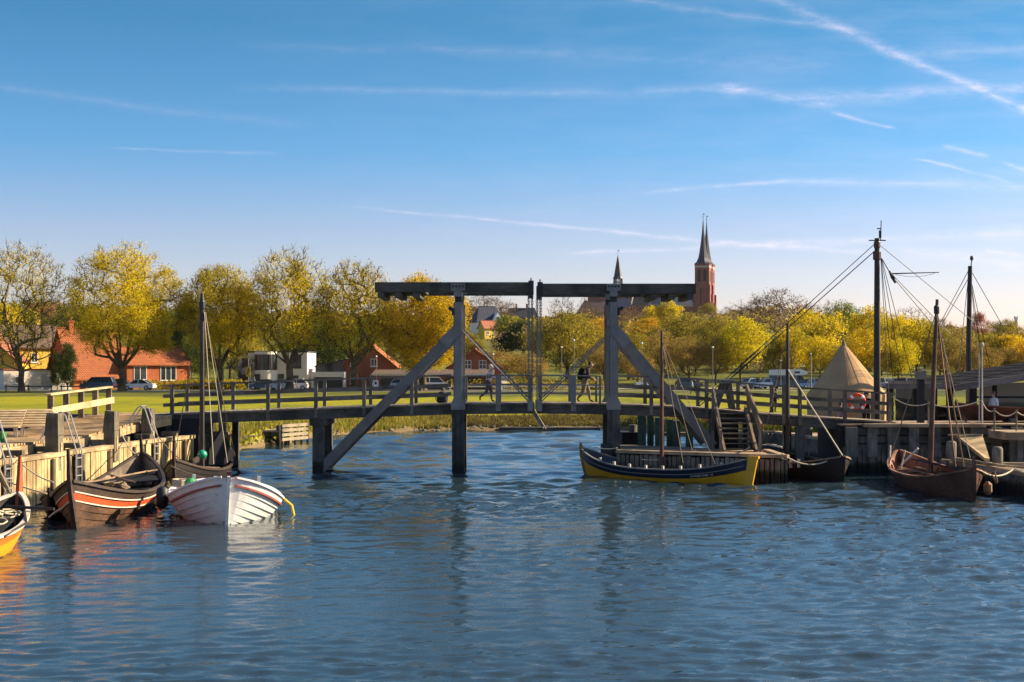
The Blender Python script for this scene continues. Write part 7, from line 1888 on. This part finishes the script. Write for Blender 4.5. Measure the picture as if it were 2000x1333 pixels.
m_ = person((X(1142, 60.7), 60.7, dz(3.1)), 0, 'man leaning forward in a grey brown jacket and beige trousers walking right on the bridge', 1.76,
       dict(hipL=(0, .10, .90, .11), kneeL=(.17, .11, .52, .075), ankL=(.24, .11, .09, .045), toeL=(.39, .12, .035, .035), hipR=(-.01, -.10, .90, .11), kneeR=(-.06, -.11, .48, .075), ankR=(-.33, -.11, .14, .045), toeR=(-.22, -.12, .05, .035),
            spine=(.04, 0, 1.12, .15), chest=(.10, 0, 1.32, .17), neck=(.19, 0, 1.47, .065), jaw=(.25, 0, 1.535, .075), head=(.265, 0, 1.63, .10), crown=(.265, 0, 1.685, .07), nose=(.38, 0, 1.585, .02), shL=(.11, .20, 1.38, .08), elL=(.14, .25, 1.10, .055), wrL=(.36, .2, 1.0, .034), shR=(.11, -.20, 1.38, .08), elR=(.14, -.25, 1.10, .055), wrR=(.36, -.2, .99, .034)),
       dict(shirt=cloth('grey_brown_jacket', (0.06, 0.048, 0.042)), trousers=cloth('beige_trousers', (0.20, 0.155, 0.11)), shoes=cloth('brown_shoes', (0.03, 0.022, 0.018)), forearm=1, bulk=1.32), M_HAIRD)
xp = X(1142, 60.7); zp = dz(3.1)
t = thing('backpack', (xp - .12, 60.7, zp + 1.0), 'black backpack carried on the back of the walking man', 'bag')
mb = MB(); mb.lathe([(.10, 0), (.17, .06), (.19, .25), (.17, .44), (.09, .52)], 12, (0, 0, 0)); mb.xform(Matrix.Rotation(R(14), 4, 'Y') @ Matrix.Diagonal((.75, 1.0, 1.0, 1))); mb.v = [(p[0] - .10, p[1], p[2] - .02) for p in mb.v]; mb.build('pack', cloth('black_cloth', (0.012, 0.013, 0.017)), t, local=True, smooth=True)
mb = MB()
for s in (-.11, .11): mb.tube([(.02, s, .46), (.16, s, .46), (.25, s, .30), (.18, s, .1), (.0, s, .02)], .018, 5)
mb.build('shoulder_strap', MATS['black_cloth'], t, local=True)
person((X(497, 196), 196, 1.46), R(200), 'person in a blue shirt and dark trousers by the road before the white house', 1.8, {}, dict(shirt=cloth('blue_shirt', (0.11, 0.20, 0.33)), trousers=cloth('dark_trousers', (0.02, 0.022, 0.03)), shoes=MATS['black_shoes']), M_HAIRD)
person((X(1942, 65), 65, 1.56), R(200), 'person in a white shirt standing before the glass panes at the right', 1.76, dict(elR=(.05, -.26, 1.14, .05), wrR=(.26, -.16, 1.05, .033)), dict(shirt=cloth('white_shirt', (0.78, 0.72, 0.70)), trousers=cloth('sand_trousers', (0.35, 0.25, 0.17)), shoes=MATS['brown_shoes'], forearm=1), plain('brown_hair', (0.16, 0.08, 0.04), .8))
person((X(1514, 97), 97, ground_z(18, 97)), R(10), 'person in dark clothes standing on the grass left of the tent', 1.6, dict(wrL=(.22, .2, 1.0, .033), wrR=(.22, -.2, 1.0, .033)), dict(shirt=cloth('charcoal_jacket', (0.025, 0.025, 0.03)), trousers=MATS['dark_trousers'], shoes=MATS['black_shoes'], forearm=1), M_HAIRD)
person((X(1692, 64.6), 64.6, 1.56), R(250), 'person in black standing by the lifebuoy in front of the tent', 1.74, {}, dict(shirt=cloth('black_top', (0.012, 0.012, 0.016)), trousers=MATS['dark_trousers'], shoes=MATS['black_shoes'], forearm=1), M_HAIRD)
person((X(1643, 77), 77, ground_z(18, 77)), R(200), 'person in a pink top standing in front of the tent wall', 1.62, {}, dict(shirt=cloth('pink_top', (0.5, 0.22, 0.22)), trousers=cloth('grey_trousers', (0.10, 0.10, 0.12)), shoes=MATS['black_shoes']), M_HAIRD)
person((X(1278, 160), 160, 1.4), R(180), 'person in a white top walking on the path right of the bridge tower', 1.7, STRIDE, dict(shirt=MATS['white_shirt'], trousers=MATS['dark_trousers'], shoes=MATS['black_shoes']), M_HAIRD)
person((X(1352, 165), 165, 1.4), R(170), 'person in a pale blue jacket on the path behind the right bridge rails', 1.7, STRIDE, dict(shirt=cloth('pale_blue', (0.3, 0.38, 0.46)), trousers=MATS['dark_trousers'], shoes=MATS['black_shoes']), M_HAIRD)

# outdoor chairs in front of the tent
def chair(px, Y, label, rz):
    x = X(px, Y); t = thing('folding_chair', (x, Y, ground_z(x, Y) + .0), label, 'chair', 'folding chairs by the tent', rz)
    mb = MB(); mb.span(-.24, .24, -.24, .24, .42, .46); mb.build('seat', M_BLACK, t, local=True)
    mb = MB(); mb.box((-.26, 0, .68), (.03, .46, .38), 0, R(-14)); mb.build('backrest', M_BLACK, t, local=True)
    for s in (-.25, .25):
        mb = MB(); mb.tube([(.28, s, 0), (-.32, s, .9)], .02, 6); mb.build('leg', M_GALV, t, local=True)
        mb = MB(); mb.tube([(-.3, s, 0), (.24, s, .45)], .02, 6); mb.build('leg', M_GALV, t, local=True)
chair(1568, 75, 'folding chair left of the tent, behind the bridge rail', R(20)); chair(1608, 76, 'folding chair in front of the left half of the tent', R(160)); chair(1582, 77, 'folding chair between two others at the left of the tent', R(200))

# ------------------------------------------------------------------ vehicles
M_TYRE = plain('tyre_rubber', (0.015, 0.015, 0.015), .8); M_RIM = plain('rim_metal', (0.4, 0.4, 0.42), .35, .7); M_LAMP = plain('lamp_glass', (0.6, 0.6, 0.58), .2); M_RLAMP = plain('tail_lamp', (0.35, 0.02, 0.015), .3)
def car_paint(n, c):
    m, nt, b = nodes(n); b.inputs['Base Color'].default_value = rgb(c); b.inputs['Roughness'].default_value = .28; b.inputs['Coat Weight'].default_value = .6
    nn = noise_tex(nt, texco(nt), 1.2, 3); L(nt, ramp(nt, nn, [(.3, tuple(x * .85 for x in c)), (.7, c)]), b.inputs['Base Color']); return m
def car(px, Y, label, m, rz, kind='saloon', group='cars parked beyond the lawn', gz=1.46):
    t = thing('parked_car', (X(px, Y), Y, gz), label, 'car', group, rz)
    if kind == 'saloon': low = [(-2.15, .30), (2.15, .30), (2.2, .55), (2.1, .72), (1.2, .86), (-1.55, .92), (-2.15, .86), (-2.22, .55)]; top = [(1.15, .84), (.45, 1.38), (-.75, 1.42), (-1.65, .92)]
    elif kind == 'hatch': low = [(-1.9, .30), (1.95, .30), (2.0, .55), (1.9, .76), (1.1, .92), (-1.8, .98), (-1.95, .6)]; top = [(1.05, .9), (.4, 1.45), (-1.3, 1.48), (-1.82, .98)]
    else: low = [(-2.3, .32), (2.3, .32), (2.35, .6), (2.25, .85), (1.45, 1.05), (-2.2, 1.1), (-2.33, .6)]; top = [(1.4, 1.03), (.75, 1.72), (-1.9, 1.76), (-2.22, 1.1)]
    def extr(poly, w0, w1, z0, z1):
        vs = []
        for s in (-1, 1):
            for x, z in poly: vs.append((x, s * (w0 + (w1 - w0) * (z - z0) / (z1 - z0)), z))
        n = len(poly); return vs, [tuple(range(n)), tuple(range(2 * n - 1, n - 1, -1))] + [((i + 1) % n, i, n + i, n + (i + 1) % n) for i in range(n)]
    mb = MB(); v_, f_ = extr(low, .86, .80, .3, .9); mb.add(v_, f_); zr = max(z for _, z in top); zb = min(z for _, z in top)
    v_, f_ = extr([(top[1][0] + .03, top[1][1]), (top[2][0] - .03, top[2][1]), (top[2][0], top[2][1] + .05), (top[1][0], top[1][1] + .05)], .62, .60, zr, zr + .05); mb.add(v_, f_)
    for i, j in ((0, 1), (3, 2)):
        for s in (-1, 1): mb.beam((top[i][0], s * .79, top[i][1]), (top[j][0], s * .62, top[j][1] + .02), .07, .07)
    xm_ = (top[1][0] + top[2][0]) / 2
    for s in (-1, 1): mb.beam((xm_, s * .795, zb), (xm_, s * .625, zr), .09, .05)
    mb.build('body', m, t, local=True)
    mb = MB(); v_, f_ = extr(top, .765, .61, zb, zr); mb.add(v_, f_); mb.build('windows', M_GLASS, t, local=True)
    for x in (-1.3, 1.32):
        for s in (-1, 1):
            mb = MB(); mb.tube([(x, s * .66, .31), (x, s * .875, .31)], .31, 14); wo = mb.build('wheel', M_TYRE, t, local=True)
            mb = MB(); mb.tube([(x, s * .86, .31), (x, s * .885, .31)], .19, 10); mb.build('rim', M_RIM, wo, local=True)
    xf = max(x for x, _ in low); xr = min(x for x, _ in low)
    for s in (-.6, .6):
        mb = MB(); mb.box((xf - .08, s, .66), (.16, .32, .14)); mb.build('headlight', M_LAMP, t, local=True)
        mb = MB(); mb.box((xr + .08, s, .74), (.16, .28, .16)); mb.build('tail_light', M_RLAMP, t, local=True)
    return t
P_WH, P_NV, P_BL, P_SI, P_RD, P_DK = car_paint('car_white', (0.75, 0.74, 0.72)), car_paint('car_navy', (0.018, 0.03, 0.07)), car_paint('car_blue', (0.05, 0.12, 0.28)), car_paint('car_silver', (0.42, 0.44, 0.48)), car_paint('car_red', (0.35, 0.03, 0.03)), car_paint('car_dark', (0.03, 0.035, 0.04))
car(192, 190.5, 'dark navy estate car parked left of the round maple trunk', P_NV, R(178), 'van'); car(271, 190.5, 'white saloon car parked below the two white windows', P_WH, R(176)); car(226, 192.5, 'dark car half hidden behind the round maple trunk', P_DK, R(182), 'hatch')
car(548, 190.5, 'silver car parked in front of the white house bay', P_SI, R(184), 'hatch'); car(574, 192.4, 'white car beside the tall maple trunk', P_WH, R(180), 'hatch'); car(515, 192.5, 'dark car partly behind the bridge rail left of the silver car', P_DK, R(180))
car(846, 189.5, 'white car seen between the bridge rails left of the left tower', P_WH, R(10), 'van'); car(790, 191, 'pale silver car seen behind the long left brace', P_SI, R(0), 'hatch')
car(1474, 206, 'silver car at the left of the car park beyond the lawn', P_SI, R(30), 'hatch'); car(1496, 205, 'white car with dark windows left of the camper van', P_WH, R(200), 'hatch'); car(1583, 204, 'blue grey car partly behind the tent', P_BL, R(200)); car(1270, 208, 'white car seen through the rails right of the right tower', P_WH, R(0)); car(1345, 209, 'dark car seen through the rails under the right brace', P_DK, R(5), 'hatch')
for px, lb, m in ((1724, 'silver car left of the glass building roof', P_SI), (1742, 'blue car behind the left end of the glass building', P_BL), (1762, 'red car behind the glass building roof', P_RD), (1782, 'white car right of the red car behind the glass building', P_WH)): car(px, 207 + (px % 3), lb, m, R(rnd.choice([70, 20, 110])), 'hatch')
t = thing('camper_van', (X(1542, 205), 205, 1.46), 'white topped camper van with blue green lower body beyond the lawn', 'camper van', rotz=R(-12))
mb = MB(); mb.slab([(-2.9, -1.05, .45), (2.9, -1.05, .45), (2.95, -1.05, 1.05), (2.2, -1.05, 1.35), (1.75, -1.05, 1.95), (-2.9, -1.05, 1.95)], 2.1, V((0, 1, 0))); mb.build('body', car_paint('van_teal', (0.03, 0.10, 0.15)), t, local=True)
mb = MB(); mb.slab([(-2.95, -1.08, 1.95), (1.9, -1.08, 1.95), (2.6, -1.08, 2.15), (2.45, -1.08, 2.5), (1.6, -1.08, 2.85), (-2.9, -1.08, 2.75)], 2.16, V((0, 1, 0))); mb.build('high_roof', P_WH, t, local=True)
mb = MB(); mb.span(-1.9, -.9, -1.09, -1.0, 1.25, 1.75); mb.span(.0, .9, -1.09, -1.0, 1.25, 1.75); mb.slab([(1.3, -1.07, 1.2), (2.15, -1.07, 1.3), (1.72, -1.07, 1.85), (1.3, -1.07, 1.85)], .1, V((0, 1, 0))); mb.span(.8, 1.5, -1.12, -1.0, 2.25, 2.5); mb.build('windows', M_GLASS, t, local=True)
for x in (-1.9, 1.9):
    for s in (-.9, .9): mb = MB(); mb.tube([(x, s - .12, .36), (x, s + .12, .36)], .36, 14); mb.build('wheel', M_TYRE, t, local=True)
# ------------------------------------------------------------------ lamp posts, signs, low fences
def lamp(px, yt, Y, label):
    x = X(px, Y); z = ground_z(x, Y); zt = Z(yt, Y); t = thing('lamp_post', (x, Y, z), label, 'lamp post', 'slim lamp posts on the far lawn')
    mb = MB(); mb.tube([(x, Y, z - .1), (x, Y, zt - .28)], .06, 7, .045); mb.build('post', M_GREY, t)
    mb = MB(); s_ = .55 if Y > 150 else .2; mb.lathe([(.08 * s_, 0), (.26 * s_, .08 * s_), (.30 * s_, .2 * s_), (.12 * s_, .42 * s_), (.02, .46 * s_)], 10, (x, Y, zt - .30)); mb.build('lantern', M_WHITEP, t)
for px, yt, Y, lb in ((1121, 662, 185, 'lamp post left of the walking man'), (1254, 668, 185, 'lamp post left of the thin red brown mast'), (1392, 676, 190, 'lamp post left of the bright yellow tree'), (1097, 676, 200, 'lamp post on the skyline of the big olive tree'), (963, 690, 200, 'lamp post right of the brick cottage'), (1525, 702, 195, 'lamp post left of the camper van roof'), (1537, 716, 205, 'lamp post just behind the camper van'), (735, 694, 195, 'lamp post in front of the brick gable house'), (1584, 685, 110, 'tall pale lamp post left of the tent')):
    lamp(px, yt, Y, lb)
t = thing('yellow_sign', (X(485, 188), 188, 1.45), 'yellow road sign on a pole before the white house', 'sign')
mb = MB(); mb.tube([(X(485, 188), 188, 1.4), (X(485, 188), 188, Z(700, 188))], .05, 6); mb.build('pole', M_GREY, t)
mb = MB(); mb.span(X(480.5, 188), X(489.5, 188), 187.85, 187.92, Z(736, 188), Z(717, 188)); po = mb.build('panel', plain('sign_yellow', (0.75, 0.5, 0.03), .5), t)
mb = MB(); xx = X(485, 188); mb.beam((xx - .1, 187.84, Z(731, 188)), (xx + .08, 187.84, Z(723, 188)), .02, .13, V((1, 0, 0))); mb.box((xx + .06, 187.84, Z(721.5, 188)), (.2, .02, .16)); mb.build('symbol', M_BLACK, po)
t = thing('flag_banner', (X(1484, 190), 190, 1.4), 'small yellow banner on a thin pole left of the camper van', 'banner')
x = X(1484, 190); mb = MB(); mb.tube([(x, 190, 1.3), (x, 190, Z(727, 190))], .03, 5); mb.build('pole', M_GREY, t)
mb = MB(); mb.span(x - .02, x + .25, 189.97, 190.0, Z(742, 190), Z(729, 190)); mb.build('cloth', MATS['sign_yellow'], t)
def rail_fence(px0, px1, Y, label, m):
    xa, xb = X(px0, Y), X(px1, Y); t = thing('rail_fence', ((xa + xb) / 2, Y, 1.4), label, 'fence', 'low rail fences along the far road'); n = max(2, int((xb - xa) / 2.6))
    for i in range(n + 1): x = xa + (xb - xa) * i / n; mb = MB(); mb.span(x - .08, x + .08, Y - .08, Y + .08, 1.2, 2.25); mb.build('post', m, t)
    mb = MB(); mb.span(xa - .2, xb + .2, Y - .14, Y - .08, 1.95, 2.12); mb.build('rail', m, t)
rail_fence(12, 100, 184, 'dark low rail fence in front of the pale garage', M_RAIL); rail_fence(120, 240, 185, 'dark low rail fence in front of the navy estate car', M_RAIL); rail_fence(780, 1000, 184, 'pale low rail fence behind the walking woman', M_OFFW); rail_fence(1000, 1190, 186, 'pale low rail fence between the bridge towers', M_OFFW)
# ------------------------------------------------------------------ thin evening haze
hz = bpy.data.materials.new('evening_haze'); hz.use_nodes = True; nt = hz.node_tree; nt.nodes.clear()
_o = nt.nodes.new('ShaderNodeOutputMaterial'); _v = nt.nodes.new('ShaderNodeVolumePrincipled')
_v.inputs['Color'].default_value = (0.86, 0.84, 0.88, 1); _v.inputs['Density'].default_value = 0.000022; _v.inputs['Anisotropy'].default_value = 0.2
L(nt, _v.outputs[0], _o.inputs['Volume'])
mb = MB(); mb.span(-900, 900, -110, 4200, -4.5, 135); ho = mb.build('haze', hz); ho['kind'] = 'stuff'; tag(ho, 'thin pale evening haze over the harbour and the hill', 'haze')
